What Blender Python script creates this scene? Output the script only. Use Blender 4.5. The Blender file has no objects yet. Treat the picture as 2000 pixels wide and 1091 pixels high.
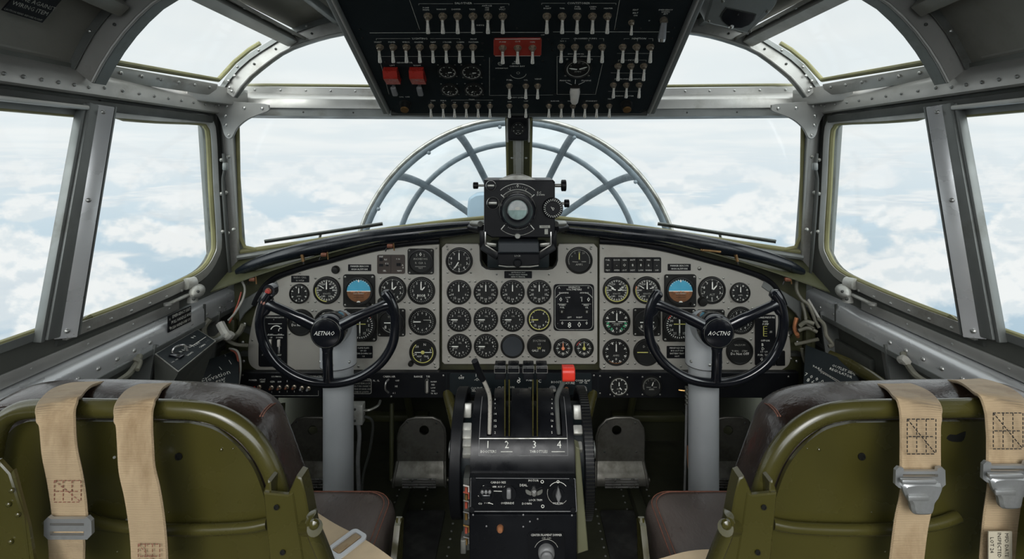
import bpy, bmesh, math, random
from math import sin, cos, pi, radians, sqrt, atan2
from mathutils import Vector, Matrix
from mathutils.geometry import tessellate_polygon
random.seed(7)
V = Vector
scene = bpy.context.scene
COL = scene.collection
EYE = 1.2            # camera height above the cockpit floor
CX, CY, F = 1016.0, 305.0, 1000.0   # principal point and focal length, in pixels of the 2000x1091 frame

# ------------------------------------------------------------------ materials
MATS = {}
def mat(name, col, rough=0.5, metal=0.0, var=0.12, nscale=6.0, bump=0.0, bscale=60.0, chips=None, chip_t=0.70,
        chip_s=14.0, bdist=.002, stretch=(1, 1, 1), spec=0.5, coat=0.0, rvar=0.12, dirt=None, dirt_s=3.0, dirt_t=0.55, weave=0.0, sheen=0.0):
    m = bpy.data.materials.new(name); m.use_nodes = True
    nt = m.node_tree; N = nt.nodes; L = nt.links
    b = N['Principled BSDF']
    b.inputs['Metallic'].default_value = metal
    b.inputs['Specular IOR Level'].default_value = spec
    b.inputs['Coat Weight'].default_value = coat
    b.inputs['Coat Roughness'].default_value = 0.12
    if sheen: b.inputs['Sheen Weight'].default_value = sheen
    tc = N.new('ShaderNodeTexCoord'); mp = N.new('ShaderNodeMapping'); mp.inputs['Scale'].default_value = stretch
    L.new(tc.outputs['Object'], mp.inputs['Vector'])
    def noise(s, d=4.0, r=0.55):
        n = N.new('ShaderNodeTexNoise'); n.inputs['Scale'].default_value = s; n.inputs['Detail'].default_value = d
        n.inputs['Roughness'].default_value = r; L.new(mp.outputs['Vector'], n.inputs['Vector']); return n.outputs['Fac']
    def ramp(src, a, c):
        r = N.new('ShaderNodeMapRange'); r.inputs['From Min'].default_value = a; r.inputs['From Max'].default_value = c
        L.new(src, r.inputs['Value']); return r.outputs['Result']
    def mix(fac, c0, c1):
        x = N.new('ShaderNodeMix'); x.data_type = 'RGBA'; L.new(fac, x.inputs['Factor'])
        for i, c in ((6, c0), (7, c1)):
            if isinstance(c, (tuple, list)): x.inputs[i].default_value = (*c[:3], 1)
            else: L.new(c, x.inputs[i])
        return x.outputs[2]
    n1 = noise(nscale)
    c = mix(ramp(n1, .3, .7), [x * (1 - var) for x in col], [min(1, x * (1 + var)) for x in col])
    if dirt: c = mix(ramp(noise(dirt_s, 6, .65), dirt_t - .06, dirt_t + .16), c, dirt)
    if chips: c = mix(ramp(noise(chip_s, 5, .7), chip_t, chip_t + .015), c, chips)
    L.new(c, b.inputs['Base Color'])
    r = N.new('ShaderNodeMapRange'); r.inputs['From Min'].default_value = .3; r.inputs['From Max'].default_value = .7
    r.inputs['To Min'].default_value = max(.03, rough - rvar); r.inputs['To Max'].default_value = min(1, rough + rvar)
    L.new(noise(nscale * 2.3), r.inputs['Value']); L.new(r.outputs['Result'], b.inputs['Roughness'])
    if bump or weave:
        bp = N.new('ShaderNodeBump'); bp.inputs['Strength'].default_value = bump or weave; bp.inputs['Distance'].default_value = bdist
        if weave:
            w = N.new('ShaderNodeTexWave'); w.inputs['Scale'].default_value = 150; w.bands_direction = 'Z'
            w.inputs['Distortion'].default_value = .6; L.new(tc.outputs['Object'], w.inputs['Vector']); L.new(w.outputs['Fac'], bp.inputs['Height'])
        else: L.new(noise(bscale, 6, .6), bp.inputs['Height'])
        L.new(bp.outputs['Normal'], b.inputs['Normal'])
    MATS[name] = m
    return m
def glassmat(name, tint, gl=0.06, rough=0.02, body=0.0, bodycol=(.7, .8, .85)):
    m = bpy.data.materials.new(name); m.use_nodes = True; nt = m.node_tree; N = nt.nodes; L = nt.links
    N.remove(N['Principled BSDF']); out = N['Material Output']
    t = N.new('ShaderNodeBsdfTransparent'); t.inputs[0].default_value = (*tint, 1)
    g = N.new('ShaderNodeBsdfGlossy'); g.inputs['Roughness'].default_value = rough
    lw = N.new('ShaderNodeLayerWeight'); lw.inputs['Blend'].default_value = .5
    pw = N.new('ShaderNodeMath'); pw.operation = 'POWER'; L.new(lw.outputs['Facing'], pw.inputs[0]); pw.inputs[1].default_value = 4
    fr = N.new('ShaderNodeMath'); fr.operation = 'MULTIPLY_ADD'; L.new(pw.outputs[0], fr.inputs[0]); fr.inputs[1].default_value = .5; fr.inputs[2].default_value = .012
    mx = N.new('ShaderNodeMixShader'); L.new(fr.outputs[0], mx.inputs[0]); L.new(t.outputs[0], mx.inputs[1]); L.new(g.outputs[0], mx.inputs[2])
    last = mx.outputs[0]
    if body:
        d = N.new('ShaderNodeBsdfTranslucent'); d.inputs[0].default_value = (*bodycol, 1)
        m2 = N.new('ShaderNodeMixShader')
        tc = N.new('ShaderNodeTexCoord'); no = N.new('ShaderNodeTexNoise'); no.inputs['Scale'].default_value = 3; L.new(tc.outputs['Object'], no.inputs['Vector'])
        r = N.new('ShaderNodeMapRange'); r.inputs['From Min'].default_value = .35; r.inputs['From Max'].default_value = .7; r.inputs['To Min'].default_value = body * .4; r.inputs['To Max'].default_value = body * 1.5
        L.new(no.outputs['Fac'], r.inputs['Value']); L.new(r.outputs[0], m2.inputs[0]); L.new(last, m2.inputs[1]); L.new(d.outputs[0], m2.inputs[2]); last = m2.outputs[0]
    L.new(last, out.inputs['Surface']); MATS[name] = m; return m

mat('alu', (.44, .435, .41), .42, .55, .16, 5, .12, 90, dirt=(.23, .215, .18), dirt_s=5, dirt_t=.60)
mat('alu_sill', (.64, .65, .655), .30, .5, .07, 7, .05, 120, stretch=(1, .35, 1), rvar=.06)
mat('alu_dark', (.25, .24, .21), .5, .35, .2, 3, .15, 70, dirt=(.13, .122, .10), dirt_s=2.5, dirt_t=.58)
mat('frame_gray', (.20, .21, .20), .48, .5, .16, 6, .1, 90, dirt=(.09, .085, .065), dirt_s=6, dirt_t=.6)
mat('frame_dark', (.055, .058, .052), .6, .2, .2, 6, .1, 90)
mat('wall_gray', (.115, .12, .105), .55, .25, .15, 3, .1, 60, dirt=(.06, .062, .05), dirt_s=3, dirt_t=.58)
mat('rivet', (.42, .42, .40), .35, .8, .1)
mat('seal', (.20, .19, .085), .6, 0, .2, 10, .2, 60)
mat('olive', (.056, .050, .012), .26, 0, .14, 5, .08, 25, chips=(.36, .37, .30), chip_t=.705, chip_s=26, rvar=.06, coat=.4)
mat('olive_dull', (.050, .052, .020), .55, 0, .25, 4, .15, 40, dirt=(.02, .02, .012), dirt_s=4, dirt_t=.55, chips=(.22, .22, .17), chip_t=.745, chip_s=30)
mat('olive_dark', (.022, .024, .011), .6, 0, .3, 4, .15, 40)
mat('floor', (.042, .044, .026), .5, .1, .3, 5, .2, 50, dirt=(.016, .016, .011), dirt_s=5, dirt_t=.52, chips=(.2, .2, .16), chip_t=.76, chip_s=40)
mat('mat_rubber', (.018, .018, .017), .62, 0, .5, 9, .25, 60, dirt=(.05, .05, .045), dirt_s=9, dirt_t=.55)
mat('panel', (.37, .355, .315), .50, .25, .10, 3, .06, 150, dirt=(.26, .24, .20), dirt_s=4, dirt_t=.60)
mat('black_panel', (.006, .0105, .0125), .50, 0, .2, 8, .06, 90, spec=.35, chips=(.10, .11, .11), chip_t=.80, chip_s=60)
mat('black_satin', (.006, .0065, .008), .42, 0, .2, 8, .06, 90, spec=.22, chips=(.16, .16, .15), chip_t=.78, chip_s=45)
mat('black_gloss', (.006, .007, .010), .16, 0, .2, 8, .02, 60, coat=.5, rvar=.06)
mat('black_roll', (.005, .007, .010), .26, 0, .2, 8, .04, 30, coat=.15, spec=.4)
mat('black_casing', (.006, .0065, .008), .30, 0, .2, 8, .03, 60, spec=.22, chips=(.14, .14, .13), chip_t=.79, chip_s=40)
mat('dial', (.010, .0105, .010), .55, 0, .2, 8, spec=.3)
mat('bezel', (.011, .011, .010), .40, 0, .2, 8, .05, 90, spec=.35)
mat('blank', (.028, .033, .038), .5, 0, .1, 8)
mat('mark', (.72, .72, .66), .6, 0, .12, 60, spec=.2)
mat('mark_dim', (.38, .38, .34), .6, 0, .25, 90, spec=.2)
mat('mark_y', (.55, .52, .14), .6, 0, .1, 20)
mat('mark_g', (.05, .30, .14), .6, 0, .1, 20)
mat('mark_r', (.50, .04, .03), .5, 0, .1, 20)
mat('mark_o', (.75, .28, .14), .5, 0, .1, 20)
mat('sky_blue', (.06, .34, .50), .5, 0, .1, 20)
mat('earth_brown', (.16, .065, .022), .5, 0, .3, 60)
mat('brown_plate', (.035, .024, .018), .5, 0, .2, 20)
mat('red_plate', (.30, .030, .018), .45, 0, .15, 20)
mat('red_guard', (.36, .022, .014), .28, 0, .12, 20, coat=.3)
mat('red_knob', (.70, .040, .022), .35, 0, .08, 20)
mat('steel', (.55, .54, .52), .32, .9, .15, 20, .1, 90)
mat('steel_worn', (.33, .33, .30), .40, .8, .2, 9, .15, 60, dirt=(.15, .145, .12), dirt_s=12, dirt_t=.55)
mat('buckle', (.45, .46, .46), .42, .7, .12, 12, .15, 90, dirt=(.3, .3, .28), dirt_s=15)
mat('buckle_white', (.66, .68, .70), .4, .1, .06, 12)
mat('nut', (.42, .36, .28), .35, .8, .2, 40)
mat('lever_steel', (.62, .59, .52), .34, .35, .10, 60)
mat('brass', (.50, .30, .10), .35, .8, .2, 30)
mat('copper', (.62, .26, .12), .4, .6, .2, 30)
mat('knob_pale', (.50, .47, .42), .45, 0, .12, 20)
mat('knob_gray', (.22, .22, .22), .45, .2, .2, 30)
mat('column', (.50, .52, .53), .40, .15, .07, 5, .06, 60, chips=(.10, .09, .075), chip_t=.765, chip_s=24, stretch=(1, 1, .7))
mat('leather', (.030, .018, .014), .28, 0, .35, 9, .6, 16, dirt=(.050, .036, .030), dirt_s=7, dirt_t=.60, spec=.7, coat=.15, stretch=(1, 1, .45), bdist=.006)
mat('leather_seat', (.095, .075, .066), .34, 0, .3, 7, .7, 14, dirt=(.11, .09, .075), dirt_s=6, dirt_t=.58, spec=.6, bdist=.006, stretch=(1, .5, 1))
mat('stitch', (.20, .075, .045), .7, 0, .3, 80)
mat('stitch_black', (.03, .025, .02), .8)
mat('webbing', (.41, .305, .185), .85, 0, .2, 14, 0, weave=.22, dirt=(.20, .13, .065), dirt_s=13, dirt_t=.55, sheen=.1, spec=.2, stretch=(1, 1, .35))
mat('webbing_light', (.58, .45, .29), .85, 0, .12, 14, 0, weave=.22, sheen=.2, spec=.2)
mat('tag_cloth', (.50, .45, .34), .8, 0, .1, 20)
mat('wire', (.15, .145, .11), .6, 0, .3, 30)
mat('wire_red', (.35, .07, .04), .5, 0, .2, 30)
mat('wire_white', (.38, .37, .33), .5, 0, .1, 30)
mat('latch_gray', (.40, .40, .37), .42, .3, .12, 30, .15, 60, dirt=(.25, .24, .2), dirt_s=20)
mat('pedal_metal', (.17, .165, .145), .42, .7, .25, 9, .15, 60, dirt=(.08, .078, .06), dirt_s=10, dirt_t=.52)
mat('gusset', (.27, .27, .255), .45, .5, .12, 8, .1, 90)
mat('brass_dull', (.20, .115, .045), .45, .6, .3, 60)
mat('copper_dull', (.17, .06, .03), .5, .3, .4, 90)
mat('button_red', (.36, .045, .035), .3, 0, .2, 90, coat=.5)
mat('button_pink', (.36, .17, .13), .4, 0, .2, 90)
mat('fairing', (.13, .13, .075), .5, 0, .15, 6)
mat('dome_frame', (.105, .13, .145), .5, .1, .25, 20, .2, 60, dirt=(.06, .075, .085), dirt_s=10, dirt_t=.5)
mat('nose_skin', (.30, .31, .30), .4, .7, .1, 3)
mat('pod', (.20, .27, .32), .5, 0, .1, 6)
mat('lens_metal', (.30, .31, .31), .3, .8, .1, 20)
mat('painted_view_sea', (.36, .50, .47), .15, 0, .25, 60, coat=.8)
mat('painted_view_cloud', (.62, .65, .64), .15, 0, .2, 60, coat=.8)
glassmat('glass', (.97, .985, .98))
glassmat('dome_glass', (.88, .91, .915), body=.18, bodycol=(.80, .84, .86))
def lensmat():
    # opaque pale green eyepiece disc; the view through it is painted on top
    m = bpy.data.materials.new('eyepiece'); m.use_nodes = True; b = m.node_tree.nodes['Principled BSDF']
    b.inputs['Base Color'].default_value = (.66, .80, .76, 1); b.inputs['Roughness'].default_value = .08; b.inputs['Coat Weight'].default_value = 1
    MATS['eyepiece'] = m
lensmat()

# ------------------------------------------------------------------ pixel helpers
def P(px, py, d): return V(((px - CX) * d / F, d, EYE + (CY - py) * d / F))
class Frame:
    """A plane in the cockpit with its own axes; at() puts a point of the picture on it."""
    def __init__(s, o, ux, uy):
        s.o = V(o); s.ux = V(ux).normalized(); s.uz = s.ux.cross(V(uy)).normalized(); s.uy = s.uz.cross(s.ux).normalized()
        s.R = Matrix((s.ux, s.uy, s.uz)).transposed()
    def at(s, px, py, h=0.0):
        d = V(((px - CX) / F, 1, (CY - py) / F)); c = V((0, 0, EYE)); o = s.o + s.uz * h
        t = (o - c).dot(s.uz) / d.dot(s.uz); q = c + d * t - s.o
        return V((q.dot(s.ux), q.dot(s.uy), h))
    def w(s, x, y, z=0): return s.o + s.ux * x + s.uy * y + s.uz * z
    def scale(s, px, py): return (s.at(px + .5, py) - s.at(px - .5, py)).length
def facing(d, px=1016, py=305): return Frame(P(px, py, d), (1, 0, 0), (0, 0, 1))   # local x right, y up, z towards the seats

def cr(pts, n=6, closed=False):
    """Catmull-Rom resampling."""
    pts = [V(p) for p in pts]; out = []; k = len(pts)
    segs = k if closed else k - 1
    for i in range(segs):
        if closed: a, b, c, d = pts[i - 1], pts[i], pts[(i + 1) % k], pts[(i + 2) % k]
        else: a, b, c, d = pts[max(i - 1, 0)], pts[i], pts[i + 1], pts[min(i + 2, k - 1)]
        for j in range(n):
            t = j / n; out.append(.5 * ((2 * b) + (c - a) * t + (2 * a - 5 * b + 4 * c - d) * t * t + (3 * b - a - 3 * c + d) * t ** 3))
    if not closed: out.append(pts[-1])
    return out
def rrect(cx, cy, w, h, r, n=5):
    pts = []
    for (sx, sy, a0) in ((1, 1, 0), (-1, 1, 90), (-1, -1, 180), (1, -1, 270)):
        for i in range(n + 1):
            a = radians(a0 + 90 * i / n); pts.append((cx + sx * (w / 2 - r) + r * cos(a), cy + sy * (h / 2 - r) + r * sin(a)))
    return pts
def circ(cx, cy, r, n=32): return [(cx + r * cos(2 * pi * i / n), cy + r * sin(2 * pi * i / n)) for i in range(n)]

TXT = {}
def text_geo(s):
    if s not in TXT:
        cu = bpy.data.curves.new('t', 'FONT'); cu.body = s; cu.size = 1; cu.resolution_u = 1; cu.align_x = 'CENTER'; cu.align_y = 'CENTER'
        ob = bpy.data.objects.new('t', cu); me = bpy.data.meshes.new_from_object(ob)
        TXT[s] = ([v.co.copy() for v in me.vertices], [list(p.vertices) for p in me.polygons])
        bpy.data.objects.remove(ob); bpy.data.curves.remove(cu); bpy.data.meshes.remove(me)
    return TXT[s]

class MB:
    def __init__(s): s.v = []; s.f = []; s.m = []; s.sm = []; s.mats = []
    def mi(s, name):
        if name not in s.mats: s.mats.append(name)
        return s.mats.index(name)
    def add(s, vs, fs, m, M=None, smooth=True):
        b = len(s.v)
        s.v += [(M @ V(v)) if M is not None else V(v) for v in vs]
        i = s.mi(m)
        for f in fs: s.f.append([b + k for k in f]); s.m.append(i); s.sm.append(smooth)
        return s
    def join(s, o, M=None):
        b = len(s.v); s.v += [(M @ v) if M is not None else v.copy() for v in o.v]
        for f, mm, sm in zip(o.f, o.m, o.sm): s.f.append([b + k for k in f]); s.m.append(s.mi(o.mats[mm])); s.sm.append(sm)
        return s
    def mirror(s):
        o = MB(); o.v = [V((-v.x, v.y, v.z)) for v in s.v]; o.f = [list(reversed(f)) for f in s.f]; o.m = list(s.m); o.sm = list(s.sm); o.mats = list(s.mats); return o
    def box(s, c, size, m, bev=0.0, M=None, seg=2):
        bm = bmesh.new(); bmesh.ops.create_cube(bm, size=1); bmesh.ops.scale(bm, vec=V(size), verts=bm.verts)
        if bev: bmesh.ops.bevel(bm, geom=bm.edges[:], offset=min(bev, min(size) * .49), segments=seg, affect='EDGES', profile=.5)
        T = Matrix.Translation(V(c)); T = (M @ T) if M is not None else T
        bm.verts.index_update(); s.add([v.co.copy() for v in bm.verts], [[v.index for v in f.verts] for f in bm.faces], m, T); bm.free(); return s
    def bar(s, a, b, w, h, m, up=(0, 0, 1), bev=0.0):
        """a rectangular bar from a to b, w across, h along up"""
        a, b = V(a), V(b); z = (b - a).normalized(); x = z.cross(V(up))
        if x.length < 1e-5: x = z.cross(V((0, 1, 0)))
        x.normalize(); y = x.cross(z) * -1; y = z.cross(x)
        R = Matrix((x, y, z)).transposed().to_4x4(); return s.box((0, 0, 0), (w, h, (b - a).length), m, bev, Matrix.Translation((a + b) / 2) @ R)
    def tube(s, path, r, m, n=12, closed=False, cap=True, ry=None, up=None):
        pts = [V(p) for p in path]; k = len(pts); rs = r if isinstance(r, (list, tuple)) else [r] * k
        T = []
        for i in range(k):
            a = pts[i - 1] if (i > 0 or closed) else pts[i]; b = pts[(i + 1) % k] if (i < k - 1 or closed) else pts[i]
            t = (b - a); T.append(t.normalized() if t.length > 1e-9 else V((0, 0, 1)))
        ref = V(up) if up is not None else (V((0, 0, 1)) if abs(T[0].z) < .9 else V((1, 0, 0)))
        vs = []; nx = None
        for i in range(k):
            if up is not None or nx is None: x = ref.cross(T[i])
            else: x = nx - T[i] * nx.dot(T[i])
            if x.length < 1e-6: x = V((1, 0, 0))
            x.normalize(); nx = x; y = T[i].cross(x)
            q = (ry if ry is not None else None)
            for j in range(n):
                a = 2 * pi * j / n; r2 = rs[i] if q is None else (q[i] if isinstance(q, (list, tuple)) else q)
                vs.append(pts[i] + x * cos(a) * rs[i] + y * sin(a) * r2)
        fs = []
        for i in range(k if closed else k - 1):
            for j in range(n):
                a = i * n + j; b = i * n + (j + 1) % n; c = ((i + 1) % k) * n + (j + 1) % n; d = ((i + 1) % k) * n + j
                fs.append([a, b, c, d])
        if cap and not closed: fs.append(list(range(n - 1, -1, -1))); fs.append([(k - 1) * n + j for j in range(n)])
        return s.add(vs, fs, m)
    def sweep(s, path, prof, m, side, up, closed=False, smooth=True, cap=True):
        """prof: (a,b) points; a along side(i), b along up(i)"""
        k = len(path); n = len(prof); vs = []
        for i, p in enumerate(path):
            sd = side(i) if callable(side) else V(side); u = up(i) if callable(up) else V(up)
            for (a, b) in prof: vs.append(V(p) + sd * a + u * b)
        fs = []
        for i in range(k if closed else k - 1):
            for j in range(n):
                fs.append([i * n + j, i * n + (j + 1) % n, ((i + 1) % k) * n + (j + 1) % n, ((i + 1) % k) * n + j])
        if cap and not closed: fs.append(list(range(n - 1, -1, -1))); fs.append([(k - 1) * n + j for j in range(n)])
        return s.add(vs, fs, m, None, smooth)
    def lathe(s, prof, m, n=24, M=None, a0=0, a1=360, cap=True):
        """prof: (r, z) about local z"""
        vs = []; full = abs(a1 - a0) >= 360; c = n if full else n + 1
        for (r, z) in prof:
            for j in range(c):
                a = radians(a0 + (a1 - a0) * j / n); vs.append(V((r * cos(a), r * sin(a), z)))
        fs = []
        for i in range(len(prof) - 1):
            for j in range(n if full else c - 1):
                fs.append([i * c + j, i * c + (j + 1) % c, (i + 1) * c + (j + 1) % c, (i + 1) * c + j])
        if cap and full:
            if prof[0][0] > 1e-6: fs.append(list(range(c - 1, -1, -1)))
            if prof[-1][0] > 1e-6: fs.append([(len(prof) - 1) * c + j for j in range(c)])
        return s.add(vs, fs, m, M)
    def prism(s, poly, z0, z1, m, M=None, holes=(), bev=0.0):
        loops = [[V((p[0], p[1], 0)) for p in L] for L in [poly] + list(holes)]
        ar = sum(loops[0][i - 1].x * loops[0][i].y - loops[0][i].x * loops[0][i - 1].y for i in range(len(loops[0])))
        if ar < 0: loops[0].reverse()
        flat = [p for L in loops for p in L]; n = len(flat)
        if holes: tris = [list(t) for t in tessellate_polygon(loops)]
        else: tris = [list(range(n))]
        def nrm(t):
            return sum(flat[t[i - 1]].x * flat[t[i]].y - flat[t[i]].x * flat[t[i - 1]].y for i in range(len(t)))
        tris = [t if nrm(t) > 0 else t[::-1] for t in tris]
        if bev and not holes:
            L = loops[0]; k = len(L); ins = []
            for i in range(k):
                e1 = (L[i] - L[i - 1]).normalized(); e2 = (L[(i + 1) % k] - L[i]).normalized()
                n1 = V((-e1.y, e1.x, 0)); n2 = V((-e2.y, e2.x, 0)); b = n1 + n2
                b = b / max(.3, b.length_squared) * 2 if b.length > 1e-6 else n1
                ins.append(L[i] + b * bev)
            vs = [V((p.x, p.y, z0)) for p in L] + [V((p.x, p.y, z1 - bev)) for p in L] + [V((p.x, p.y, z1)) for p in ins]
            fs = [list(range(k - 1, -1, -1)), list(range(2 * k, 3 * k))]
            for q in (0, 1):
                for i in range(k): j = (i + 1) % k; fs.append([q * k + i, q * k + j, (q + 1) * k + j, (q + 1) * k + i])
            return s.add(vs, fs, m, M)
        vs = [V((p.x, p.y, z0)) for p in flat] + [V((p.x, p.y, z1)) for p in flat]
        fs = [t[::-1] for t in tris] + [[i + n for i in t] for t in tris]
        b = 0
        for li, L in enumerate(loops):
            k = len(L)
            for i in range(k):
                j = (i + 1) % k; fs.append([b + i, b + j, b + j + n, b + i + n])
            b += k
        return s.add(vs, fs, m, M)
    def flat(s, poly, z, m, M=None): return s.add([V((p[0], p[1], z)) for p in poly], [list(range(len(poly)))], m, M, False)
    def arc(s, cx, cy, r0, r1, a0, a1, z, m, n=16, M=None):
        """flat ring sector, degrees clockwise from up"""
        vs = []
        for i in range(n + 1):
            a = radians(90 - (a0 + (a1 - a0) * i / n))
            vs += [V((cx + r0 * cos(a), cy + r0 * sin(a), z)), V((cx + r1 * cos(a), cy + r1 * sin(a), z))]
        return s.add(vs, [[2 * i, 2 * i + 1, 2 * i + 3, 2 * i + 2] if a1 < a0 else [2 * i + 2, 2 * i + 3, 2 * i + 1, 2 * i] for i in range(n)], m, M, False)
    def line(s, x0, y0, x1, y1, w, z, m, M=None):
        d = V((x1 - x0, y1 - y0, 0)); q = V((-d.y, d.x, 0)).normalized() * w / 2; a = V((x0, y0, z)); b = V((x1, y1, z))
        return s.add([a - q, b - q, b + q, a + q], [[0, 1, 2, 3]], m, M, False)
    def text(s, t, x, y, z, size, m, rot=0, sx=1.0, shear=0.0, M=None):
        vs, fs = text_geo(t); c, q = cos(rot), sin(rot); o = []
        for v in vs:
            X = (v.x + shear * v.y) * size * sx; Y = v.y * size; o.append(V((x + X * c - Y * q, y + X * q + Y * c, z)))
        return s.add(o, fs, m, M, False)
    def grid(s, rows, m, smooth=True, thick=None):
        nr, nc = len(rows), len(rows[0]); vs = [V(p) for r in rows for p in r]
        fs = [[i * nc + j, i * nc + j + 1, (i + 1) * nc + j + 1, (i + 1) * nc + j] for i in range(nr - 1) for j in range(nc - 1)]
        if thick is None: return s.add(vs, fs, m, None, smooth)
        t = V(thick); n = len(vs); vs += [v + t for v in vs]; fs2 = [[k + n for k in reversed(f)] for f in fs]; b = []
        for j in range(nc - 1): b.append([j, j + n, j + 1 + n, j + 1]); q = (nr - 1) * nc; b.append([q + j + 1, q + j + 1 + n, q + j + n, q + j])
        for i in range(nr - 1): a, c = i * nc, (i + 1) * nc; b.append([c, c + n, a + n, a]); b.append([a + nc - 1, a + nc - 1 + n, c + nc - 1 + n, c + nc - 1])
        return s.add(vs, fs + fs2 + b, m, None, smooth)
    def rivet(s, p, n, r, m='rivet'):
        n = V(n).normalized(); x = n.orthogonal().normalized(); y = n.cross(x); M = Matrix((x, y, n)).transposed().to_4x4(); M.translation = V(p)
        return s.lathe([(r, -r * .3), (r * .92, r * .25), (r * .55, r * .55), (.0001, r * .66)], m, 8, M, cap=False)
    def rivets(s, a, b, k, n, r, m='rivet'):
        for i in range(k): s.rivet(V(a).lerp(V(b), i / max(1, k - 1)), n, r, m)
        return s
    def screw(s, x, y, z, r, m='steel_worn', M=None):
        T = Matrix.Translation((x, y, z)); T = (M @ T) if M is not None else T
        s.lathe([(r, 0), (r, r * .3), (r * .7, r * .55), (.0001, r * .6)], m, 8, T, cap=False)
        a = random.uniform(0, pi); s.line(-r * .7 * cos(a), -r * .7 * sin(a), r * .7 * cos(a), r * .7 * sin(a), r * .25, r * .66, 'bezel', T); return s
    def pillow(s, outline, prof, m, cen, M=None, out=None):
        """outline in local xy; prof: (scale, z) rings; cap both ends"""
        k = len(outline); vs = []; c = V((*cen, 0))
        for (sc, z) in prof:
            for p in outline:
                q = V((p[0], p[1], 0)); d = q - c
                q = c + d * (1 - (1 - sc) / max(d.length, 1e-4)) if out else c + d * sc
                vs.append(V((q.x, q.y, z)))
        fs = [[i * k + j, i * k + (j + 1) % k, (i + 1) * k + (j + 1) % k, (i + 1) * k + j] for i in range(len(prof) - 1) for j in range(k)]
        fs.append(list(range(k - 1, -1, -1))); fs.append([(len(prof) - 1) * k + j for j in range(k)])
        return s.add(vs, fs, m, M)
    def mesh(s, name, off, R=None, ang=38):
        me = bpy.data.meshes.new(name); me.from_pydata([tuple(v - off) for v in s.v], [], s.f)
        for n in s.mats: me.materials.append(MATS[n])
        me.polygons.foreach_set('material_index', s.m); me.polygons.foreach_set('use_smooth', s.sm)
        me.update(); me.set_sharp_from_angle(angle=radians(ang)); return me
    def bounds(s):
        return V([min(v[i] for v in s.v) for i in range(3)]), V([max(v[i] for v in s.v) for i in range(3)])

class Thing:
    """A top-level Empty that parents its parts; everything under it is given in frame coordinates."""
    def __init__(s, name, label, cat, frame=None, loc=None, group=None):
        o = bpy.data.objects.new(name, None); COL.objects.link(o); o.empty_display_size = .05
        s.fr = frame
        if frame: o.matrix_world = Matrix.Translation(frame.o) @ frame.R.to_4x4(); s.base = V((0, 0, 0))
        else: o.location = V(loc); s.base = V(loc)
        o['label'] = label; o['category'] = cat
        if group: o['group'] = group
        s.o = o; s.c = {o.name: s.base}
    def part(s, name, mb, parent=None, label=None, kind=None):
        a, b = mb.bounds(); c = (a + b) / 2; ob = bpy.data.objects.new(name, mb.mesh(name, c)); COL.objects.link(ob)
        p = parent or s.o; ob.parent = p; ob.location = c - s.c[p.name]; s.c[ob.name] = c
        if label: ob['label'] = label
        if kind: ob['kind'] = kind
        return ob
def solo(name, mb, label, cat=None, kind=None, group=None):
    a, b = mb.bounds(); c = V(((a.x + b.x) / 2, (a.y + b.y) / 2, a.z)); ob = bpy.data.objects.new(name, mb.mesh(name, c)); COL.objects.link(ob); ob.location = c
    ob['label'] = label
    if cat: ob['category'] = cat
    if kind: ob['kind'] = kind
    if group: ob['group'] = group
    return ob
def struct(name, mb, label=None):
    a, b = mb.bounds(); c = (a + b) / 2; ob = bpy.data.objects.new(name, mb.mesh(name, c)); COL.objects.link(ob); ob.location = c
    ob['kind'] = 'structure'
    if label: ob['label'] = label
    return ob
_tn = [0]
def trim(mb, label=None): _tn[0] += 1; return struct('trim_%d' % _tn[0], mb, label)
_wn = [0]
def window(mb, label=None): _wn[0] += 1; return struct('window_%d' % _wn[0], mb, label)
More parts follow.
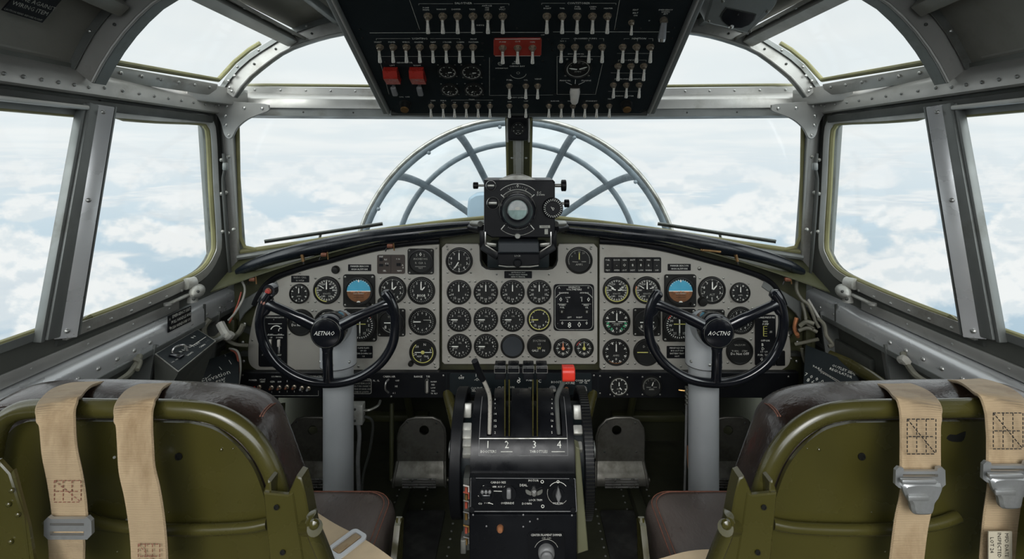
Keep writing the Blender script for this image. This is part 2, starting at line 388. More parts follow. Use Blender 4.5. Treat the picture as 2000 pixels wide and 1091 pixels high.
# ------------------------------------------------------------------ camera, sky, sun
cam = bpy.data.cameras.new('camera'); co = bpy.data.objects.new('camera', cam); COL.objects.link(co); scene.camera = co
co.location = (0, 0, EYE); co.rotation_euler = (radians(90), 0, 0)
cam.sensor_width = 36; cam.sensor_fit = 'HORIZONTAL'; cam.lens = 18
cam.shift_x = -(CX - 1000) / 2000; cam.shift_y = -(545.5 - CY) / 2000; cam.clip_start = .01; cam.clip_end = 200
vs = scene.view_settings; vs.view_transform = 'Standard'; vs.look = 'None'; vs.gamma = 1; vs.exposure = 0.0
vs.use_curve_mapping = False
def sky():
    w = bpy.data.worlds.new('sky'); scene.world = w; w.use_nodes = True; nt = w.node_tree; N = nt.nodes; L = nt.links
    bg = N['Background']
    tc = N.new('ShaderNodeTexCoord'); sp = N.new('ShaderNodeSeparateXYZ'); L.new(tc.outputs['Generated'], sp.inputs[0])
    def mth(op, a, b=None, c=None, clamp=False):
        n = N.new('ShaderNodeMath'); n.operation = op; n.use_clamp = clamp
        for i, q in enumerate((a, b, c)):
            if q is None: continue
            if isinstance(q, (int, float)): n.inputs[i].default_value = q
            else: L.new(q, n.inputs[i])
        return n.outputs[0]
    def mr(v, a, b, c, d, sm=True):
        n = N.new('ShaderNodeMapRange'); n.interpolation_type = 'SMOOTHSTEP' if sm else 'LINEAR'
        for i, q in zip((1, 2, 3, 4), (a, b, c, d)): n.inputs[i].default_value = q
        L.new(v, n.inputs[0]); return n.outputs[0]
    def mix(f, a, b):
        n = N.new('ShaderNodeMix'); n.data_type = 'RGBA'; L.new(f, n.inputs[0]) if not isinstance(f, float) else setattr(n.inputs[0], 'default_value', f)
        for i, q in ((6, a), (7, b)):
            if isinstance(q, tuple): n.inputs[i].default_value = (*q, 1)
            else: L.new(q, n.inputs[i])
        return n.outputs[2]
    x, y, z = sp.outputs; az = mth('ABSOLUTE', z)
    s = mth('DIVIDE', 1.0, mth('ADD', az, .10))
    def field(dz, scale, det, off=0.0, rough=.52):
        c = N.new('ShaderNodeCombineXYZ'); L.new(mth('ADD', mth('MULTIPLY', x, s), off), c.inputs[0]); L.new(mth('MULTIPLY', y, s), c.inputs[1])
        L.new(mth('ADD', mth('MULTIPLY', mth('MULTIPLY', z, s), 4.2), dz), c.inputs[2])
        n = N.new('ShaderNodeTexNoise'); n.inputs['Scale'].default_value = scale; n.inputs['Detail'].default_value = det; n.inputs['Roughness'].default_value = rough
        L.new(c.outputs[0], n.inputs['Vector']); return n.outputs['Fac']
    n0 = field(0, 1.15, 6, 3.7); n1 = field(.13, 1.15, 4, 3.7)
    big = field(0, .45, 2, 9.1)
    dens = mr(mth('ADD', n0, mth('MULTIPLY', big, .30)), .600, .70, 0, 1)
    lit = mr(mth('SUBTRACT', n0, n1), -.05, .06, 0, 1)
    cloud = mix(lit, (.74, .80, .85), (.93, .945, .955))
    gap = mix(mr(z, -.36, -.06, 0, 1), (.40, .55, .68), (.64, .76, .85))
    low = mix(dens, gap, cloud)
    low = mix(mr(z, -.12, .0, 0, .7), low, (.84, .885, .92))
    st = field(0, .8, 3, 1.3)
    up = mix(mr(st, .35, .65, 0, 1), (.83, .885, .92), (.93, .95, .96))
    up = mix(mr(z, 0, .25, 0, .6), up, (.90, .93, .945))
    # individual cumulus heaps ahead of the aircraft, by bearing and elevation
    u_ = mth('DIVIDE', x, mth('MAXIMUM', y, .05)); v_ = mth('DIVIDE', z, mth('MAXIMUM', y, .05)); best = None
    uv = N.new('ShaderNodeCombineXYZ'); L.new(u_, uv.inputs[0]); L.new(v_, uv.inputs[1])
    for (a, b, rx, ry) in CLOUDS:
        sx, sy = 1000 / rx / 1.3, 1000 / ry / 1.3
        q = N.new('ShaderNodeVectorMath'); q.operation = 'MULTIPLY_ADD'; L.new(uv.outputs[0], q.inputs[0]); q.inputs[1].default_value = (sx, sy, 0); q.inputs[2].default_value = (-(a - CX) / 1000 * sx, -(CY - b) / 1000 * sy, 0)
        ln = N.new('ShaderNodeVectorMath'); ln.operation = 'LENGTH'; L.new(q.outputs[0], ln.inputs[0]); r = ln.outputs['Value']
        best = r if best is None else mth('MINIMUM', best, r)
    best = mth('SUBTRACT', 1.0, best)
    nb = N.new('ShaderNodeTexNoise'); nb.inputs['Scale'].default_value = 9; nb.inputs['Detail'].default_value = 5; nb.inputs['Roughness'].default_value = .55
    cb = N.new('ShaderNodeCombineXYZ'); L.new(u_, cb.inputs[0]); L.new(mth('MULTIPLY', v_, 1.5), cb.inputs[1]); L.new(cb.outputs[0], nb.inputs['Vector'])
    cb2 = N.new('ShaderNodeCombineXYZ'); L.new(u_, cb2.inputs[0]); L.new(mth('ADD', mth('MULTIPLY', v_, 1.5), .022), cb2.inputs[1]); nb2 = N.new('ShaderNodeTexNoise')
    for q in ('Scale', 'Detail', 'Roughness'): nb2.inputs[q].default_value = nb.inputs[q].default_value
    L.new(cb2.outputs[0], nb2.inputs['Vector'])
    fd_ = mr(mth('ADD', best, mth('MULTIPLY', mth('SUBTRACT', nb.outputs['Fac'], .5), 2.2)), .02, .36, 0, 1)
    front = mr(y, .08, .3, 0, 1)
    lit2 = mr(mth('SUBTRACT', nb.outputs['Fac'], nb2.outputs['Fac']), -.08, .05, 0, 1)
    heap = mix(lit2, (.79, .845, .885), (.96, .965, .97))
    hz = mr(z, -.10, -.005, 1, .55)
    low = mix(mth('MULTIPLY', mth('MULTIPLY', fd_, front), hz), low, heap)
    col = mix(mr(z, -.02, .03, 0, 1), low, up)
    # added fill: unseen sky behind the aircraft is brightened to light the cockpit
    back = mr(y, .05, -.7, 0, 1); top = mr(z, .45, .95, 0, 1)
    k = mth('ADD', mth('ADD', 1.0, mth('MULTIPLY', mth('MULTIPLY', back, mr(z, -.1, .15, .1, 1)), SKY_BACK_FILL)), mth('MULTIPLY', top, SKY_TOP))
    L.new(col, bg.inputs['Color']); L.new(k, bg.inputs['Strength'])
SKY_BACK_FILL, SKY_TOP = 3.2, 1.0
CLOUDS = [(20, 495, 95, 50), (50, 335, 90, 26), (95, 600, 70, 60), (255, 450, 50, 26), (362, 462, 80, 32), (215, 575, 110, 60), (290, 335, 80, 26), (370, 400, 80, 26), (60, 410, 60, 22),
          (505, 462, 60, 34), (560, 345, 90, 30), (660, 330, 70, 26), (690, 375, 70, 22), (850, 335, 90, 30), (800, 405, 70, 22), (600, 440, 60, 18), (1130, 350, 80, 28),
          (1350, 335, 110, 26), (1340, 415, 80, 26), (1500, 400, 110, 34), (1230, 335, 60, 26), (1470, 445, 130, 26), (1540, 350, 60, 26), (1650, 490, 60, 36), (1800, 535, 130, 75), (1665, 335, 80, 28), (1770, 425, 70, 24), (1700, 560, 80, 40),
          (1960, 335, 80, 34), (1985, 440, 60, 30), (1950, 540, 110, 80)]
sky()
w_ = scene.world
try: w_.cycles.sampling_method = 'MANUAL'; w_.cycles.sample_map_resolution = 512
except Exception: pass
sun = bpy.data.lights.new('sun', 'SUN'); so = bpy.data.objects.new('sun', sun); COL.objects.link(so)
sun.energy = 1.2; sun.angle = radians(25); sun.color = (1, .98, .95)
so.rotation_euler = V((0.15, 1, -0.55)).to_track_quat('-Z', 'Y').to_euler()   # high behind the seats

# ------------------------------------------------------------------ shell
# side wall plane (left): inboard face, leaning in slightly towards the roof
WL = Frame((-.91 - .018, 0, EYE), (0, 1, 0), (.064, 0, 1))
assert WL.uz.x > 0
def wall_pts(px): return [tuple(WL.at(a, b)[:2]) for a, b in px]
fwd_win = cr([V((*p, 0)) for p in wall_pts([(213, 229), (300, 236), (385, 240), (398, 247), (404, 268), (409, 370), (415, 470), (410, 497), (392, 524), (355, 546), (250, 590), (142, 630)])], 3)
fwd_win = [(p.x, p.y) for p in fwd_win]
rw = wall_pts([(159, 226), (92, 637)])
aft_win = [(rw[0][0], rw[0][1]), (rw[1][0], rw[1][1]), (.50, rw[1][1] + .005), (.50, rw[0][1])]
# inner wall: one sheet with two window openings
outer = [(-1.6, -1.20), (2.1, -1.20), (2.1, -.46), (1.70, -.44), (1.56, .12), (1.56, .19), (-1.6, .19)]
wl = MB().prism(outer, -.012, 0, 'wall_gray', WL.R.to_4x4().copy() if False else (Matrix.Translation(WL.o) @ WL.R.to_4x4()), holes=[fwd_win, aft_win])
MWL = Matrix.Translation(WL.o) @ WL.R.to_4x4()
def inset(poly, d):
    n = len(poly); out = []; ar = sum(poly[i - 1][0] * poly[i][1] - poly[i][0] * poly[i - 1][1] for i in range(n)); sg = 1 if ar > 0 else -1
    for i in range(n):
        a, b, c = V(poly[i - 1]), V(poly[i]), V(poly[(i + 1) % n]); e1 = (b - a).normalized(); e2 = (c - b).normalized()
        q = V((-e1.y, e1.x)) + V((-e2.y, e2.x)); q = q / max(.35, q.length_squared) * 2; o = b + q * d * sg; out.append((o.x, o.y))
    return out
# formers and lower skin details on the side wall
wf = MB()
for (x0, x1, wd) in ((.98, .92, .05), (1.31, 1.20, .055), (1.58, 1.50, .045)):
    for zz in (0,):
        a = WL.w(x0, -.47, .012); b = WL.w(x1, -1.18, .012)
        wf.bar(a, b, wd, .022, 'gusset', up=(1, 0, 0), bev=.004)
        wf.bar(a + V((.01, -wd / 2, 0)), b + V((.01, -wd / 2, 0)), .006, .05, 'frame_gray', up=(1, 0, 0))
        for q in range(6):
            wf.rivet(a.lerp(b, .04 + q * .09) + V((.012, -wd * .25, 0)), (1, 0, 0), .0045)
for zz in (-.60, -.80):
    wf.box((WL.w(1.0, zz, .008).x, 1.2, EYE + zz), (.016, 1.1, .012), 'frame_gray', .003)
wf.box((WL.w(1.0, -.56, .006).x, 1.50, EYE - .575), (.02, .22, .05), 'wall_gray', .008)
struct('wall_left', MB().join(wl).join(wf), 'grey riveted side wall under and around the left side windows')
struct('wall_right', MB().join(wl).join(wf).mirror(), 'grey riveted side wall under and around the right side windows')

def both(mk, lab):
    a = mk(); trim(a, lab % 'left'); trim(a.mirror(), lab % 'right')
# top longeron
def top_longeron():
    m = MB(); pr = [(-.898, .126), (-.893, .130), (-.893, .158), (-.898, .166), (-.925, .188), (-.965, .200), (-.975, .195), (-.975, .126)]
    ys = [.15, 1.60]; path = [V((0, y, EYE)) for y in ys]
    pr = [(a, b) for a, b in pr][::-1]
    m.sweep(path, pr, 'alu', (1, 0, 0), (0, 0, 1))
    m.rivets((-.892, .5, EYE + .143), (-.892, 1.06, EYE + .143), 17, (1, 0, 0), .004)
    m.rivets((-.892, 1.10, EYE + .147), (-.892, 1.50, EYE + .147), 9, (1, 0, 0), .004)
    # angle strip along the shelf where the skin comes down
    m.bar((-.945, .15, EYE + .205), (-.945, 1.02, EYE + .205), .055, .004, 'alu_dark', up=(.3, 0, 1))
    m.rivets((-.935, .45, EYE + .207), (-.935, .98, EYE + .207), 8, (.5, 0, 1), .0045)
    # lower window header rails
    m.bar((-.905, .15, EYE + .108), (-.905, 1.50, EYE + .108), .012, .020, 'frame_dark', bev=.002)
    m.bar((-.896, .15, EYE + .100), (-.896, 1.06, EYE + .100), .012, .010, 'alu', bev=.003)
    return m
both(top_longeron, 'riveted aluminium longeron above the %s side windows')
def sill():
    m = MB(); X = -.918
    pr = [(X, -.482), (X, -.452)] + [(X - .022 + .022 * cos(radians(a)), -.452 + .022 * sin(radians(a))) for a in (20, 40, 60, 80)] + [(X - .04, -.427), (X - .070, -.420), (X - .070, -.482)]
    m.sweep([V((0, .15, EYE)), V((0, 1.74, EYE))], pr[::-1], 'alu_sill', (1, 0, 0), (0, 0, 1))
    m.rivets((X + .001, .75, EYE - .462), (X + .001, 1.27, EYE - .462), 11, (1, 0, 0), .005)
    m.rivets((X + .001, 1.50, EYE - .462), (X + .001, 1.70, EYE - .462), 4, (1, 0, 0), .004)
    m.box((X - .001, 1.49, EYE - .455), (.006, .004, .05), 'frame_dark')
    # slide rails of the window
    for (dx, z, w, h, c) in ((-.030, -.412, .006, .026, 'alu'), (-.044, -.405, .010, .008, 'frame_dark'), (-.052, -.394, .006, .034, 'frame_gray')):
        m.bar((X + dx, .15, EYE + z), (X + dx, 1.42, EYE + z), w, h, c, bev=.0015)
    m.rivets((X - .027, .6, EYE - .41), (X - .027, 1.38, EYE - .41), 7, (1, 0, .4), .003)
    m.bar((X + .002, .15, EYE - .487), (X + .002, 1.70, EYE - .487), .004, .012, 'frame_gray')
    return m
both(sill, 'bright rounded aluminium sill under the %s side windows')

def ribbon_frame(poly, w, h, m, mm, closed=True, lift=0.0):
    """a frame band lying on the wall plane outside the opening"""
    o = inset(poly, -w)
    return m.prism(o, lift, lift + h, mm, MWL, holes=[poly])
def winframe():
    m = MB(); ribbon_frame(fwd_win, .026, .014, m, 'alu')
    ribbon_frame(inset(fwd_win, -.026), .010, .006, m, 'frame_dark')
    q = inset(fwd_win, -.002)
    m.tube([MWL @ V((a, b, .004)) for a, b in q], .0085, 'seal', 8, closed=True)
    ribbon_frame(inset(aft_win, 0), .016, .010, m, 'frame_gray')
    m.tube([MWL @ V((a, b, .002)) for a, b in aft_win], .0065, 'seal', 8, closed=True)
    for i in range(8):
        a = .30 + i * .0
    p0, p1 = WL.at(160, 640), WL.at(345, 565)
    for i in range(6): 
        t = i / 5; m.rivet(MWL @ V((p0.x + (p1.x - p0.x) * t, -.372, .015)), (1, 0, 0), .004)
    # mullion post between the two windows
    a = WL.at(186, 205, .012); b = WL.at(106, 655, .012)
    A, B = MWL @ a, MWL @ b
    m.bar(A + V((.004, -.012, 0)), B + V((.004, -.012, 0)), .044, .028, 'frame_gray', up=(1, 0, 0), bev=.003)
    m.bar(A + V((.004, -.038, 0)), B + V((.004, -.038, 0)), .010, .018, 'frame_gray', up=(1, 0, 0), bev=.003)
    a = WL.at(203, 206, .034); b = WL.at(128, 660, .034); A, B = MWL @ a, MWL @ b
    m.bar(A, B, .036, .005, 'alu_sill', up=V((1, -.9, 0)), bev=.0015)
    m.bar(A + V((-.004, .020, 0)), B + V((-.004, .020, 0)), .004, .030, 'frame_gray', up=V((1, 0, 0)))
    for t in (.03, .42, .97): m.rivet(A.lerp(B, t) + V((.003, -.003, 0)), (1, -.9, 0), .005)
    return m
both(winframe, 'aluminium frame and post of the %s side windows')
def pane(poly):
    m = MB(); m.prism(poly, -.010, -.006, 'glass', MWL); return m
for nm, poly in (('forward', fwd_win), ('rear', aft_win)):
    a = pane(poly); window(a, '%s side window on the left, clouds outside' % nm); window(a.mirror(), '%s side window on the right, clouds outside' % nm)

# front corner pillar
def pillar():
    m = MB(); top = P(436, 215, 1.56); bot = P(461, 566, 1.71)
    ax = (bot - top).normalized()
    m.bar(top + V((-.010, .01, 0)), bot + V((-.006, .01, 0)), .075, .030, 'frame_gray', up=(0, -1, 0), bev=.006)
    m.bar(top + V((.016, -.012, 0)), bot + V((.014, -.012, 0)), .026, .020, 'alu', up=(0, -1, 0), bev=.004)
    m.bar(top + V((-.018, -.010, 0)), bot + V((-.022, -.010, 0)), .022, .020, 'frame_dark', up=(0, -1, 0), bev=.008)
    m.bar(top + V((-.045, -.02, 0)), bot + V((-.055, -.02, 0)), .018, .05, 'frame_gray', up=(0, -1, 0), bev=.004)
    m.tube([P(464, 232, 1.58), P(466, 350, 1.62), P(469, 462, 1.66), P(478, 482, 1.67), P(500, 487, 1.68)], .006, 'seal', 8)
    for (px, py) in ((432, 312), (446, 306), (432, 378), (441, 376), (434, 452), (445, 455), (456, 448)):
        m.rivet(P(px, py, 1.53 + (py - 300) * .0003), (0, -1, 0), .006, 'steel_worn')
    # foot plate
    m.prism([tuple(P(x, y, 1.66).xz) for x, y in ((440, 590), (478, 577), (476, 540), (452, 538))], -.004, 0, 'frame_gray',
            Matrix.Translation((0, 1.655, 0)) @ Matrix(((1, 0, 0, 0), (0, 0, -1, 0), (0, 1, 0, 0), (0, 0, 0, 1))))
    # hose and clips tied to the pillar
    m.tube(cr([P(437, 300, 1.52), P(439, 330, 1.515), P(436, 356, 1.52), P(440, 420, 1.53), P(444, 470, 1.55), P(450, 540, 1.60)], 5), .005, 'frame_dark', 8)
    m.box(P(440, 325, 1.51), (.014, .014, .024), 'frame_gray', .005)
    return m
both(pillar, 'corner pillar between the windscreen and the %s side window')
XZ = Matrix(((1, 0, 0, 0), (0, 0, -1, 0), (0, 1, 0, 0), (0, 0, 0, 1)))   # local xy -> world xz, facing the seats
def atY(y): return Matrix.Translation((0, y, 0)) @ XZ
def xz(px, d): return [tuple(P(a, b, d).xz) for a, b in px]
def gusset():
    m = MB(); d = 1.525
    pts = [(409, 194), (440, 197), (518, 203), (527, 209), (526, 217), (508, 224), (485, 234), (466, 250), (456, 268), (447, 271), (439, 262), (434, 243), (424, 224), (405, 213)]
    c = cr([V((*q, 0)) for q in xz(pts, d)], 3, closed=True)
    m.prism([(p.x, p.y) for p in c], 0, .006, 'gusset', atY(d), bev=.0015)
    for (px, py) in ((413, 203), (427, 205), (443, 207), (477, 211), (512, 212), (440, 226), (441, 244), (446, 264)):
        m.rivet(P(px, py, d - .006), (0, -1, 0), .0055)
    return m
both(gusset, 'riveted three-armed gusset plate at the upper %s windscreen corner')

# windscreen header beam, bowed forward at the centre
def bow(t): return 1.60 + .075 * (1 - t * t)
hx = [i / 12 * 2 - 1 for i in range(13)]
def header():
    m = MB()
    path = [V((.905 * t, bow(t), EYE)) for t in hx]
    def strip(prof, mm): m.sweep(path, [(a, b) for a, b in prof], mm, (0, 1, 0), (0, 0, 1))
    strip([(-.012, .196), (-.012, .218), (.02, .222), (.02, .196)][::-1], 'alu')
    strip([(-.040, .176), (-.036, .183), (-.012, .197), (.03, .197), (.03, .150), (-.040, .150)][::-1], 'alu')
    strip([(-.030, .126), (-.030, .150), (.03, .150), (.03, .122)][::-1], 'frame_gray')
    for i in range(1, 24):
        t = i / 12 - 1
        m.rivet((.905 * t, bow(t) - .013, EYE + .208), (0, -1, .2), .004)
        if i % 2: m.rivet((.905 * t, bow(t) - .031, EYE + .138), (0, -1, 0), .0028, 'frame_dark')
    for s in (-1, 1):
        m.tube([V((s * x, bow(x / .905) - .004, EYE + z)) for x, z in ((.855, .222), (.80, .2245), (.6, .226), (.46, .226), (.43, .232), (.42, .26))], .005, 'seal', 8)
    return m
trim(header(), 'long riveted header beam over the windscreen')

# roof arches
front_in = [(456, 190), (480, 159), (507, 135), (551, 103), (592, 86), (636, 73), (678, 65)]
front_out = [(430, 170), (455, 135), (485, 107), (521, 85), (551, 65), (600, 46), (640, 34)]
fi = [P(a, b, 1.5) for a, b in front_in] + [V((-.30, 1.5, EYE + .385)), V((0, 1.5, EYE + .395))]
fo = [P(a, b, 1.5) for a, b in front_out] + [V((-.35, 1.5, EYE + .455)), V((0, 1.5, EYE + .465))]
ri = [V((x, 1.05, EYE + z)) for x, z in ((-.877, .150), (-.848, .203), (-.804, .262), (-.738, .322), (-.62, .372), (-.42, .415), (-.2, .43), (0, .435))]
ro = [V((x, 1.05, EYE + z)) for x, z in ((-.925, .185), (-.905, .225), (-.875, .275), (-.815, .335), (-.68, .405), (-.46, .455), (-.22, .475), (0, .48))]
def rs(pts, n=24):
    c = cr(pts, 10); L = [0]
    for i in range(1, len(c)): L.append(L[-1] + (c[i] - c[i - 1]).length)
    out = []
    for k in range(n + 1):
        t = L[-1] * k / n; j = max(i for i in range(len(L)) if L[i] <= t + 1e-9); j = min(j, len(c) - 2)
        out.append(c[j].lerp(c[j + 1], (t - L[j]) / max(1e-9, L[j + 1] - L[j])))
    return out
fi, fo, ri, ro = rs(fi), rs(fo), rs(ri), rs(ro)
def full(a): return a + [V((-p.x, p.y, p.z)) for p in reversed(a[:-1])]
def arch(i_, o_, y, mm, fl):
    m = MB(); I, O = full(i_), full(o_); n = len(I)
    I = [V((p.x, y, p.z)) for p in I]; O = [V((p.x, y, p.z)) for p in O]
    m.grid([O, I], mm, True, thick=(0, .006, 0))
    # inner flange, a rounded lip towards the seats and one away
    m.grid([[p + V((0, -.002, 0)) for p in I], [p + V((0, fl, 0)) for p in I]], 'frame_gray', True, thick=(0, 0, .004))
    m.tube([p + V((0, -.001, .002)) for p in I], .0035, 'alu', 8)
    m.grid([[O[k] + V((0, -.001, 0)) for k in range(n)], [O[k].lerp(I[k], .30) + V((0, -.004, 0)) for k in range(n)]], 'frame_gray', True, thick=(0, -.003, 0))
    for k in range(2, n - 2, 2):
        m.rivet(O[k].lerp(I[k], .15) + V((0, -.007, 0)), (0, -1, 0), .004)
    for k in (3, 5, 8, 12):
        for q in (k, n - 1 - k): m.rivet(O[q].lerp(I[q], .6) + V((0, -.002, 0)), (0, -1, 0), .0035, 'frame_dark')
    return m
m = arch(fi, fo, 1.5, 'alu', .022)
for s in (-1, 1):   # splice plates on the lower ends
    for (px, py) in ((446, 158), (458, 148), (448, 171), (452, 178)):
        q = P(px, py, 1.49); m.rivet((s * abs(q.x), q.y, q.z), (0, -1, 0), .0045)
trim(m, 'front roof arch over the windscreen')
m = arch(ri, ro, 1.05, 'alu', .034)
trim(m, 'rear roof arch above the seats')
# roof longerons and stringers between the arches
rl = MB()
for s in (-1, 1):
    a = V((s * .668, 1.495, EYE + .338)); b = V((s * .735, .95, EYE + .372))
    d = (a - b); A, B = b + d * 1.0, b - d * 1.1
    rl.bar(A, B, .034, .030, 'alu', up=(s * .5, 0, 1), bev=.005); rl.bar(A + V((-s * .028, 0, .010)), B + V((-s * .028, 0, .010)), .032, .008, 'alu_dark', up=(-s * .4, 0, 1))
    for k in range(9): rl.rivet(A.lerp(B, .04 + k * .06) + V((-s * .030, 0, .006)), (0, 0, -1), .0045)
    a = V((s * .525, 1.49, EYE + .388)); b = V((s * .56, .3, EYE + .44)); rl.bar(a, b, .018, .022, 'frame_gray', bev=.004)
    a = V((s * .81, 1.04, EYE + .30)); b = V((s * .80, .1, EYE + .36)); rl.bar(a, b, .03, .025, 'alu_dark', up=(s, 0, 1), bev=.004)
trim(rl, 'roof longerons and stringers running aft from the front arch')
# roof skin: metal over the middle between the arches, all round behind the rear arch
def skin():
    m = MB(); O1, O0 = full(ro), full(fo); n = len(O1)
    back = [V((p.x, -.25, p.z + .0)) for p in O1]; mid = [V((p.x, 1.05, p.z)) for p in O1]
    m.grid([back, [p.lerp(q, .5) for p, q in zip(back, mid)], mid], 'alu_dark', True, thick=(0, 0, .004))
    i0 = min(range(n), key=lambda k: abs(O1[k].x + .715)); i1 = n - 1 - i0
    j0 = min(range(n), key=lambda k: abs(O0[k].x + .665)); j1 = n - 1 - j0
    K = 20; A = []; B = []
    for k in range(K + 1):
        t = k / K
        def at(O, u): u = max(0, min(n - 1.001, u)); i = int(u); return O[i].lerp(O[i + 1], u - i)
        A.append(at(O1, i0 + (i1 - i0) * t)); B.append(at(O0, j0 + (j1 - j0) * t))
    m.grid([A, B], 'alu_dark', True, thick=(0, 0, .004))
    return m
struct('ceiling', skin(), 'curved metal roof skin over the seats')
# roof side panes and eyebrow panes with their lower rails
def roofside():
    m = MB(); n = len(ro); k = [i for i in range(n) if ro[i].x < -.69]; j = [i for i in range(n) if fo[i].x < -.64]
    def samp(O, t): u = t * (len(O) - 1); i = min(int(u), len(O) - 2); return O[i].lerp(O[i + 1], u - i)
    a = [samp([ro[i] for i in k], t / 12) for t in range(13)]; b = [samp([fo[i] for i in j], t / 12) for t in range(13)]
    m.grid([a, b], 'glass', True, thick=(-.004, 0, .003)); return m, a, b
g, ga, gb = roofside(); window(g, 'curved roof pane above the left side window'); window(g.mirror(), 'curved roof pane above the right side window')
def roofrail():
    m = MB(); a = V((-.917, 1.05, EYE + .180)); b = P(428, 178, 1.47)
    m.bar(a + V((0, .01, .004)), b + V((-.01, 0, .004)), .006, .034, 'alu', up=(.35, 0, 1), bev=.002)
    for i in range(7): m.rivet(a.lerp(b, .12 + i * .13) + V((.004, 0, .006)), (1, -.3, 0), .0045)
    m.bar((-.935, 1.40, EYE + .178), (-.865, 1.58, EYE + .178), .07, .05, 'alu', bev=.004)
    s1 = P(209, 119, 1.075); s2 = P(426, 156, 1.49)
    m.tube([s1, s1.lerp(s2, .5), s2, P(440, 141, 1.50), P(458, 121, 1.50), P(487, 97, 1.50), P(508, 84, 1.50)], .0065, 'seal', 8); return m
both(roofrail, 'riveted lower rail and sealant of the %s roof pane')
def eyebrow():
    m = MB(); I = [p for p in fi if p.x < -.30]; A = [V((p.x, 1.51, p.z)) for p in I]; B = [V((p.x, bow(p.x / .905) - .0, EYE + .215)) for p in I]
    m.grid([A, B], 'glass', True, thick=(0, .004, 0)); return m
e = eyebrow(); window(e, 'eyebrow pane over the windscreen left of the overhead panel'); window(e.mirror(), 'eyebrow pane over the windscreen right of the overhead panel')

# windscreen panes, centre post, lower frame
def ws_bottom(px):
    """bottom edge of the left windscreen pane"""
    pts = [(470, 487, 1.68), (600, 468, 1.74), (750, 444, 1.83), (860, 430, 1.91), (1016, 414, 2.0)]
    for (a, b) in zip(pts, pts[1:]):
        if px <= b[0]:
            t = (px - a[0]) / (b[0] - a[0]); return P(px, a[1] + (b[1] - a[1]) * t, a[2] + (b[2] - a[2]) * t)
    return P(*pts[-1])
xs = [462, 500, 560, 620, 680, 740, 800, 860, 920, 985]
def wpane():
    m = MB(); bot = [ws_bottom(x) for x in xs]; top = [V((-.895 + .87 * i / (len(xs) - 1), bow((-.895 + .87 * i / (len(xs) - 1)) / .905), EYE + .127)) for i in range(len(xs))]
    m.grid([top, [a.lerp(b, .5) for a, b in zip(top, bot)], bot], 'glass', True, thick=(0, .004, 0)); return m
e = wpane(); window(e, 'windscreen pane in front of the left seat'); window(e.mirror(), 'windscreen pane in front of the right seat')
def lowerframe():
    m = MB(); p = [ws_bottom(x) for x in [470, 520, 600, 680, 760, 860, 940, 1016]]
    p = cr(p, 3); p = p + [V((-q.x, q.y, q.z)) for q in reversed(p[:-1])]
    m.tube([q + V((0, -.012, -.006)) for q in p], .008, 'seal', 8)
    m.tube([q + V((0, -.02, -.022)) for q in p], .010, 'frame_gray', 8)
    # shelf from the frame back to the padded roll
    edge = [V((q.x * .99, 1.50 + .03 * (1 - min(1, abs(q.x) / .86)), EYE - .20 - .175 * (abs(q.x) / .86) ** 1.8)) for q in p]
    m.grid([[q + V((0, -.01, -.03)) for q in p], edge], 'olive_dull', True, thick=(0, 0, -.004)); return m
trim(lowerframe(), 'lower windscreen frame and green shelf behind the padded roll')
def post():
    m = MB(); a = V((0, 1.665, EYE + .125)); b = P(1016, 430, 1.97); a.x = -.004; b.x = -.004
    m.bar(a, b, .090, .03, 'olive_dull', up=(0, -1, 0), bev=.004)
    for s in (-1, 1):
        m.bar(a + V((s * .038, -.012, 0)), b + V((s * .042, -.012, 0)), .010, .012, 'seal', up=(0, -1, 0), bev=.003)
        for t in (.35, .55, .72): m.rivet(a.lerp(b, t) + V((s * .024, -.018, 0)), (0, -1, 0), .005)
    return m
trim(post(), 'dark green centre post of the windscreen')

# floor, bulkheads
fl = MB(); fl.box((0, .30, -.012), (2.1, 3.9, .024), 'floor')
for (x, s) in ((-.218, 1), (.255, 1), (-.43, 1), (.45, 1), (-.33, 1), (.36, 1)):
    fl.rivets((x, 1.3, 0), (x * 1.02, 2.15, 0), 26, (0, 0, 1), .004)
for s in (-1, 1):
    fl.box((s * .40, 1.85, .02), (.035, .75, .04), 'olive_dark', .006); fl.box((s * .84, 1.6, .03), (.10, 1.2, .06), 'olive_dull', .01)
struct('floor', fl, 'dark green riveted cockpit floor')
fw = MB(); fw.box((0, 2.17, .35), (2.1, .02, .74), 'olive_dark')
nq = [ws_bottom(x) for x in [430, 470, 520, 600, 680, 760, 860, 940, 1016]]; nq[0] = V((-.99, 1.66, nq[1].z))
nq = nq + [V((-q.x, q.y, q.z)) for q in reversed(nq[:-1])]
fw.grid([[q + V((0, .012, -.024)) for q in nq], [V((q.x, q.y + .05, .75)) for q in nq], [V((q.x * 1.06, 2.18, .70)) for q in nq]], 'olive_dark', True, thick=(0, .004, 0))
for s in (-1, 1):
    fw.box((s * .53, 2.14, .28), (.22, .04, .16), 'olive_dull', .01); fw.box((s * .53, 2.13, .12), (.30, .05, .03), 'olive_dull', .008)
    fw.box((s * .53, 2.145, .50), (.20, .03, .012), 'olive_dull', .004); fw.box((s * .53, 2.145, .45), (.26, .03, .012), 'olive_dull', .004)
    fw.tube([(s * .44, 2.12, .05), (s * .44, 1.9, .42), (s * .45, 1.88, .62)], .014, 'olive_dull', 8)
    fw.tube([(s * .17, 1.42, .42), (s * .30, 1.75, .60)], .016, 'olive', 10)
rw_ = MB().box((0, -1.6, .5), (2.0, .03, 1.0), 'olive_dark'); struct('wall_rear_light_block', rw_, 'low dark bulkhead added behind the seats to block low rear light')  # unseen half wall, put in to cut low light and reflections from behind
struct('wall_front', fw, 'dark green bulkhead behind the rudder pedals')
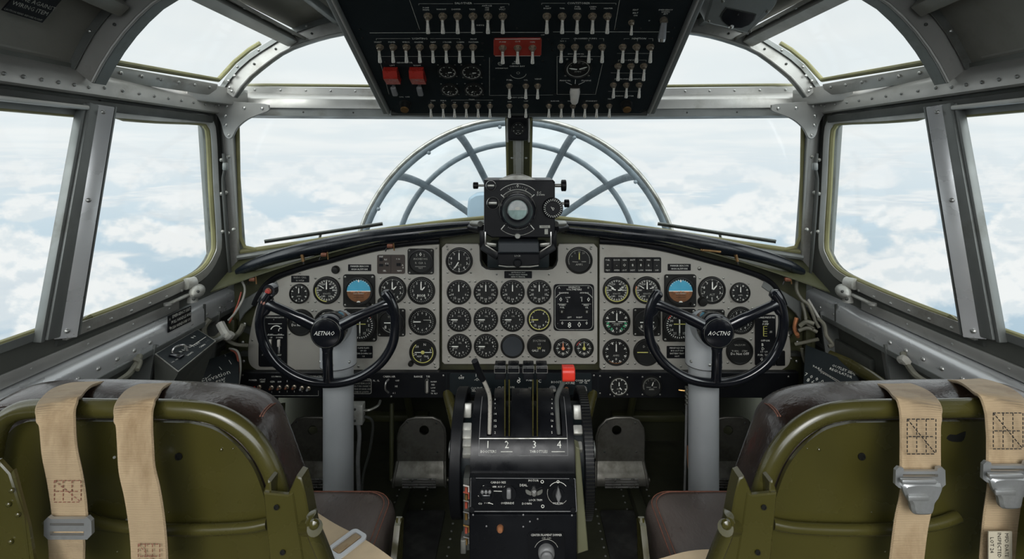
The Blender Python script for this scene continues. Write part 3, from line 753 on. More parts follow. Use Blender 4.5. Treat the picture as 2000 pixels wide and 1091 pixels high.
def sideframe():
    m = MB(); d = 1.605
    pts = [(455, 545), (520, 528), (560, 512), (560, 770), (440, 770), (438, 640), (458, 600)]
    m.prism(xz(pts, d), 0, .02, 'olive_dull', atY(d + .02), bev=.003)
    # sloping bracket under the roll
    m.prism(xz([(466, 590), (500, 570), (540, 548), (545, 560), (505, 588), (478, 612), (468, 628)], 1.56), 0, .008, 'frame_gray', atY(1.565), bev=.002)
    m.bar(P(476, 640, 1.585), P(505, 652, 1.57), .02, .012, 'frame_dark'); m.bar(P(470, 690, 1.585), P(505, 690, 1.57), .02, .010, 'frame_dark')
    for (px, py) in ((478, 632), (474, 668), (488, 600), (524, 556), (476, 705)): m.rivet(P(px, py, 1.58), (0, -1, 0), .005)
    m.box(P(455, 660, 1.58), (.02, .02, .12), 'olive_dull', .005); m.box(P(448, 715, 1.58), (.05, .02, .10), 'olive_dark', .005)
    return m
both(sideframe, 'green frame between the instrument panel and the %s wall')
# ------------------------------------------------------------------ instruments
def T(x, y, z=0): return Matrix.Translation((x, y, z))
class Panel:
    def __init__(s, thing, frame, base=0.0): s.t = thing; s.fr = frame; s.h = base
    def at(s, px, py): q = s.fr.at(px, py, s.h); return q.x, q.y
    def k(s, px, py, r): return s.fr.scale(px, py) * r
def ticks(m, x, y, z, r, n, l, w, c, a0=0, a1=360, skip=()):
    for i in range(n):
        a = radians(90 - (a0 + (a1 - a0) * i / n)); 
        if i in skip: continue
        m.line(x + (r - l) * cos(a), y + (r - l) * sin(a), x + r * cos(a), y + r * sin(a), w, z, c)
def nums(m, x, y, z, r, items, size, c, a0=0, a1=360):
    n = len(items)
    for i, t in enumerate(items):
        if not t: continue
        a = radians(90 - (a0 + (a1 - a0) * i / n)); m.text(t, x + r * cos(a), y + r * sin(a), z, size, c)
def needle(m, x, y, z, r, ang, w, c, tail=.12):
    a = radians(90 - ang); u = V((cos(a), sin(a), 0)); q = V((-u.y, u.x, 0)); o = V((x, y, z))
    pts = [o - u * r * tail - q * w * .5, o + u * r * .80 - q * w * .5, o + u * r, o + u * r * .80 + q * w * .5, o - u * r * tail + q * w * .5]
    m.add(pts + [p + V((0, 0, .0008)) for p in pts], [[5, 6, 7, 8, 9]] + [[i, (i + 1) % 5, (i + 1) % 5 + 5, i + 5] for i in range(5)], c, None, False)
def gauge(P_, px, py, r, style='eng', needles=((0, .78, 'mark'),), square=False, face='dial', label=None, name='gauge', screws=True, ring=None, extra=None, knob=None, big=False, sub=True, blank=False):
    x, y = P_.at(px, py); R = P_.k(px, py, r); h = P_.h; b = MB()
    M = T(x, y, h)
    D = R * .84
    if square:
        S = R * 1.02
        b.prism(rrect(0, 0, 2 * S, 2 * S * square, S * .16), 0, .005, 'bezel', M, bev=.0012)
        b.lathe([(R * .99, .004), (R * .97, .009), (R * .88, .0095), (D, .006), (D * .995, .0052)], 'bezel', 36, M, cap=False)
        if screws:
            for sx in (-1, 1):
                for sy in (-1, 1): b.screw(x + sx * S * .84, y + sy * S * square * .86, h + .005, R * .07)
    else:
        b.lathe([(R, 0), (R, .004), (R * .96, .0062), (R * .89, .0066), (D, .004), (D * .99, .003)], 'bezel', 36, M, cap=False)
        if screws:
            for sx in (-1, 1):
                for sy in (-1, 1): b.screw(x + sx * R * .86, y + sy * R * .86, h, R * .085)
    if knob:
        kx, ky, kr = knob
        b.lathe([(R * kr, 0), (R * kr, .010), (R * kr * .8, .014), (.0001, .015)], 'bezel', 16, T(x + kx * R, y + ky * R, h))
    g = P_.t.part(name, b, label=label)
    m = MB(); z = h + (.0058 if square else .0034); t = .0004
    m.flat([(x + a, y + c) for a, c in circ(0, 0, D, 36)], z, 'blank' if blank else face)
    z += t; w = R * .045; s = R * .235
    if style == 'eng':
        ticks(m, x, y, z, D * .97, 20, D * .10, w * .8, 'mark_dim'); ticks(m, x, y, z, D * .97, 5, D * .14, w * 1.4, 'mark', 36, 396)
        nums(m, x, y, z, D * .68, ['', '4', '', '6', '8', '10', '12', '14', '2', ''] if not big else ['', '5', '10', '15', '20', '25', '30', '35', '40', '45'], s, 'mark')
    elif style == 'eng2':
        ticks(m, x, y, z, D * .97, 24, D * .10, w * .8, 'mark_dim'); nums(m, x, y, z, D * .70, ['0', '2', '4', '6', '', '9', '8', '7', '5', '', '3', '1'], s * 1.05, 'mark'); m.text('OIL', x + D * .05, y + D * .32, z, s * .8, 'mark_dim'); m.text('RPM', x - D * .40, y - D * .20, z, s * .8, 'mark_dim')
    elif style == 'asi':
        ticks(m, x, y, z, D * .90, 48, D * .12, w * .6, 'mark_dim'); ticks(m, x, y, z, D * .90, 24, D * .17, w * 1.1, 'mark')
        nums(m, x, y, z, D * .60, ['', '40', '60', '80', '', '100', '', '140', '', '180', '', '220'], s * .85, 'mark'); m.text('KNOTS', x, y - D * .30, z, s * .7, 'mark_dim')
        m.line(x + D * .25, y + D * .16, x + D * .6, y + D * .22, w * 1.2, z, 'mark'); m.line(x - D * .25, y + D * .16, x - D * .6, y + D * .40, w * 1.2, z, 'mark')
    elif style == 'alt':
        ticks(m, x, y, z, D * .97, 50, D * .06, w * .6, 'mark_dim'); ticks(m, x, y, z, D * .97, 10, D * .12, w, 'mark'); nums(m, x, y, z, D * .72, ['', '1', '2', '3', '4', '5', '6', '7', '8', '9'], s * 1.1, 'mark')
        m.text('ALT', x, y - D * .38, z, s * .9, 'mark_dim')
    elif style == 'vsi':
        ticks(m, x, y, z, D * .97, 36, D * .08, w * .7, 'mark_dim'); nums(m, x, y, z, D * .72, ['0', '5', '1', '2', '3', '4', '6', '4', '3', '2', '1', '5'], s * 1.0, 'mark')
    elif style == 'small':
        ticks(m, x, y, z, D * .95, 24, D * .10, w * .8, 'mark_dim'); ticks(m, x, y, z, D * .95, 8, D * .2, w * 1.6, 'mark', 22, 382); m.text('0', x, y - D * .6, z, s * 1.1, 'mark'); m.text('AMPS', x, y - D * .28, z, s * .8, 'mark_dim')
    elif style == 'star':
        ticks(m, x, y, z, D * .84, 8, D * .30, w * 1.8, 'mark', 0, 360); ticks(m, x, y, z, D * .80, 24, D * .14, w, 'mark_dim'); m.text('PSI', x, y - D * .62, z, s, 'mark')
    elif style == 'text':
        m.text('SUCTION', x, y + D * .52, z, s * 1.0, 'mark_dim'); m.text('1.5', x, y + D * .20, z, s * .9, 'mark_dim'); m.text('GALS', x - D * .40, y - D * .42, z, s, 'mark'); m.text('IN', x + D * .42, y - D * .42, z, s, 'mark'); m.text('W', x, y - D * .20, z, s * 1.3, 'mark_y')
    elif style == 'turn':
        m.line(x - D * .62, y, x + D * .62, y, w * 1.8, z, 'mark'); m.arc(x, y, D * .80, D * .85, 118, 242, z, 'mark_dim', 20)
        for sx in (-1, 1):
            m.text('8', x + sx * D * .5, y - D * .38, z, s * 1.6, 'mark'); m.line(x + sx * D * .2, y - D * .5, x + sx * D * .1, y - D * .7, w, z, 'mark_dim')
        m.text('TURN', x, y + D * .5, z, s * .8, 'mark_dim')
    elif style == 'compass':
        ticks(m, x, y, z, D * .95, 36, D * .12, w, 'mark'); nums(m, x, y, z, D * .66, ['N', '3', '6', 'E', '12', '15', 'S', '21', '24', 'W', '30', '33'], s * .9, 'mark')
        m.line(x - D * .42, y + D * .10, x + D * .42, y + D * .10, w * 1.3, z + t, 'mark_y'); m.line(x, y - D * .55, x, y + D * .45, w * 1.7, z + t, 'mark')
    elif style == 'adf':
        nums(m, x, y, z, D * .70, ['N', '', '3', '', '6', '', 'S', '', '24', '', '30', ''], s * 1.1, 'mark', 15, 375); m.arc(x, y, D * .86, D * .93, 60, 320, z, 'mark_y', 32)
        m.line(x - D * .7, y, x + D * .8, y, w * 1.2, z, 'mark'); m.text('ADF   TRK', x, y - D * .35, z, s * .8, 'mark'); m.lathe([(D * .17, 0), (D * .14, .0015), (.0001, .002)], 'mark_y', 16, T(x, y, z))
    elif style == 'top':
        nums(m, x, y, z, D * .68, ['6', '2', '', '', '', '', '', '', '', '', '', '5'], s * 1.2, 'mark_dim'); m.text('0', x, y + D * .66, z, s * 1.9, 'mark'); m.text('INCHES HG', x, y + D * .25, z, s * .9, 'mark_dim'); m.text('R  CLR  L', x, y - D * .12, z, s * .9, 'mark_dim')
        m.line(x - D * .5, y - D * .45, x + D * .5, y - D * .45, w * .6, z, 'mark_dim'); m.text('TEST', x, y - D * .6, z, s * .7, 'mark_dim')
    elif style == 'nav':
        m.text('D  .  F', x, y + D * .5, z, s, 'mark_dim'); m.line(x - D * .85, y, x + D * .1, y, w * 1.6, z, 'mark_y'); m.text('TO', x + D * .4, y, z, s, 'mark_dim')
    elif style == 'note':
        m.text('VACUUM', x, y + D * .55, z, s * .8, 'mark_dim'); m.text('TURN', x - D * .42, y + D * .02, z, s * .8, 'mark_dim'); m.text('STBY', x + D * .42, y + D * .02, z, s * .8, 'mark_dim'); m.text('Do Not OFF', x, y - D * .22, z, s * 1.1, 'mark')
    elif style == 'map':
        ticks(m, x, y, z, D * .97, 40, D * .08, w * .7, 'mark_dim', 250, 470); m.line(x - D * .6, y - D * .1, x - D * .1, y - D * .13, w * .8, z, 'mark_dim'); m.line(x + D * .2, y - D * .1, x + D * .6, y - D * .1, w * .8, z, 'mark_dim')
        m.text('AMPS', x, y - D * .36, z, s * .9, 'mark_dim'); nums(m, x, y, z, D * .74, ['10', '20', '', '', '', '', '', '', '', '', '0', '5'], s * .8, 'mark_dim')
    if ring:
        for (a0, a1, c) in ring: m.arc(x, y, D * .92, D * .985, a0, a1, z + t, c, 40)
    if extra: extra(m, x, y, z + t, D, s, w)
    d = P_.t.part('dial', m, parent=g)
    if needles:
        q = MB()
        for (a, l, c) in needles: needle(q, x, y, z + .0016, D * l, a, R * .085, c)
        if style in ('star',): q.lathe([(R * .17, 0), (R * .14, .003), (.0001, .0035)], needles[0][2], 12, T(x, y, z + .001))
        else: q.lathe([(R * .10, -.001), (R * .09, .0012), (.0001, .0014)], 'bezel', 12, T(x, y, z + .0016))
        P_.t.part('needle', q, parent=g)
    return g
def horizon(P_, px, py, r, label):
    x, y = P_.at(px, py); R = P_.k(px, py, r); h = P_.h; b = MB(); M = T(x, y, h)
    b.prism(rrect(0, 0, 2 * R, 2.06 * R, R * .16), 0, .006, 'bezel', M, bev=.0015)
    b.lathe([(R * .92, .005), (R * .90, .011), (R * .80, .0115), (R * .74, .0075)], 'bezel', 40, M, cap=False)
    for sx in (-1, 1):
        for sy in (-1, 1): b.screw(x + sx * R * .86, y + sy * R * .88, h + .006, R * .07)
    b.lathe([(R * .10, 0), (R * .10, .012), (R * .07, .015), (.0001, .015)], 'bezel', 14, T(x + R * .66, y - R * .80, h + .004))
    g = P_.t.part('attitude_indicator', b, label=label)
    m = MB(); D = R * .75; z = h + .0075
    m.flat(circ(x, y, D * 1.04, 40), z - .0003, 'dial')
    up = [(x + D * cos(radians(a)), y + D * .92 * sin(radians(a))) for a in range(0, 181, 6)]; m.flat(up, z, 'sky_blue')
    dn = [(x - D * cos(radians(a)), y - D * .92 * sin(radians(a))) for a in range(0, 181, 6)]; m.flat(dn, z, 'earth_brown')
    m.line(x - D, y, x + D, y, R * .05, z + .0004, 'mark')
    ticks(m, x, y, z + .0006, D * .99, 11, D * .10, R * .035, 'mark', -60, 72)
    m.flat([(x - D * .1, y + D * .90), (x + D * .1, y + D * .90), (x, y + D * .72)], z + .0008, 'mark')
    m.text('TEST INVERT', x, y - D * .20, z + .0006, R * .12, 'mark_dim')
    for k in (.36, .52): m.line(x - D * .4, y - D * k, x + D * .4, y - D * k, R * .02, z + .0006, 'black_satin')
    m.flat([(x - D * .17, y - D * .93), (x + D * .17, y - D * .93), (x + D * .08, y - D * .82), (x - D * .08, y - D * .82)], z + .001, 'mark')
    P_.t.part('dial', m, parent=g)
    q = MB(); q.box((x - D * .45, y - .001, z + .003), (D * .35, .0016, .001), 'mark_o'); q.box((x + D * .45, y - .001, z + .003), (D * .35, .0016, .001), 'mark_o'); q.lathe([(R * .04, 0), (R * .03, .002), (.0001, .002)], 'mark_o', 10, T(x, y - .001, z + .002))
    P_.t.part('miniature_wings', q, parent=g)
def plate(P_, x0, y0, x1, y1, lines, size=.5, m_='black_satin', name='placard', tc='mark', th=.0015, label=None, border=False, rows=None):
    a = P_.at(x0, y0); b = P_.at(x1, y1); cx, cy = (a[0] + b[0]) / 2, (a[1] + b[1]) / 2; w, hh = abs(b[0] - a[0]), abs(a[1] - b[1]); h = P_.h
    m = MB(); m.prism(rrect(cx, cy, w, hh, min(w, hh) * .08, 3), h, h + th, m_, bev=.0004)
    if border:
        o = rrect(cx, cy, w * .94, hh * .95, min(w, hh) * .12, 3); i = rrect(cx, cy, w * .94 - .0025, hh * .95 - .0025, min(w, hh) * .11, 3); k = len(o)
        m.add([V((*p, h + th + .0002)) for p in o + i], [[j, (j + 1) % k, (j + 1) % k + k, j + k] for j in range(k)], tc, None, False)
    n = len(lines)
    for i, t in enumerate(lines):
        if t: m.text(t, cx, cy + hh * (.5 - (i + .5) / n) * .9, h + th + .0003, hh / max(1, n) * size * 1.35, tc, sx=min(1.0, w * .92 / max(1e-6, len(t) * .62 * hh / max(1, n) * size * 1.35)))
    return P_.t.part(name, m, label=label)

# left panel -------------------------------------------------------
FP = facing(1.56); FP = Frame(P(1016, 600, 1.56), (1, 0, 0), (0, 0, 1))
def panel_outline(pts, closed=True): return [tuple(FP.at(a, b)[:2]) for a, b in pts]
def plate_thing(name, label, px, holes=()):
    t = Thing(name, label, 'instrument panel', FP); m = MB(); poly = panel_outline(px)
    m.prism(poly, -.012, 0, 'panel', bev=.0015); return t, m
def smooth_pts(head, curve, n=5):
    return head + [(p.x, p.y) for p in cr([V((*q, 0)) for q in curve], n)]
left_px = smooth_pts([], [(858, 477), (800, 481), (741, 490), (690, 502), (644, 515), (605, 525), (573, 535), (540, 548), (517, 568), (500, 600), (488, 650), (484, 690), (488, 712), (503, 723)]) + [(853, 723), (858, 718)]
tL, m = plate_thing('instrument_panel', 'curved grey instrument panel facing the left seat', left_px)
PL = Panel(tL, FP)
for (a, b) in ((493, 664), (562, 718), (700, 715), (850, 716), (852, 484), (650, 522), (586, 533)): x, y = PL.at(a, b); m.screw(x, y, 0, .0035)
tL.part('panel_plate', m)
def edge_trim(t, px, nm='edge_trim'):
    e = MB(); e.tube([V((*q, -.001)) for q in panel_outline(px)], .0085, 'black_satin', 8); return t.part(nm, e)
edge_trim(tL, [(x, y - 6) if x > 560 else (x - 4, y - 5) for x, y in left_px[0:46]])
N0 = ((0, .82, 'mark'),)
gauge(PL, 585, 573, 19.5, 'small', label='small round gauge with white needle pointing up')
gauge(PL, 639, 566, 27, 'asi', N0, ring=((180, 285, 'mark_y'),), label='airspeed gauge with yellow arc on the lower left')
horizon(PL, 702, 567, 31, 'attitude indicator with blue sky and brown ground')
gauge(PL, 767, 566, 27, 'alt', ((0, .80, 'mark'), (45, .52, 'mark')), label='altimeter with two white needles', knob=(-.85, -.75, .2))
gauge(PL, 823, 567, 27, 'vsi', ((0, .78, 'mark'), (42, .5, 'mark')), extra=lambda m, x, y, z, D, s, w: m.text('8008', x, y - D * .42, z, s * 1.3, 'mark'))
gauge(PL, 822, 510, 25, 'top', (), square=.98, label='radio altimeter in a square mount')
gauge(PL, 588, 629, 26, 'note', ())
gauge(PL, 640, 629, 26, 'small')
gauge(PL, 704, 634, 32, 'compass', (), square=.98, ring=((30, 55, 'mark_r'),), label='square radio compass with crossed needles')
gauge(PL, 765, 629, 26.5, 'turn', (), square=1.0, label='square turn indicator with white bar')
gauge(PL, 825, 627, 27, 'vsi', ((270, .80, 'mark'),), extra=lambda m, x, y, z, D, s, w: m.line(x + D * .1, y + D * .14, x + D * .75, y + D * .14, w, z, 'mark_dim'))
gauge(PL, 826, 687, 26.5, 'adf', (), knob=(-.86, -.80, .2), label='direction gauge with yellow ring and yellow hub')
m = MB(); x, y = PL.at(656, 526); m.lathe([(.0125, 0), (.0125, .006), (.009, .011), (.0001, .012)], 'bezel', 16, T(x, y)); tL.part('knob', m)
plate(PL, 680, 516, 725, 529, ['MARKER BEACON', 'HIGH ALTITUDE'], label='small black placard')
plate(PL, 569, 538, 604, 551, ['RADIO CALL', 'N 10728'], tc='mark_dim')
plate(PL, 692, 675, 728, 699, ['CLIMB FLAPS', 'UP 155', 'GEAR DOWN 160', '1.8'])
pl = plate(PL, 737, 497, 791, 534, [], m_='brown_plate', name='switch_plate', th=.003, label='dark brown plate with four small openings')
m = MB(); z = .0034
for (a, b, w, h) in ((745, 506, 6, 6), (745, 517, 8, 5), (779, 516, 8, 6), (757, 517, 5, 4)):
    x, y = PL.at(a, b); m.box((x, y, z), (w * .00156, h * .00156, .002), 'black_satin')
x, y = PL.at(764, 516); m.line(x, y - .026, x, y + .026, .001, z, 'black_satin')
for (a, b, t) in ((745, 500.5, 'VHF'), (754, 506, 'ILS'), (778, 505, '1 16'), (756, 514, 'C 2'), (787, 517, 'A'), (752, 528, 'SEL'), (781, 528, 'NAV'), (788, 522, '8')): x, y = PL.at(a, b); m.text(t, x, y, z + .0011, .007, 'mark')
tL.part('switch_markings', m, parent=pl)
# gear / flap plate behind the left wheel
pl = plate(PL, 506, 615, 561, 715, [], name='control_plate', th=.004, label='tall black plate with sliding controls')
m = MB(); z = .0044
for (a, b, t, s) in ((538, 619, 'POSITION INDICATOR', .0055), (536, 623, '0', .006), (530, 652, 'FLAPS', .006), (548, 652, 'GEAR', .006), (531, 658, 'UP', .006), (547, 658, 'DOWN', .006), (546, 692, 'RESET', .006), (514, 692, 'O', .006)): x, y = PL.at(a, b); m.text(t, x, y, z, s, 'mark')
for (x0, y0, x1, y1) in ((525, 631, 552, 631), (522, 653, 556, 653)): p, q = PL.at(x0, y0), PL.at(x1, y1); m.line(*p, *q, .0012, z, 'mark')
x, y = PL.at(541, 646); m.arc(x, y, .016, .019, 290, 400, z, 'mark'); x, y = PL.at(550, 644); m.arc(x, y, .006, .008, 250, 380, z, 'mark')
tL.part('plate_markings', m, parent=pl)
for (a, c1) in ((530, 'knob_pale'), (547, 'knob_pale')):
    m = MB(); x, y = PL.at(a, 668); m.box((x, y, z + .003), (.009, .022, .008), c1, .002); x, y = PL.at(a, 682); m.box((x, y, z + .002), (.006, .020, .004), 'steel', .001); tL.part('slider_knob', m, parent=pl)
m = MB(); x, y = PL.at(548, 703); m.tube([(x, y + .008, z), (x - .001, y - .012, z + .012)], [.003, .0045], 'steel', 10); tL.part('toggle_lever', m, parent=pl)

# centre panel -----------------------------------------------------
c_px = [(863, 484), (871, 476), (934, 476), (937, 480), (938, 510), (941, 518), (949, 524), (958, 526), (1070, 526), (1080, 524), (1086, 518), (1089, 508), (1089, 482), (1092, 476), (1160, 476), (1167, 484), (1167, 706), (1162, 711), (868, 711), (863, 706)]
tC, m = plate_thing('instrument_panel', 'rectangular grey instrument panel between the two steering wheels', c_px)
PC = Panel(tC, FP)
for (a, b) in ((873, 477.5 + 3), (1155, 481), (970, 535), (1072, 535), (876, 704), (1085, 704), (1157, 704)): x, y = PC.at(a, b); m.screw(x, y, 0, .0035)
tC.part('panel_plate', m)
e = MB(); e.tube([V((*q, .001)) for q in panel_outline([(938.5, 480), (939, 508), (942, 518), (950, 523.5), (958, 525), (1070, 525), (1079, 523), (1085, 517), (1088, 508), (1088, 482)])], .003, 'bezel', 8); tC.part('cutout_lip', e)
gauge(PC, 897, 509, 26.5, 'alt', ((0, .80, 'mark'), (212, .75, 'mark')), label='clock-like gauge with two white hands')
gauge(PC, 1131, 508, 26.5, 'map', ((0, .75, 'mark_y'),), label='gauge with yellow needle and mostly plain face')
for i, a in enumerate((896.5, 949, 1001, 1053)): gauge(PC, a, 570, 24, 'eng', N0, big=i % 2 == 1)
for i, a in enumerate((896.5, 949, 1001)): gauge(PC, a, 623, 24, 'eng2', ((270, .80, 'mark'),))
gauge(PC, 1053, 623, 24, 'eng', ((270, .80, 'mark_y'),), ring=((0, 360, 'mark_y'),), label='gauge with yellow ring and yellow needle')
for i, a in enumerate((897.5, 949.5)): gauge(PC, a, 675, 24, 'eng2', ((270, .80, 'mark'),))
gauge(PC, 1001, 675, 23.5, 'none', (), blank=True, label='blanked gauge opening with plain dark cover')
gauge(PC, 1053, 675, 24, 'text', (), label='black round indicator with printed words')
gauge(PC, 1099.5, 679, 19, 'star', ((0, .75, 'mark_o'),), label='small gauge with orange needle')
gauge(PC, 1140.5, 679, 19, 'star', ((0, .75, 'mark_y'),), ring=((290, 330, 'mark_r'),), label='small gauge with orange and yellow needle')
plate(PC, 985, 529, 1039, 543, ['CAUTION DO NOT', 'TOUCH UNLESS TRAINED', 'REFER TO MANUAL'])
pl = plate(PC, 1081, 554, 1160, 645, [], name='control_plate', th=.004, border=True, tc='mark_dim', label='square black plate with white numerals and scales')
m = MB(); z = .0046
def tx(P_, m, items, z, c='mark'):
    for (a, b, t, s) in items: x, y = P_.at(a, b); m.text(t, x, y, z, s * .00156, c)
tx(PC, m, [(1121, 560, 'GENERATOR', 4), (1121, 564.5, 'VOLTMETERS', 5), (1092, 561, 'A', 5), (1149, 561, 'D', 5), (1101, 571, 'MAIN BUS', 4.2), (1141, 571, 'AUX BUS', 4.2), (1095, 584, '0', 12), (1109, 580, 'LOW', 4), (1108, 586, '2', 8), (1135, 580, 'HI', 4), (1136, 585, '1', 9), (1149, 584, '0', 12),
            (1098, 595, 'PUMPS', 4), (1144.5, 595, 'PRESS', 4), (1098, 599.5, 'FUEL', 4), (1145.5, 599.5, 'OIL', 4), (1112, 618.5, 'LEFT', 4), (1131, 618.5, 'RIGHT', 4), (1098, 630, '0', 9), (1145.5, 630, '0', 9), (1112, 634, '8', 16), (1131, 633, '0', 15), (1089, 630, '-', 5)], z)
for (x0, y0, x1, y1) in ((1089, 595 - 2.5, 1106, 592.5), (1136, 592.5, 1154, 592.5), (1093, 624, 1147, 624)): p, q = PC.at(x0, y0), PC.at(x1, y1); m.line(*p, *q, .0012, z, 'mark_dim')
for a in (1097, 1145.5):
    x, y = PC.at(a, 607); m.prism(rrect(x, y, .014, .012, .004), z - .001, z + .004, 'bezel', bev=.001); m.text('8', x, y, z + .0042, .011, 'mark_dim')
for (a, a0, a1) in ((1103, 300, 380), (1139, -20, 60)): x, y = PC.at(a, 590); m.arc(x, y, .030, .032, a0, a1, z, 'mark_dim', 10)
tC.part('plate_markings', m, parent=pl)

# right panel ------------------------------------------------------
right_px = [(2029 - x + (0), y) for x, y in left_px]
right_px = [(min(x, 1549), y) for x, y in right_px]
tR, m = plate_thing('instrument_panel', 'curved grey instrument panel facing the right seat', right_px)
PR = Panel(tR, FP)
for (a, b) in ((1541, 655), (1473, 718), (1330, 715), (1180, 716), (1178, 484), (1366, 524), (1545, 700)): x, y = PR.at(a, b); m.screw(x, y, 0, .0035 if a != 1366 else .006)
tR.part('panel_plate', m)
edge_trim(tR, [(x, y - 6) if x < 1470 else (x + 4, y - 5) for x, y in right_px[0:46]])
gauge(PR, 1204, 566, 27, 'asi', ((292, .55, 'mark'), (82, .5, 'mark')), ring=((60, 290, 'mark_y'),), label='airspeed gauge with long yellow arc')
gauge(PR, 1263, 566, 27, 'asi', N0, ring=((180, 275, 'mark_y'), (275, 292, 'mark_o')), label='airspeed gauge half behind the steering wheel rim')
horizon(PR, 1328, 567, 31, 'attitude indicator with blue sky and brown ground')
gauge(PR, 1390, 566, 27, 'alt', ((0, .80, 'mark'), (42, .62, 'mark')), knob=(-.70, -.80, .34), label='altimeter with adjusting knob on the lower left')
gauge(PR, 1445, 571, 20, 'small')
def greens(m, x, y, z, D, s, w):
    for a in (100, 122, 145, 215, 238, 260): q = radians(90 - a); m.line(x + D * .66 * cos(q), y + D * .66 * sin(q), x + D * .88 * cos(q), y + D * .88 * sin(q), w * 2.6, z, 'mark_g')
    m.line(x - D * .8, y, x + D * .8, y, w * 1.2, z, 'mark'); m.line(x - D * .4, y - D * .14, x + D * .5, y - D * .14, w * .7, z, 'mark_dim')
gauge(PR, 1204, 627, 27, 'small', N0, extra=greens, label='gauge with green marks along its lower half')
gauge(PR, 1263, 628, 26.5, 'turn', (), square=1.0, label='square turn indicator with white bars')
gauge(PR, 1326, 634, 32, 'compass', (), square=.98, ring=((300, 325, 'mark_r'),), label='square radio compass with crossed yellow and white needles')
gauge(PR, 1388, 630, 26, 'turn', (), square=1.0)
gauge(PR, 1446, 625, 27, 'vsi', ())
gauge(PR, 1203, 687, 26.5, 'small', N0, ring=((150, 220, 'earth_brown'),))
gauge(PR, 1263, 687, 26.5, 'nav', (), label='plain black gauge crossed by a yellow line')
gauge(PR, 1444, 685, 26.5, 'note', ())
plate(PR, 1304, 515, 1349, 528, ['MARKER BEACON', 'HIGH ALTITUDE'])
plate(PR, 1302, 675, 1342, 699, ['MANIFOLD FAN', 'BUS OUT 50V', 'BATTERY TRAY', 'HOT'])
pl = plate(PR, 1180, 502, 1291, 532, [], name='annunciator_plate', th=.003, border=False, label='long black plate of seven small windows')
m = MB(); z = .0034
for i, a in enumerate((1186.5, 1204, 1219, 1235, 1251, 1266, 1282)):
    x, y = PR.at(a, 517); m.prism(rrect(x, y, .021, .040, .002, 2), z - .001, z + .001, 'bezel')
    tx(PR, m, [(a, 507, ('FUEL', 'DOOR', 'GEN', 'BATT', 'OIL', 'FIRE', 'HYDR')[i], 4), (a, 517, ('=', '-', 'O', '8', '8', '6', '-')[i], 7), (a, 527, ('TEST', 'OPEN', 'OUT', 'HOT', 'LOW', 'WARN', 'OFF')[i], 4)], z + .0013, 'mark' if i else 'mark')
tR.part('annunciator_window', m, parent=pl)
pl = plate(PR, 1474, 614, 1514, 713, [], name='control_plate', th=.004, label='tall black plate with yellow scale')
m = MB(); z = .0044
tx(PR, m, [(1495, 619, 'BRAKE PRESSURE', 4.5), (1494, 627, 'HYD', 5), (1494, 632, 'PUMP', 5), (1504, 647, '.55', 5), (1489, 664, 'OFF', 5), (1498, 664, 'ON', 5), (1488, 672, 'B', 8), (1489, 680, 'D', 8), (1491, 685.5, 'LO  LO', 4.5), (1484, 692, 'FUEL', 5), (1497, 692, 'TAIL', 5), (1486, 700, 'G', 8), (1488, 706, 'Z', 8), (1497, 701, 's', 8)], z)
p, q = PR.at(1490, 636), PR.at(1490, 655); m.line(*p, *q, .0022, z, 'mark_y')
for yy in (636, 641, 646, 650, 655): p, q = PR.at(1490, yy), PR.at(1497, yy); m.line(*p, *q, .001, z, 'mark_y')
tR.part('plate_markings', m, parent=pl)
m = MB(); x, y = PR.at(1523, 698); m.box((x, y, .004), (.026, .045, .008), 'black_satin', .002); tR.part('switch_box', m)

# lower black panel ------------------------------------------------
FL = Frame(P(1016, 750, 1.535), (1, 0, 0), (0, 0, 1))
tB = Thing('lower_switch_panel', 'long black switch panel running below the three grey instrument panels', 'switch panel', FL); PB = Panel(tB, FL)
m = MB()
def flp(pts): return [tuple(FL.at(a, b)[:2]) for a, b in pts]
m.prism(flp([(470, 727), (1560, 727), (1562, 777), (466, 777)]), -.02, 0, 'black_satin', bev=.002)
for a in (872, 1168): p = FL.at(a, 728), FL.at(a, 776); m.line(*p[0][:2], *p[1][:2], .0015, .0004, 'black_panel')
for (a, b) in ((474, 732), (866, 733), (876, 768), (1160, 733), (1172, 734), (1172, 768), (1344, 774), (1540, 735), (1200, 776 - 3), (690, 773), (764, 774)): x, y = PB.at(a, b); m.screw(x, y, 0, .003)
tB.part('panel_plate', m)
m = MB(); q = flp([(878, 728), (1156, 728), (1156, 770), (878, 770)]); x0, y0, x1, y1 = q[0][0], q[2][1], q[1][0], q[0][1]
m.prism(rrect((x0 + x1) / 2, (y0 + y1) / 2, x1 - x0, y1 - y0, .008), 0, .003, 'black_panel', bev=.001)
tx(PB, m, [(901, 737, 'OFF', 6.5), (901, 732.5, '+', 6.5), (930, 732, 'I', 7.8), (932, 740, '-O-', 7.8), (901, 757, 'CRS', 5.9), (901, 761.5, 'ST  BY', 5.9), (931, 757, 'COURSE', 5.9), (931, 761.5, 'SELECT', 5.9), (978, 756, 'CLG', 6.5), (980, 763, 'FLIR', 6.5), (1000, 755, 'ON', 5.9), (1035, 757, 'LI', 6.5), (1062, 766, 'STBD', 5.9), (1086, 745, 'BOOST', 5.9), (1110, 747, 'MIXTURE', 5.9), (1138, 742, 'COWL FLAP', 5.2), (1139, 746, 'OP  CL', 5.2), (1013, 742, '8', 16.9), (1034, 741, 'FUEL', 5.9), (1054, 743, 'C', 9.1)], .0033)
sp_ = tB.part('centre_subpanel', m)
for (a, b, r) in ((1079, 758, 7), (1139, 758, 7)):
    m = MB(); x, y = PB.at(a, b); k = r * .0015; m.lathe([(k, .003), (k, .008), (k * .8, .010), (.0001, .010)], 'knob_gray', 14, T(x, y)); m.box((x, y, .013), (k * 1.7, k * .45, .008), 'knob_pale', .001); tB.part('selector_knob', m)
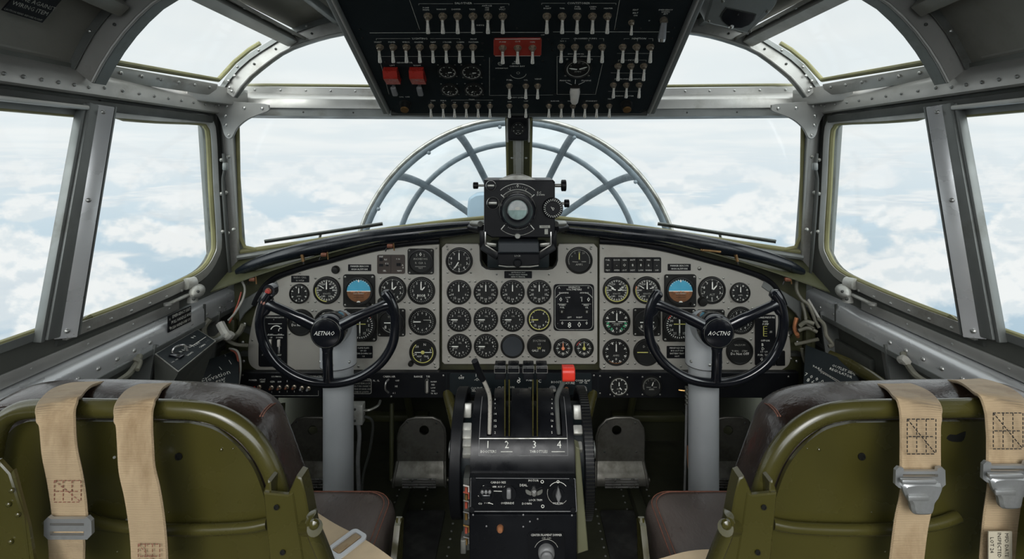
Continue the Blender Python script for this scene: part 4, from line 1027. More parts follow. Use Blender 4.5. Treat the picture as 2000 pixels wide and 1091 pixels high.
m = MB(); x, y = PB.at(1106, 758); m.lathe([(.006, .003), (.006, .008), (.0001, .009)], 'copper', 12, T(x, y)); tB.part('indicator_lamp', m)
for i, (a, b) in enumerate(((507, 755), (531, 756), (546, 756), (561, 755), (575, 755), (590, 757), (603, 758))):
    m = MB(); x, y = PB.at(a, b); m.lathe([(.0065, 0), (.0065, .003), (.0045, .004), (.0035, .008), (.0001, .008)], 'nut', 10, T(x, y)); m.lathe([(.0028, .008), (.0034, .014), (.0001, .015)], 'copper_dull' if i < 5 else 'knob_gray', 8, T(x, y)); tB.part('toggle_switch', m)
m = MB(); x, y = PB.at(497, 756); m.lathe([(.0035, 0), (.0035, .004), (.0001, .005)], 'red_guard', 10, T(x, y)); tB.part('warning_lamp', m)
m = MB()
tx(PB, m, [(494, 742, 'POWER', 4.5), (513, 741, 'PITOT', 4), (513, 745, 'HEAT', 4), (532, 745, 'GEN', 4.5), (546, 745, 'INV', 4.5), (561, 744, 'S', 4.5), (540, 735, 'ELECTRICAL', 3.5), (612, 735, 'WING DE-ICER', 5), (507, 764, 'O S', 4), (531, 765, '1', 5), (546, 765, '8', 5), (561, 764, '1', 5), (575, 764, '1', 5), (590, 764, '0', 4)], .0006)
p, q = PB.at(528, 772), PB.at(622, 772); m.line(*p, *q, .001, .0006, 'mark_dim'); p2 = PB.at(622, 762); m.line(*q, *p2, .001, .0006, 'mark_dim')
tx(PB, m, [(760, 735, 'CABIN AIR', 5), (817, 735, 'RANGE', 5), (836, 735, 'T/B', 5), (735, 743, 'PL . FL', 4.5), (776, 743, 'OFF', 4.5), (774, 754, 'HI', 5), (770, 767, '6 1', 4.5), (847, 745, 'NORM', 3.8), (846, 751, 'MID', 3.8), (846, 757, 'LOW', 3.8), (846, 763, 'MIN', 3.8), (848, 768, 'TR  RLY', 3.8), (1190, 735, '', 4)], .0006)
tB.part('markings', m)
pl = plate(PB, 686, 738, 727, 769, ['CAUTION PULL HANDLE', 'RELEASE GEAR LOCK', 'THEN TURN CRANK TO', 'EXTEND BY HAND AND', 'CHECK LIGHTS'], th=.0012, border=True, tc='mark_dim')
m = MB(); x, y = PB.at(758, 752); m.tube(cr([(x + .002, y + .018, 0), (x - .004, y + .012, .010), (x - .005, y - .006, .012), (x + .001, y - .022, 0)], 5), .0028, 'steel', 8); tB.part('pull_handle', m, label='small bent steel handle')
m = MB(); x, y = PB.at(834, 753); m.prism(rrect(x, y, .010, .044, .005), 0, .002, 'steel_worn'); m.prism(rrect(x, y, .007, .040, .0035), .0015, .0025, 'black_satin'); m.box((x + .001, y, .005), (.0035, .034, .006), 'knob_pale', .001); tB.part('slide_lever', m)
gauge(PB, 1208.5, 753.5, 19.5, 'small', ((0, .6, 'mark'), (140, .5, 'mark')), ring=((0, 360, 'mark_dim'),), label='small gauge with pale rim markings'); gauge(PB, 1272, 753, 20, 'map', ((20, .6, 'mark'),), label='small gauge with aircraft-shaped marking')
m = MB(); x, y = PB.at(1330, 760); m.tube([(x - .008, y, .004), (x + .012, y, .010)], .003, 'brass', 8); tB.part('valve_lever', m)
# overhead panel ---------------------------------------------------
oa, ob_ = P(1012, 222, 1.30), P(1012, 0, 1.0)
FO = Frame((0, oa.y, oa.z), (1, 0, 0), (0, ob_.y - oa.y, ob_.z - oa.z))
assert FO.uz.z < 0 and FO.uz.y < 0
tO = Thing('overhead_panel', 'black overhead switch panel hanging from the roof between the seats', 'overhead panel', FO); PO = Panel(tO, FO)
def ol(px, h=0): return [tuple(FO.at(a, b, h)[:2]) for a, b in px]
q0 = ol([(762, 216), (778, 222), (1250, 222), (1265, 216), (1355, 0), (658, 0)])
# carry the sides on up the roof beyond the top of the picture
def ext(a, b, t): return (b[0] + (b[0] - a[0]) * t, b[1] + (b[1] - a[1]) * t)
poly = q0[:4] + [q0[4], ext(q0[3], q0[4], .45), ext(q0[0], q0[5], .45), q0[5]]
m = MB(); m.prism(poly, -.045, 0, 'black_panel', bev=.002)
def oline(m, x0, y0, x1, y1, w=.0011, c='mark_dim', z=.0004):
    p, q = PO.at(x0, y0), PO.at(x1, y1); m.line(*p, *q, w, z, c)
def otx(m, items, c='mark', z=.0006):
    for (a, b, t, s) in items: x, y = PO.at(a, b); m.text(t, x, y, z, s * FO.scale(a, b) * 1.5, c)
tO.part('panel_plate', m)
m = MB()
for s in (0, 1):
    A, B = (q0[0], poly[6]) if not s else (q0[3], poly[5]); d = V((B[0] - A[0], B[1] - A[1], 0)).normalized(); n = V((-d.y, d.x, 0)) * (1 if not s else -1)
    a, b = V((*A, -.02)) - d * .008, V((*B, -.02)); off = n * .010
    m.bar(a + off, b + off, .020, .052, 'frame_gray', up=(0, 0, 1), bev=.004)
    m.bar(a + off * .55 + V((0, 0, .026)), b + off * .55 + V((0, 0, .026)), .004, .004, 'alu', up=(0, 0, 1), bev=.001)
x0, x1 = q0[1][0], q0[2][0]
m.bar((x0 - .02, q0[1][1] - .004, -.02), (x1 + .02, q0[1][1] - .004, -.02), .010, .040, 'frame_dark', up=(0, 0, 1), bev=.002)
tO.part('edge_frame', m)
# row separators, sub-plates, lettering
m = MB()
oline(m, 722, 64, 943, 63, .0016); oline(m, 960, 63, 1064, 63, .0016); oline(m, 1080, 62, 1308, 62, .0016)
for (x0, y0, x1, y1) in ((818, 10, 818, 7), (818, 7, 885, 7), (925, 7, 994, 7), (994, 7, 994, 10), (1058, 9, 1058, 6), (1058, 6, 1104, 6), (1154, 6, 1203, 6), (1203, 6, 1203, 9), (735, 78, 735, 75), (735, 75, 801, 75), (840, 75, 898, 75), (898, 75, 898, 78), (738, 110, 945, 110), (1097, 77, 1097, 75), (1097, 75, 1112, 75), (1170, 75, 1179, 75), (1179, 75, 1179, 80), (1123, 76, 1123, 80), (1150, 76, 1150, 80), (1219, 77, 1219, 75), (1219, 75, 1229, 75), (1266, 75, 1275, 75), (1275, 75, 1275, 80), (1245, 76, 1245, 80), (1208, 120, 1208, 117), (1208, 117, 1228, 117), (1240, 117, 1262, 117), (1262, 117, 1262, 120), (1193, 142, 1262, 143), (1188, 178, 1252, 178), (1205, 104, 1275, 104), (882, 197, 882, 195), (882, 195, 963, 195), (1088, 110, 1088, 184), (1088, 110, 1180, 110), (1180, 110, 1163, 184), (1088, 184, 1163, 184), (956, 186, 1080, 185), (956, 112, 956, 186), (742, 118, 760, 184), (800, 0, 820, 58), (1210, 0, 1200, 58)):
    oline(m, x0, y0, x1, y1, .0009, 'mark_dim')
otx(m, [(905, 6, 'SALOTNER', 4.6), (1130, 6, 'CONTSTORER', 4.6), (832, 15, 'PUMP', 3.4), (832, 19, 'MAIN', 3.4), (862, 18, 'WAIGHT', 3.2), (891, 18, 'DAMPER', 3.2), (922, 18, 'TAXI', 3.4), (951, 11, 'ANTI ICE', 3.2), (951, 15, 'ON', 3.2), (951, 19, 'OFF', 3.2), (981, 14, 'APT', 3.4), (981, 18, 'VOLT', 3.4), (938, 49, 'OXYG', 3.6),
        (1069, 12, 'NO', 3.2), (1069, 16, 'RIGHT', 3.4), (1098, 16, 'TAIL', 3.4), (1128, 13, 'FUEL', 3.4), (1128, 17, 'TANK', 3.4), (1158, 13, 'CABIN', 3.2), (1158, 17, 'FAN', 3.4), (1188, 16, 'HEATER', 3.2), (1241, 19, 'SEAT', 3.4), (1241, 25, 'BELT', 3.4), (1241, 30, 'ON', 3.4), (1300, 19, 'EMERGENCY', 3.2), (1300, 23, 'LIGHTS', 3.2), (1300, 27, 'AFT', 3.4),
        (820, 75, 'LIGHTING', 4.4), (738, 82, 'START', 3.4), (765, 82, 'PRIME', 3.4), (793, 82, 'WING', 3.4), (818, 82, 'ENGINE', 3.2), (846, 82, 'NAV', 3.4), (873, 82, 'STROBE', 3.2), (899, 82, 'CABIN', 3.4), (925, 76, 'PROP', 3.4), (925, 82, 'FEATHER', 3.2),
        (1143, 75, 'CROSSFEED PUMPS', 3.6), (1100, 80, 'NO 1', 3.4), (1248, 75, 'IGNITION', 4.2), (1125, 105, 'ENG  MANUAL', 3.2), (1141, 110, 'START', 3.4), (1235, 117, 'DE ICE', 3.6), (1226, 154, 'INSTRUMENT LIGHTS', 3.6), (1220, 187, 'RADIO MASTER', 3.4),
        (790, 122, 'GENERATOR', 3.6), (766, 127.5, 'LEFT', 3.4), (815, 127.5, 'RIGHT', 3.4), (790, 189, 'ON  OFF', 3.6), (846, 196, 'IGN', 3.4), (866, 196, 'MAG', 3.4), (921, 194, 'TRIM', 3.4), (842, 200, 'L', 3), (866, 200, 'R', 3), (888, 200, 'UP', 3), (911, 200, 'DN', 3), (934, 200, 'TR', 3), (957, 200, 'ST', 3),
        (980, 133, 'HYDRAULIC', 3.0), (1008, 120, 'NO', 3.4), (1008, 124, 'SMOKE', 3.4), (1010, 129, 'CARGO BAY', 3.6), (995, 156, 'FUEL', 3.6), (1027, 156, 'OIL', 3.6), (1051, 154, 'VENT', 3.6), (1010, 190, 'CARGO LIGHTS', 3.8), (995, 198, 'ON', 3.4), (1027, 197, 'OFF', 3.4),
        (1104, 157, 'MANUAL', 3.6), (1145, 157, 'ENGINE', 3.6), (1084, 197, 'RADAR', 3.4), (1113, 197, 'NO', 3.4), (1155, 197, 'STANDBY', 3.4), (1192, 193, 'TEST', 3.4), (1268, 40, 'O', 3), (1060, 68, 'OFF', 3)], 'mark')
x, y = PO.at(977, 124); m.arc(x, y, .004, .0055, 0, 360, .0006, 'mark_dim', 16); m.text('W', x, y, .0007, .006, 'mark_dim')
x, y = PO.at(1012, 142); m.arc(x, y, .018, .0195, 100, 250, .0006, 'mark_dim', 16); m.arc(x, y, .003, .004, 0, 360, .0006, 'mark_dim', 10)
x, y = PO.at(1123, 168); 
for (a, b) in ((1105, 160), (1124, 155), (1142, 159)): p = PO.at(a, b); m.line(x, y, *p, .0012, .0006, 'mark')
for (a, b) in ((1250, 216), (1250, 55), (1312, 74), (1316, 54), (703, 57), (708, 74), (752, 188), (960, 55), (1071, 76), (1058, 73), (1078, 86), (1079, 98), (942, 84), (942, 98), (753, 121), (827, 121), (1095, 118), (1171, 118), (1158, 181), (1085, 182), (767, 214), (1258, 214), (1060, 119), (960, 119), (946, 117), (848, 120), (1062, 176), (964, 154), (1270, 187), (1010, 55), (817, 57), (1203, 56)): x, y = PO.at(a, b); m.screw(x, y, 0, .0026, 'bezel')
tO.part('markings', m)
# red backing plate
m = MB(); rp = ol([(966, 74), (1056, 73), (1058, 76), (1057, 106), (1053, 108), (968, 109), (964, 105), (964, 78)]); m.prism(rp, 0, .003, 'red_plate', bev=.001)
otx(m, [(982, 80, 'PUMP', 3.6), (1011, 79, 'CUT', 3.6), (1040, 80, 'IGN', 3.6)], 'mark', .0034); oline(m, 967, 74.5, 1055, 74, .0012, 'mark', .0034); oline(m, 967, 107, 1055, 107, .0010, 'mark', .0034)
tO.part('red_backing_plate', m, label='red painted plate behind three toggle switches')
def toggle(px, py, L=None, scale=1.0, z=0.0, kind='lever'):
    k = (1.0 + (210 - py) / 210 * .12) * scale; x, y = PO.at(px, py); M = T(x, y, z)
    m = MB(); r = .0062 * k
    m.lathe([(r * 1.3, 0), (r * 1.3, .0015), (r, .0015)], 'nut', 12, M, cap=False); m.lathe([(r, .0015), (r, .006), (r * .7, .007), (r * .62, .012 * k), (.0001, .0125 * k)], 'nut', 6, M)
    b = tO.part('toggle_switch', m)
    q = MB(); A = V((x, y, z + .011 * k)); d = V((0, -.019, .015)) * k
    q.tube([A, A + d * .3, A + d * .9, A + d, A + d * 1.04], [.0026 * k, .0028 * k, .0040 * k, .0036 * k, .0016 * k], 'lever_steel', 10)
    tO.part('lever', q, parent=b)
for a in (836, 865, 894, 924, 953, 982, 1068, 1098, 1127, 1157, 1186): toggle(a, 31)
for a in (742, 768, 794, 820, 846, 872, 898, 924): toggle(a, 91)
for a in (982, 1011, 1040): toggle(a, 91, z=.003)
for a in (1096, 1123, 1150, 1176): toggle(a, 91)
for a in (1216, 1243, 1270): toggle(a, 91)
for a in (1207, 1232, 1257): toggle(a, 128)
for a in (1198, 1223, 1248): toggle(a, 165, scale=.95)
for a in (995, 1027, 1050): toggle(a, 167, scale=.95)
for a in (842, 866, 888, 911, 934, 957, 995, 1027, 1072, 1096, 1119, 1142, 1165, 1190): toggle(a, 206, scale=.92)
toggle(1233, 43, scale=.75)
for (a, b, r) in ((874, 138, 19), (921, 139, 21)): gauge(PO, a, b, r, 'small', ((90, .55, 'mark'),), ring=((0, 360, 'mark_dim'),))
for (a, b, r) in ((879, 174, 18), (926, 174, 19)): gauge(PO, a, b, r, 'small', ((225, .5, 'mark'),), ring=((0, 360, 'mark_dim'),))
gauge(PO, 1129, 132, 27, 'map', ((280, .8, 'mark'), (68, .8, 'mark')), ring=((0, 360, 'mark_dim'),), label='large overhead gauge above a pale knob')
for (a, b, l) in ((767, 144, 'left'), (817, 144, 'right')):
    x, y = PO.at(a, b - 2); w, h = .032, .040; m = MB()
    # hinged guard: a sloping box, open at its lower end
    pr = [(y + .022, .003), (y + .023, .016), (y + .008, .026), (y - .022, .016), (y - .022, .003)]
    vs = [V((x - w / 2, p, z)) for p, z in pr] + [V((x + w / 2, p, z)) for p, z in pr]; n = 5
    m.add(vs, [[0, 1, 2, 3, 4], [9, 8, 7, 6, 5]] + [[i, i + 5, (i + 1) % 5 + 5, (i + 1) % 5] for i in range(5)], 'red_guard', None, False)
    g = tO.part('guarded_switch', m, label='red hinged switch guard')
    x, y = PO.at(a + 4, 172); m = MB(); m.box((x, y, .010), (.013, .030, .008), 'knob_gray', .003); m.tube([(x, y + .012, .0), (x, y + .010, .012)], .004, 'knob_gray', 8)
    tO.part('guard_lever', m, parent=g)
def oknob(px, py, r, h, c, nm, cone=.8, top=None, lab=None):
    x, y = PO.at(px, py); m = MB(); m.lathe([(r * 1.15, 0), (r * 1.15, .002), (r, .003), (r, h * .6), (r * cone, h), (.0001, h)], c, 20, T(x, y))
    if top: m.lathe([(r * .8, h), (r * .75, h + .004), (.0001, h + .005)], top, 14, T(x, y))
    tO.part(nm, m, label=lab)
oknob(792, 202, .013, .018, 'bezel', 'rotary_knob', .9, 'brass_dull'); oknob(1223, 202, .013, .018, 'bezel', 'rotary_knob', .9, 'brass_dull')
m = MB(); x, y = PO.at(1123, 170); A = V((x, y, .003)); m.lathe([(.012, 0), (.012, .004), (.0001, .004)], 'bezel', 16, T(x, y)); m.tube([A, A + V((0, -.008, .006)), A + V((0, -.030, .018)), A + V((0, -.034, .020))], [.011, .0125, .009, .006], 'knob_pale', 14); tO.part('pointer_knob', m, label='pale knob under the large gauge')
m = MB(); x, y = PO.at(1296, 38); A = V((x, y, .0)); m.tube([A, A + V((0, 0, .008))], .008, 'nut', 10); m.tube([A + V((0, 0, .008)), A + V((0, -.030, .022))], [.006, .0085], 'knob_gray', 14); m.tube([A + V((0, -.030, .022)), A + V((0, -.036, .026))], [.0085, .007], 'steel', 14); tO.part('push_knob', m)
# hangers up to the roof, behind the plate
m = MB()
for s in (-1, 1): m.box((s * .20, .30, -.08), (.02, .05, .14), 'frame_dark')
for s in (-1, 1): m.box((s * .22, .03, -.05), (.03, .05, .05), 'frame_dark')
tO.part('mounting_bracket', m)

# ------------------------------------------------------------------ padded roll over the instrument panels
m = MB(); c = [(466, 531, 1.58), (500, 515, 1.55), (560, 496, 1.53), (640, 479, 1.53), (720, 465, 1.535), (800, 456, 1.54), (880, 448, 1.55), (935, 443, 1.555)]
rr = [.012, .018, .021, .023, .0235, .0235, .0225, .019]
p = cr([P(*q) for q in c], 5)
R_ = [rr[min(i // 5, 7)] * (1 - (i % 5) / 5) + rr[min(i // 5 + 1, 7)] * (i % 5) / 5 for i in range(len(p))]
m.tube(p, R_, 'black_roll', 16)
solo('glare_roll', m, 'black padded roll over the left instrument panel', 'padded roll', group=None)
solo('glare_roll', m.mirror(), 'black padded roll over the right instrument panel', 'padded roll')
# bulkhead tucked behind the grey plates
m = MB(); c2 = [(455, 548), (500, 527), (560, 507), (640, 488), (720, 472), (800, 461), (880, 454), (1016, 450)]
top = [tuple(P(a, b, 1.585).xz) for a, b in c2]; top = top + [(-a, b) for a, b in reversed(top[:-1])]
lo = [tuple(P(a, 775, 1.585).xz) for a in (1577, 455)]
cut = [tuple(P(a, b, 1.585).xz) for a, b in ((941, 478), (941, 508), (950, 522), (1080, 522), (1088, 508), (1088, 478))]
m.prism(top + lo, -.004, 0, 'olive_dull', atY(1.595), holes=[cut])
struct('wall_instrument', m, 'green bulkhead carrying the instrument panels')
# ------------------------------------------------------------------ ring sight on the coaming
d = 1.36; FG = Frame(P(1012, 405, d), (1, 0, 0), (0, 0, 1)); pxm = d / 1000
tG = Thing('optical_sight', 'black box-shaped optical sight with round glass eyepiece mounted before the centre post', 'sight', FG); PG = Panel(tG, FG)
def gl(px): return [tuple(FG.at(a, b)[:2]) for a, b in px]
def g3(a, b, z=0): q = FG.at(a, b, z); return V((q.x, q.y, z))
m = MB(); m.prism(gl([(945, 351), (1080, 351), (1084, 355), (1084, 455), (1078, 464), (960, 464), (945, 455)]), -.15, 0, 'black_satin', bev=.003)
m.prism(gl([(972, 352), (985, 346), (1000, 341), (1020, 341), (1035, 346), (1048, 352)]), -.05, -.008, 'steel_worn', bev=.002)
m.line(*gl([(945.5, 354)])[0], *gl([(945.5, 455)])[0], .0007, .0003, 'knob_gray'); m.line(*gl([(947, 351.6)])[0], *gl([(1080, 351.6)])[0], .0007, -.0002, 'knob_gray')
for s in (948, 1081):
    for yy in (355, 458): x, y = PG.at(s, yy); m.screw(x, y, 0, .003, 'black_satin')
tG.part('body', m)
x, y = PG.at(1011, 409); k = pxm
m = MB()
m.lathe([(36 * k, 0), (36 * k, .010), (34.5 * k, .013)], 'steel', 48, T(x, y), cap=False)
m.lathe([(34.5 * k, .010), (34 * k, .030), (32 * k, .036), (29 * k, .036), (22 * k, .014), (19.5 * k, .012), (19 * k, .004)], 'black_gloss', 48, T(x, y), cap=False)
e = tG.part('eyepiece', m)
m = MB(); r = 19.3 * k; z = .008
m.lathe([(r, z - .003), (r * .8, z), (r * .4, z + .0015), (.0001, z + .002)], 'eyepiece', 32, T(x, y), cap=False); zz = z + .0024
m.flat([(x + r * .92 * cos(radians(a)), y + r * .92 * sin(radians(a))) for a in range(180, 361, 10)], zz, 'painted_view_sea'); m.flat([(x + r * .92 * cos(radians(a)), y + r * .92 * sin(radians(a))) for a in range(0, 181, 10)], zz, 'painted_view_cloud')  # sea and cloud seen through the lens, painted as two flat halves
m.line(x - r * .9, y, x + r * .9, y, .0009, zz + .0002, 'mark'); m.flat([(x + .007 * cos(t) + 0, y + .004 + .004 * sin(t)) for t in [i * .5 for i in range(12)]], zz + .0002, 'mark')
tG.part('lens', m, parent=e, label='pale green lens with a painted view of sea and cloud')
m = MB(); z = .0006
m.arc(x, y, 50 * k, 51 * k, -42, 42, z, 'mark', 24); m.arc(x, y, 38.5 * k, 40 * k, -48, 48, z, 'mark_dim', 24)
for a in (-48, 48):
    q = radians(90 - a); m.line(x + 35 * k * cos(q), y + 35 * k * sin(q), x + 44 * k * cos(q), y + 44 * k * sin(q), .0022, z, 'mark')
for a in (140, 220):
    q = radians(90 - a); m.line(x + 39 * k * cos(q), y + 39 * k * sin(q), x + 50 * k * cos(q), y + 50 * k * sin(q), .0022, z, 'mark')
m.arc(x, y, 50 * k, 50.8 * k, 140, 220, z, 'mark_dim', 24); ticks(m, x, y, z, 40 * k, 14, 2 * k, .0008, 'mark', 150, 212); ticks(m, x, y, z, 46 * k, 9, 3 * k, .0008, 'mark_dim', -24, 30)
tx(PG, m, [(1011, 363, '0', 9), (996, 370, '4', 4), (1027, 370, '2', 4), (1053, 376, 'E.C', 5), (1056, 380.5, 'DOWN', 4)], z)
tG.part('scale_markings', m)
m = MB(); a, b = PG.at(1064, 446); m.box((a, b + .005, .0005), (.028, .007, .001), 'mark_dim'); m.box((a + .004, b - .008, .0005), (.009, .014, .001), 'mark_dim'); m.text('FOCUS', a, b + .005, .0012, .0058, 'black_satin'); tG.part('label_plate', m)
def kn(px, py, r, h, c='black_satin', nm='knob', top=None, ax='z', lab=None, ring=None):
    m = MB(); a, b = PG.at(px, py); M = T(a, b)
    if ax == 'x': M = T(a, b, -.04) @ Matrix.Rotation(pi / 2, 4, 'Y')
    m.lathe([(r * 1.0, 0), (r, h * .85), (r * .85, h), (.0001, h)], c, 20, M)
    if ring: m.lathe([(r * 1.02, h * .5), (r * 1.14, h * .6), (r * 1.02, h * .8)], ring, 24, M, cap=False)
    if top == 'bar': m.box((a, b, h), (r * 1.5, r * .5, .006), 'steel_worn', .001)
    return tG.part(nm, m, label=lab)
kn(959, 362, 9 * k, .010, top='bar', ring='steel'); kn(963, 396, 11 * k, .010, top='bar', ring='steel'); kn(1011, 460, 5.5 * k, .008, 'steel_worn', 'lock_screw')
m = MB(); a, b = PG.at(1079, 405); m.lathe([(20 * k, 0), (20 * k, .016), (18.5 * k, .019), (13 * k, .019), (12.5 * k, .023), (.0001, .023)], 'black_satin', 36, T(a, b)); ticks(m, a, b, .0196, 18 * k, 26, 4 * k, .0013, 'mark'); m.text('b', a, b, .0236, .016, 'mark', rot=.5); tG.part('adjustment_dial', m, label='round black dial with white graduations')
for (x0, y0, x1, r) in ((945, 362, 934, 3), (1084, 362, 1096, 4.5), (1084, 397, 1102, 3.5)):
    m = MB(); A, B = g3(x0, y0, -.05), g3(x1, y0, -.05); m.tube([A, B], r * k * .8, 'steel_worn', 10)
    s = -1 if x1 < x0 else 1; C = B + V((s * .014, 0, 0)); R = r * k * (2.6 if s > 0 and y0 < 380 else 2.3)
    m.tube([B, B.lerp(C, .1), B.lerp(C, .9), C], [R * .8, R, R, R * .8], 'black_satin', 16); tG.part('side_knob', m)
m = MB(); m.prism(gl([(974, 469), (1051, 469), (1052, 490), (974, 490)]), -.06, .028, 'blank', bev=.003); m.prism(gl([(973, 490), (1053, 490), (1053, 512), (1030, 515), (995, 515), (973, 512)]), -.06, .034, 'black_satin', bev=.003)
m.prism(gl([(975, 512), (990, 514), (1035, 514), (1051, 512), (1051, 514), (1035, 516.5), (990, 516.5), (975, 514)]), .0, .033, 'steel_worn')
a, b = PG.at(1011, 507); m.lathe([(.011, .03), (.011, .044), (.008, .048), (.0001, .048)], 'black_satin', 16, T(a, b)); m.text('LOCK', a, b + .017, .0346, .006, 'mark_dim'); tG.part('lower_housing', m)
m = MB()
for s in (-1, 1):
    c = 1012
    m.bar(g3(c + s * 70, 450, -.02), g3(c + s * 70, 482, -.02), .014, .010, 'black_satin', up=(0, 0, 1), bev=.002)
    m.bar(g3(c + s * 70, 480, -.02), g3(c + s * 38, 500, .0), .022, .012, 'black_satin', up=(0, 0, 1), bev=.003)
    m.bar(g3(c + s * 64, 452, .0), g3(c + s * 64, 478, .0), .004, .006, 'steel', up=(0, 0, 1), bev=.001); m.bar(g3(c + s * 64, 478, .0), g3(c + s * 42, 492, .0), .004, .006, 'steel_worn', up=(0, 0, 1), bev=.001)
    m.bar(g3(c + s * 62, 476, -.01), g3(c + s * 42, 478, -.01), .010, .014, 'steel_worn', up=(0, 0, 1), bev=.002)
    m.tube([g3(c + s * 72, 446, -.05), g3(c + s * 92, 444, -.14)], .012, 'black_satin', 12); m.tube([g3(c + s * 74, 437, -.04), g3(c + s * 90, 436, -.10)], .008, 'steel_worn', 10)
m.box((0, g3(1012, 498, -.1).y, -.13), (.17, .05, .18), 'black_panel', .006)
tG.part('mounting_arm', m)
# centre post fittings
m = MB(); a = V((0, 1.635, EYE + .065)); b = P(1012, 352, 1.79); a.x = b.x = -.006
m.bar(a, b, .034, .006, 'latch_gray', up=(0, -1, 0), bev=.001); m.bar(a + V((0, -.004, 0)), b + V((0, -.004, 0)), .018, .005, 'alu_sill', up=(0, -1, 0), bev=.001)
solo('guide_rail', m, 'bright vertical metal rail on the centre post above the sight', 'rail')
FK = facing(1.61, 1012, 252); tK = Thing('standby_compass', 'small black compass at the top of the centre windscreen post', 'compass', FK); PK = Panel(tK, FK)
m = MB(); m.box((0, 0, -.012), (.062, .072, .024), 'black_satin', .006)
for s in (-1, 1): m.box((s * .034, -.004, -.014), (.006, .075, .020), 'latch_gray', .002)
m.box((0, .045, -.02), (.07, .03, .03), 'black_satin', .004); tK.part('body', m)
gauge(PK, 1012, 252, 13, 'small', (), screws=False)
tK.part('bracket', MB().box((0, .062, -.03), (.05, .02, .04), 'frame_dark', .003))

# ------------------------------------------------------------------ control columns with wheels
def wheel(side, hub_px, col_px, word, label):
    FW = Frame(P(hub_px, 646, 1.30), (1, 0, 0), (0, 0, 1)); t = Thing('control_column', label, 'control column', FW); k = .0013
    def L(x, y, z=0): return V(((x - 641) * k, (646 - y) * k, z))
    cx = (P(col_px, 646, 1.42) - FW.o).x
    # tube down to the floor, sleeve and rounded head, behind the wheel
    zc = -.12; fy = -(FW.o.z)
    m = MB(); R = .0405
    m.lathe([(R * 1.5, fy + .0), (R * 1.5, fy + .012), (R * 1.15, fy + .02), (R, fy + .03), (R, -.132)], 'column', 40, Matrix.Translation((cx, 0, zc)) @ Matrix.Rotation(-pi / 2, 4, 'X')); t.part('column_tube', m)
    m = MB(); M = Matrix.Translation((cx, 0, zc)) @ Matrix.Rotation(-pi / 2, 4, 'X'); r = .0485; yb = -.1335; yt = -.027
    prof = [(r, yb), (r, yt - .012)] + [(r * cos(radians(a)), yt - .012 + .055 * sin(radians(a))) for a in range(10, 90, 10)] + [(.0005, yt + .043)]
    m.lathe([(R, yb), (r - .0015, yb - .0)] + prof, 'column', 40, M, cap=False)
    m.tube([V((cx, -.026, zc + .01)), V((cx * .6, -.020, -.055))], [.044, .040], 'column', 32)
    for a in (-60, 0, 55): m.rivet(V((cx + r * sin(radians(a)), yb + .018, zc + r * cos(radians(a)))), (sin(radians(a)), 0, cos(radians(a))), .0045)
    m.lathe([(r + .0004, yb + .001), (r + .0004, yb + .003)], 'bezel', 40, M, cap=False)
    t.part('column_head', m)
    # rim, spokes, hub shell
    m = MB()
    pts = [(531, 567), (519, 585), (511, 608), (508, 636), (515, 672), (536, 706), (568, 731), (603, 745), (641, 749), (679, 745), (714, 731), (746, 706), (766, 672), (772, 636), (770, 608), (762, 585), (749, 567)]
    p = cr([L(*q, -.004 if 3 < i < 13 else .0) for i, q in enumerate(pts)], 6); n = len(p)
    rad = [.0140 - .0018 * min(1, min(i, n - 1 - i) / 14) for i in range(n)]; rad[0] = .004; rad[1] = .0105; rad[-1] = .004; rad[-2] = .0095
    m.tube(p, rad, 'black_gloss', 16)
    for s in (-1, 1):
        a = L(641 + s * 16, 640, .004); b = L(641 + s * 60, 617, .006); c = L(641 + s * 110, 596, .002); e = L(641 + s * 124, 594, -.001)
        m.tube(cr([a, b, c, e], 6), [.020] * 2 + [.0150] * 4 + [.0130] * 6 + [.0140] * 3 + [.018, .020, .015, .010], 'black_gloss', 14, ry=[.010] * 19)
        # web of the horn
        m.tube(cr([L(641 + s * 118, 578, 0), L(641 + s * 119, 596, 0), L(641 + s * 128, 616, 0)], 5), [.006, .010, .013, .014, .014, .014, .014, .013, .012, .009, .006], 'black_gloss', 12, ry=[.009] * 11)
    q = cr([L(641, 672, .004), L(641, 700, .004), L(641, 735, 0), L(641, 748, -.003)], 6)
    m.tube(q, [.018, .016, .0145] + [.0130] * 11 + [.014, .017, .021, .024, .020][:len(q) - 14], 'black_gloss', 14, ry=[.010] * len(q))
    m.tube([L(641, 685, .014), L(641, 735, .0105)], .0028, 'black_gloss', 8)
    m.lathe([(.030, -.075), (.036, -.05), (.043, -.02), (.044, .004), (.040, .014), (.037, .016), (.0365, .013), (.0365, .006)], 'black_gloss', 40, cap=False)
    w = t.part('steering_wheel', m)
    m = MB(); m.lathe([(.0362, .004), (.0362, .016), (.0345, .0185), (.026, .0205), (.012, .0215), (.0001, .0218)], 'black_gloss', 40)
    m.lathe([(.0365, .0155), (.0372, .0165), (.0365, .0172)], 'steel_worn', 40, cap=False)
    m.text(word, -.0008 + (0), .0012, .0224, .0150, 'mark', sx=.84, shear=.35); t.part('hub_cap', m, parent=w, label='round black hub cap with slanted white lettering')
    if side < 0:
        for (a, b, c, r) in ((527, 567, 'button_red', .0068), (518, 588, 'button_pink', .0062)):
            m = MB(); o = L(a, b, .006); m.tube([L(a + 2, b, -.010), o], .0165, 'black_gloss', 18); m.lathe([(r * 1.25, 0), (r * 1.25, .004), (r, .005)], 'copper_dull', 18, Matrix.Translation(o), cap=False); m.lathe([(r, .004), (r * .9, .0065), (.0001, .007)], c, 16, Matrix.Translation(o)); t.part('thumb_button', m, parent=w, label='red thumb button' if c == 'button_red' else 'pale pink thumb button')
    return t
wheel(-1, 641, 661, 'AETNAO', 'control column with black steering wheel and two red thumb buttons on its horn')
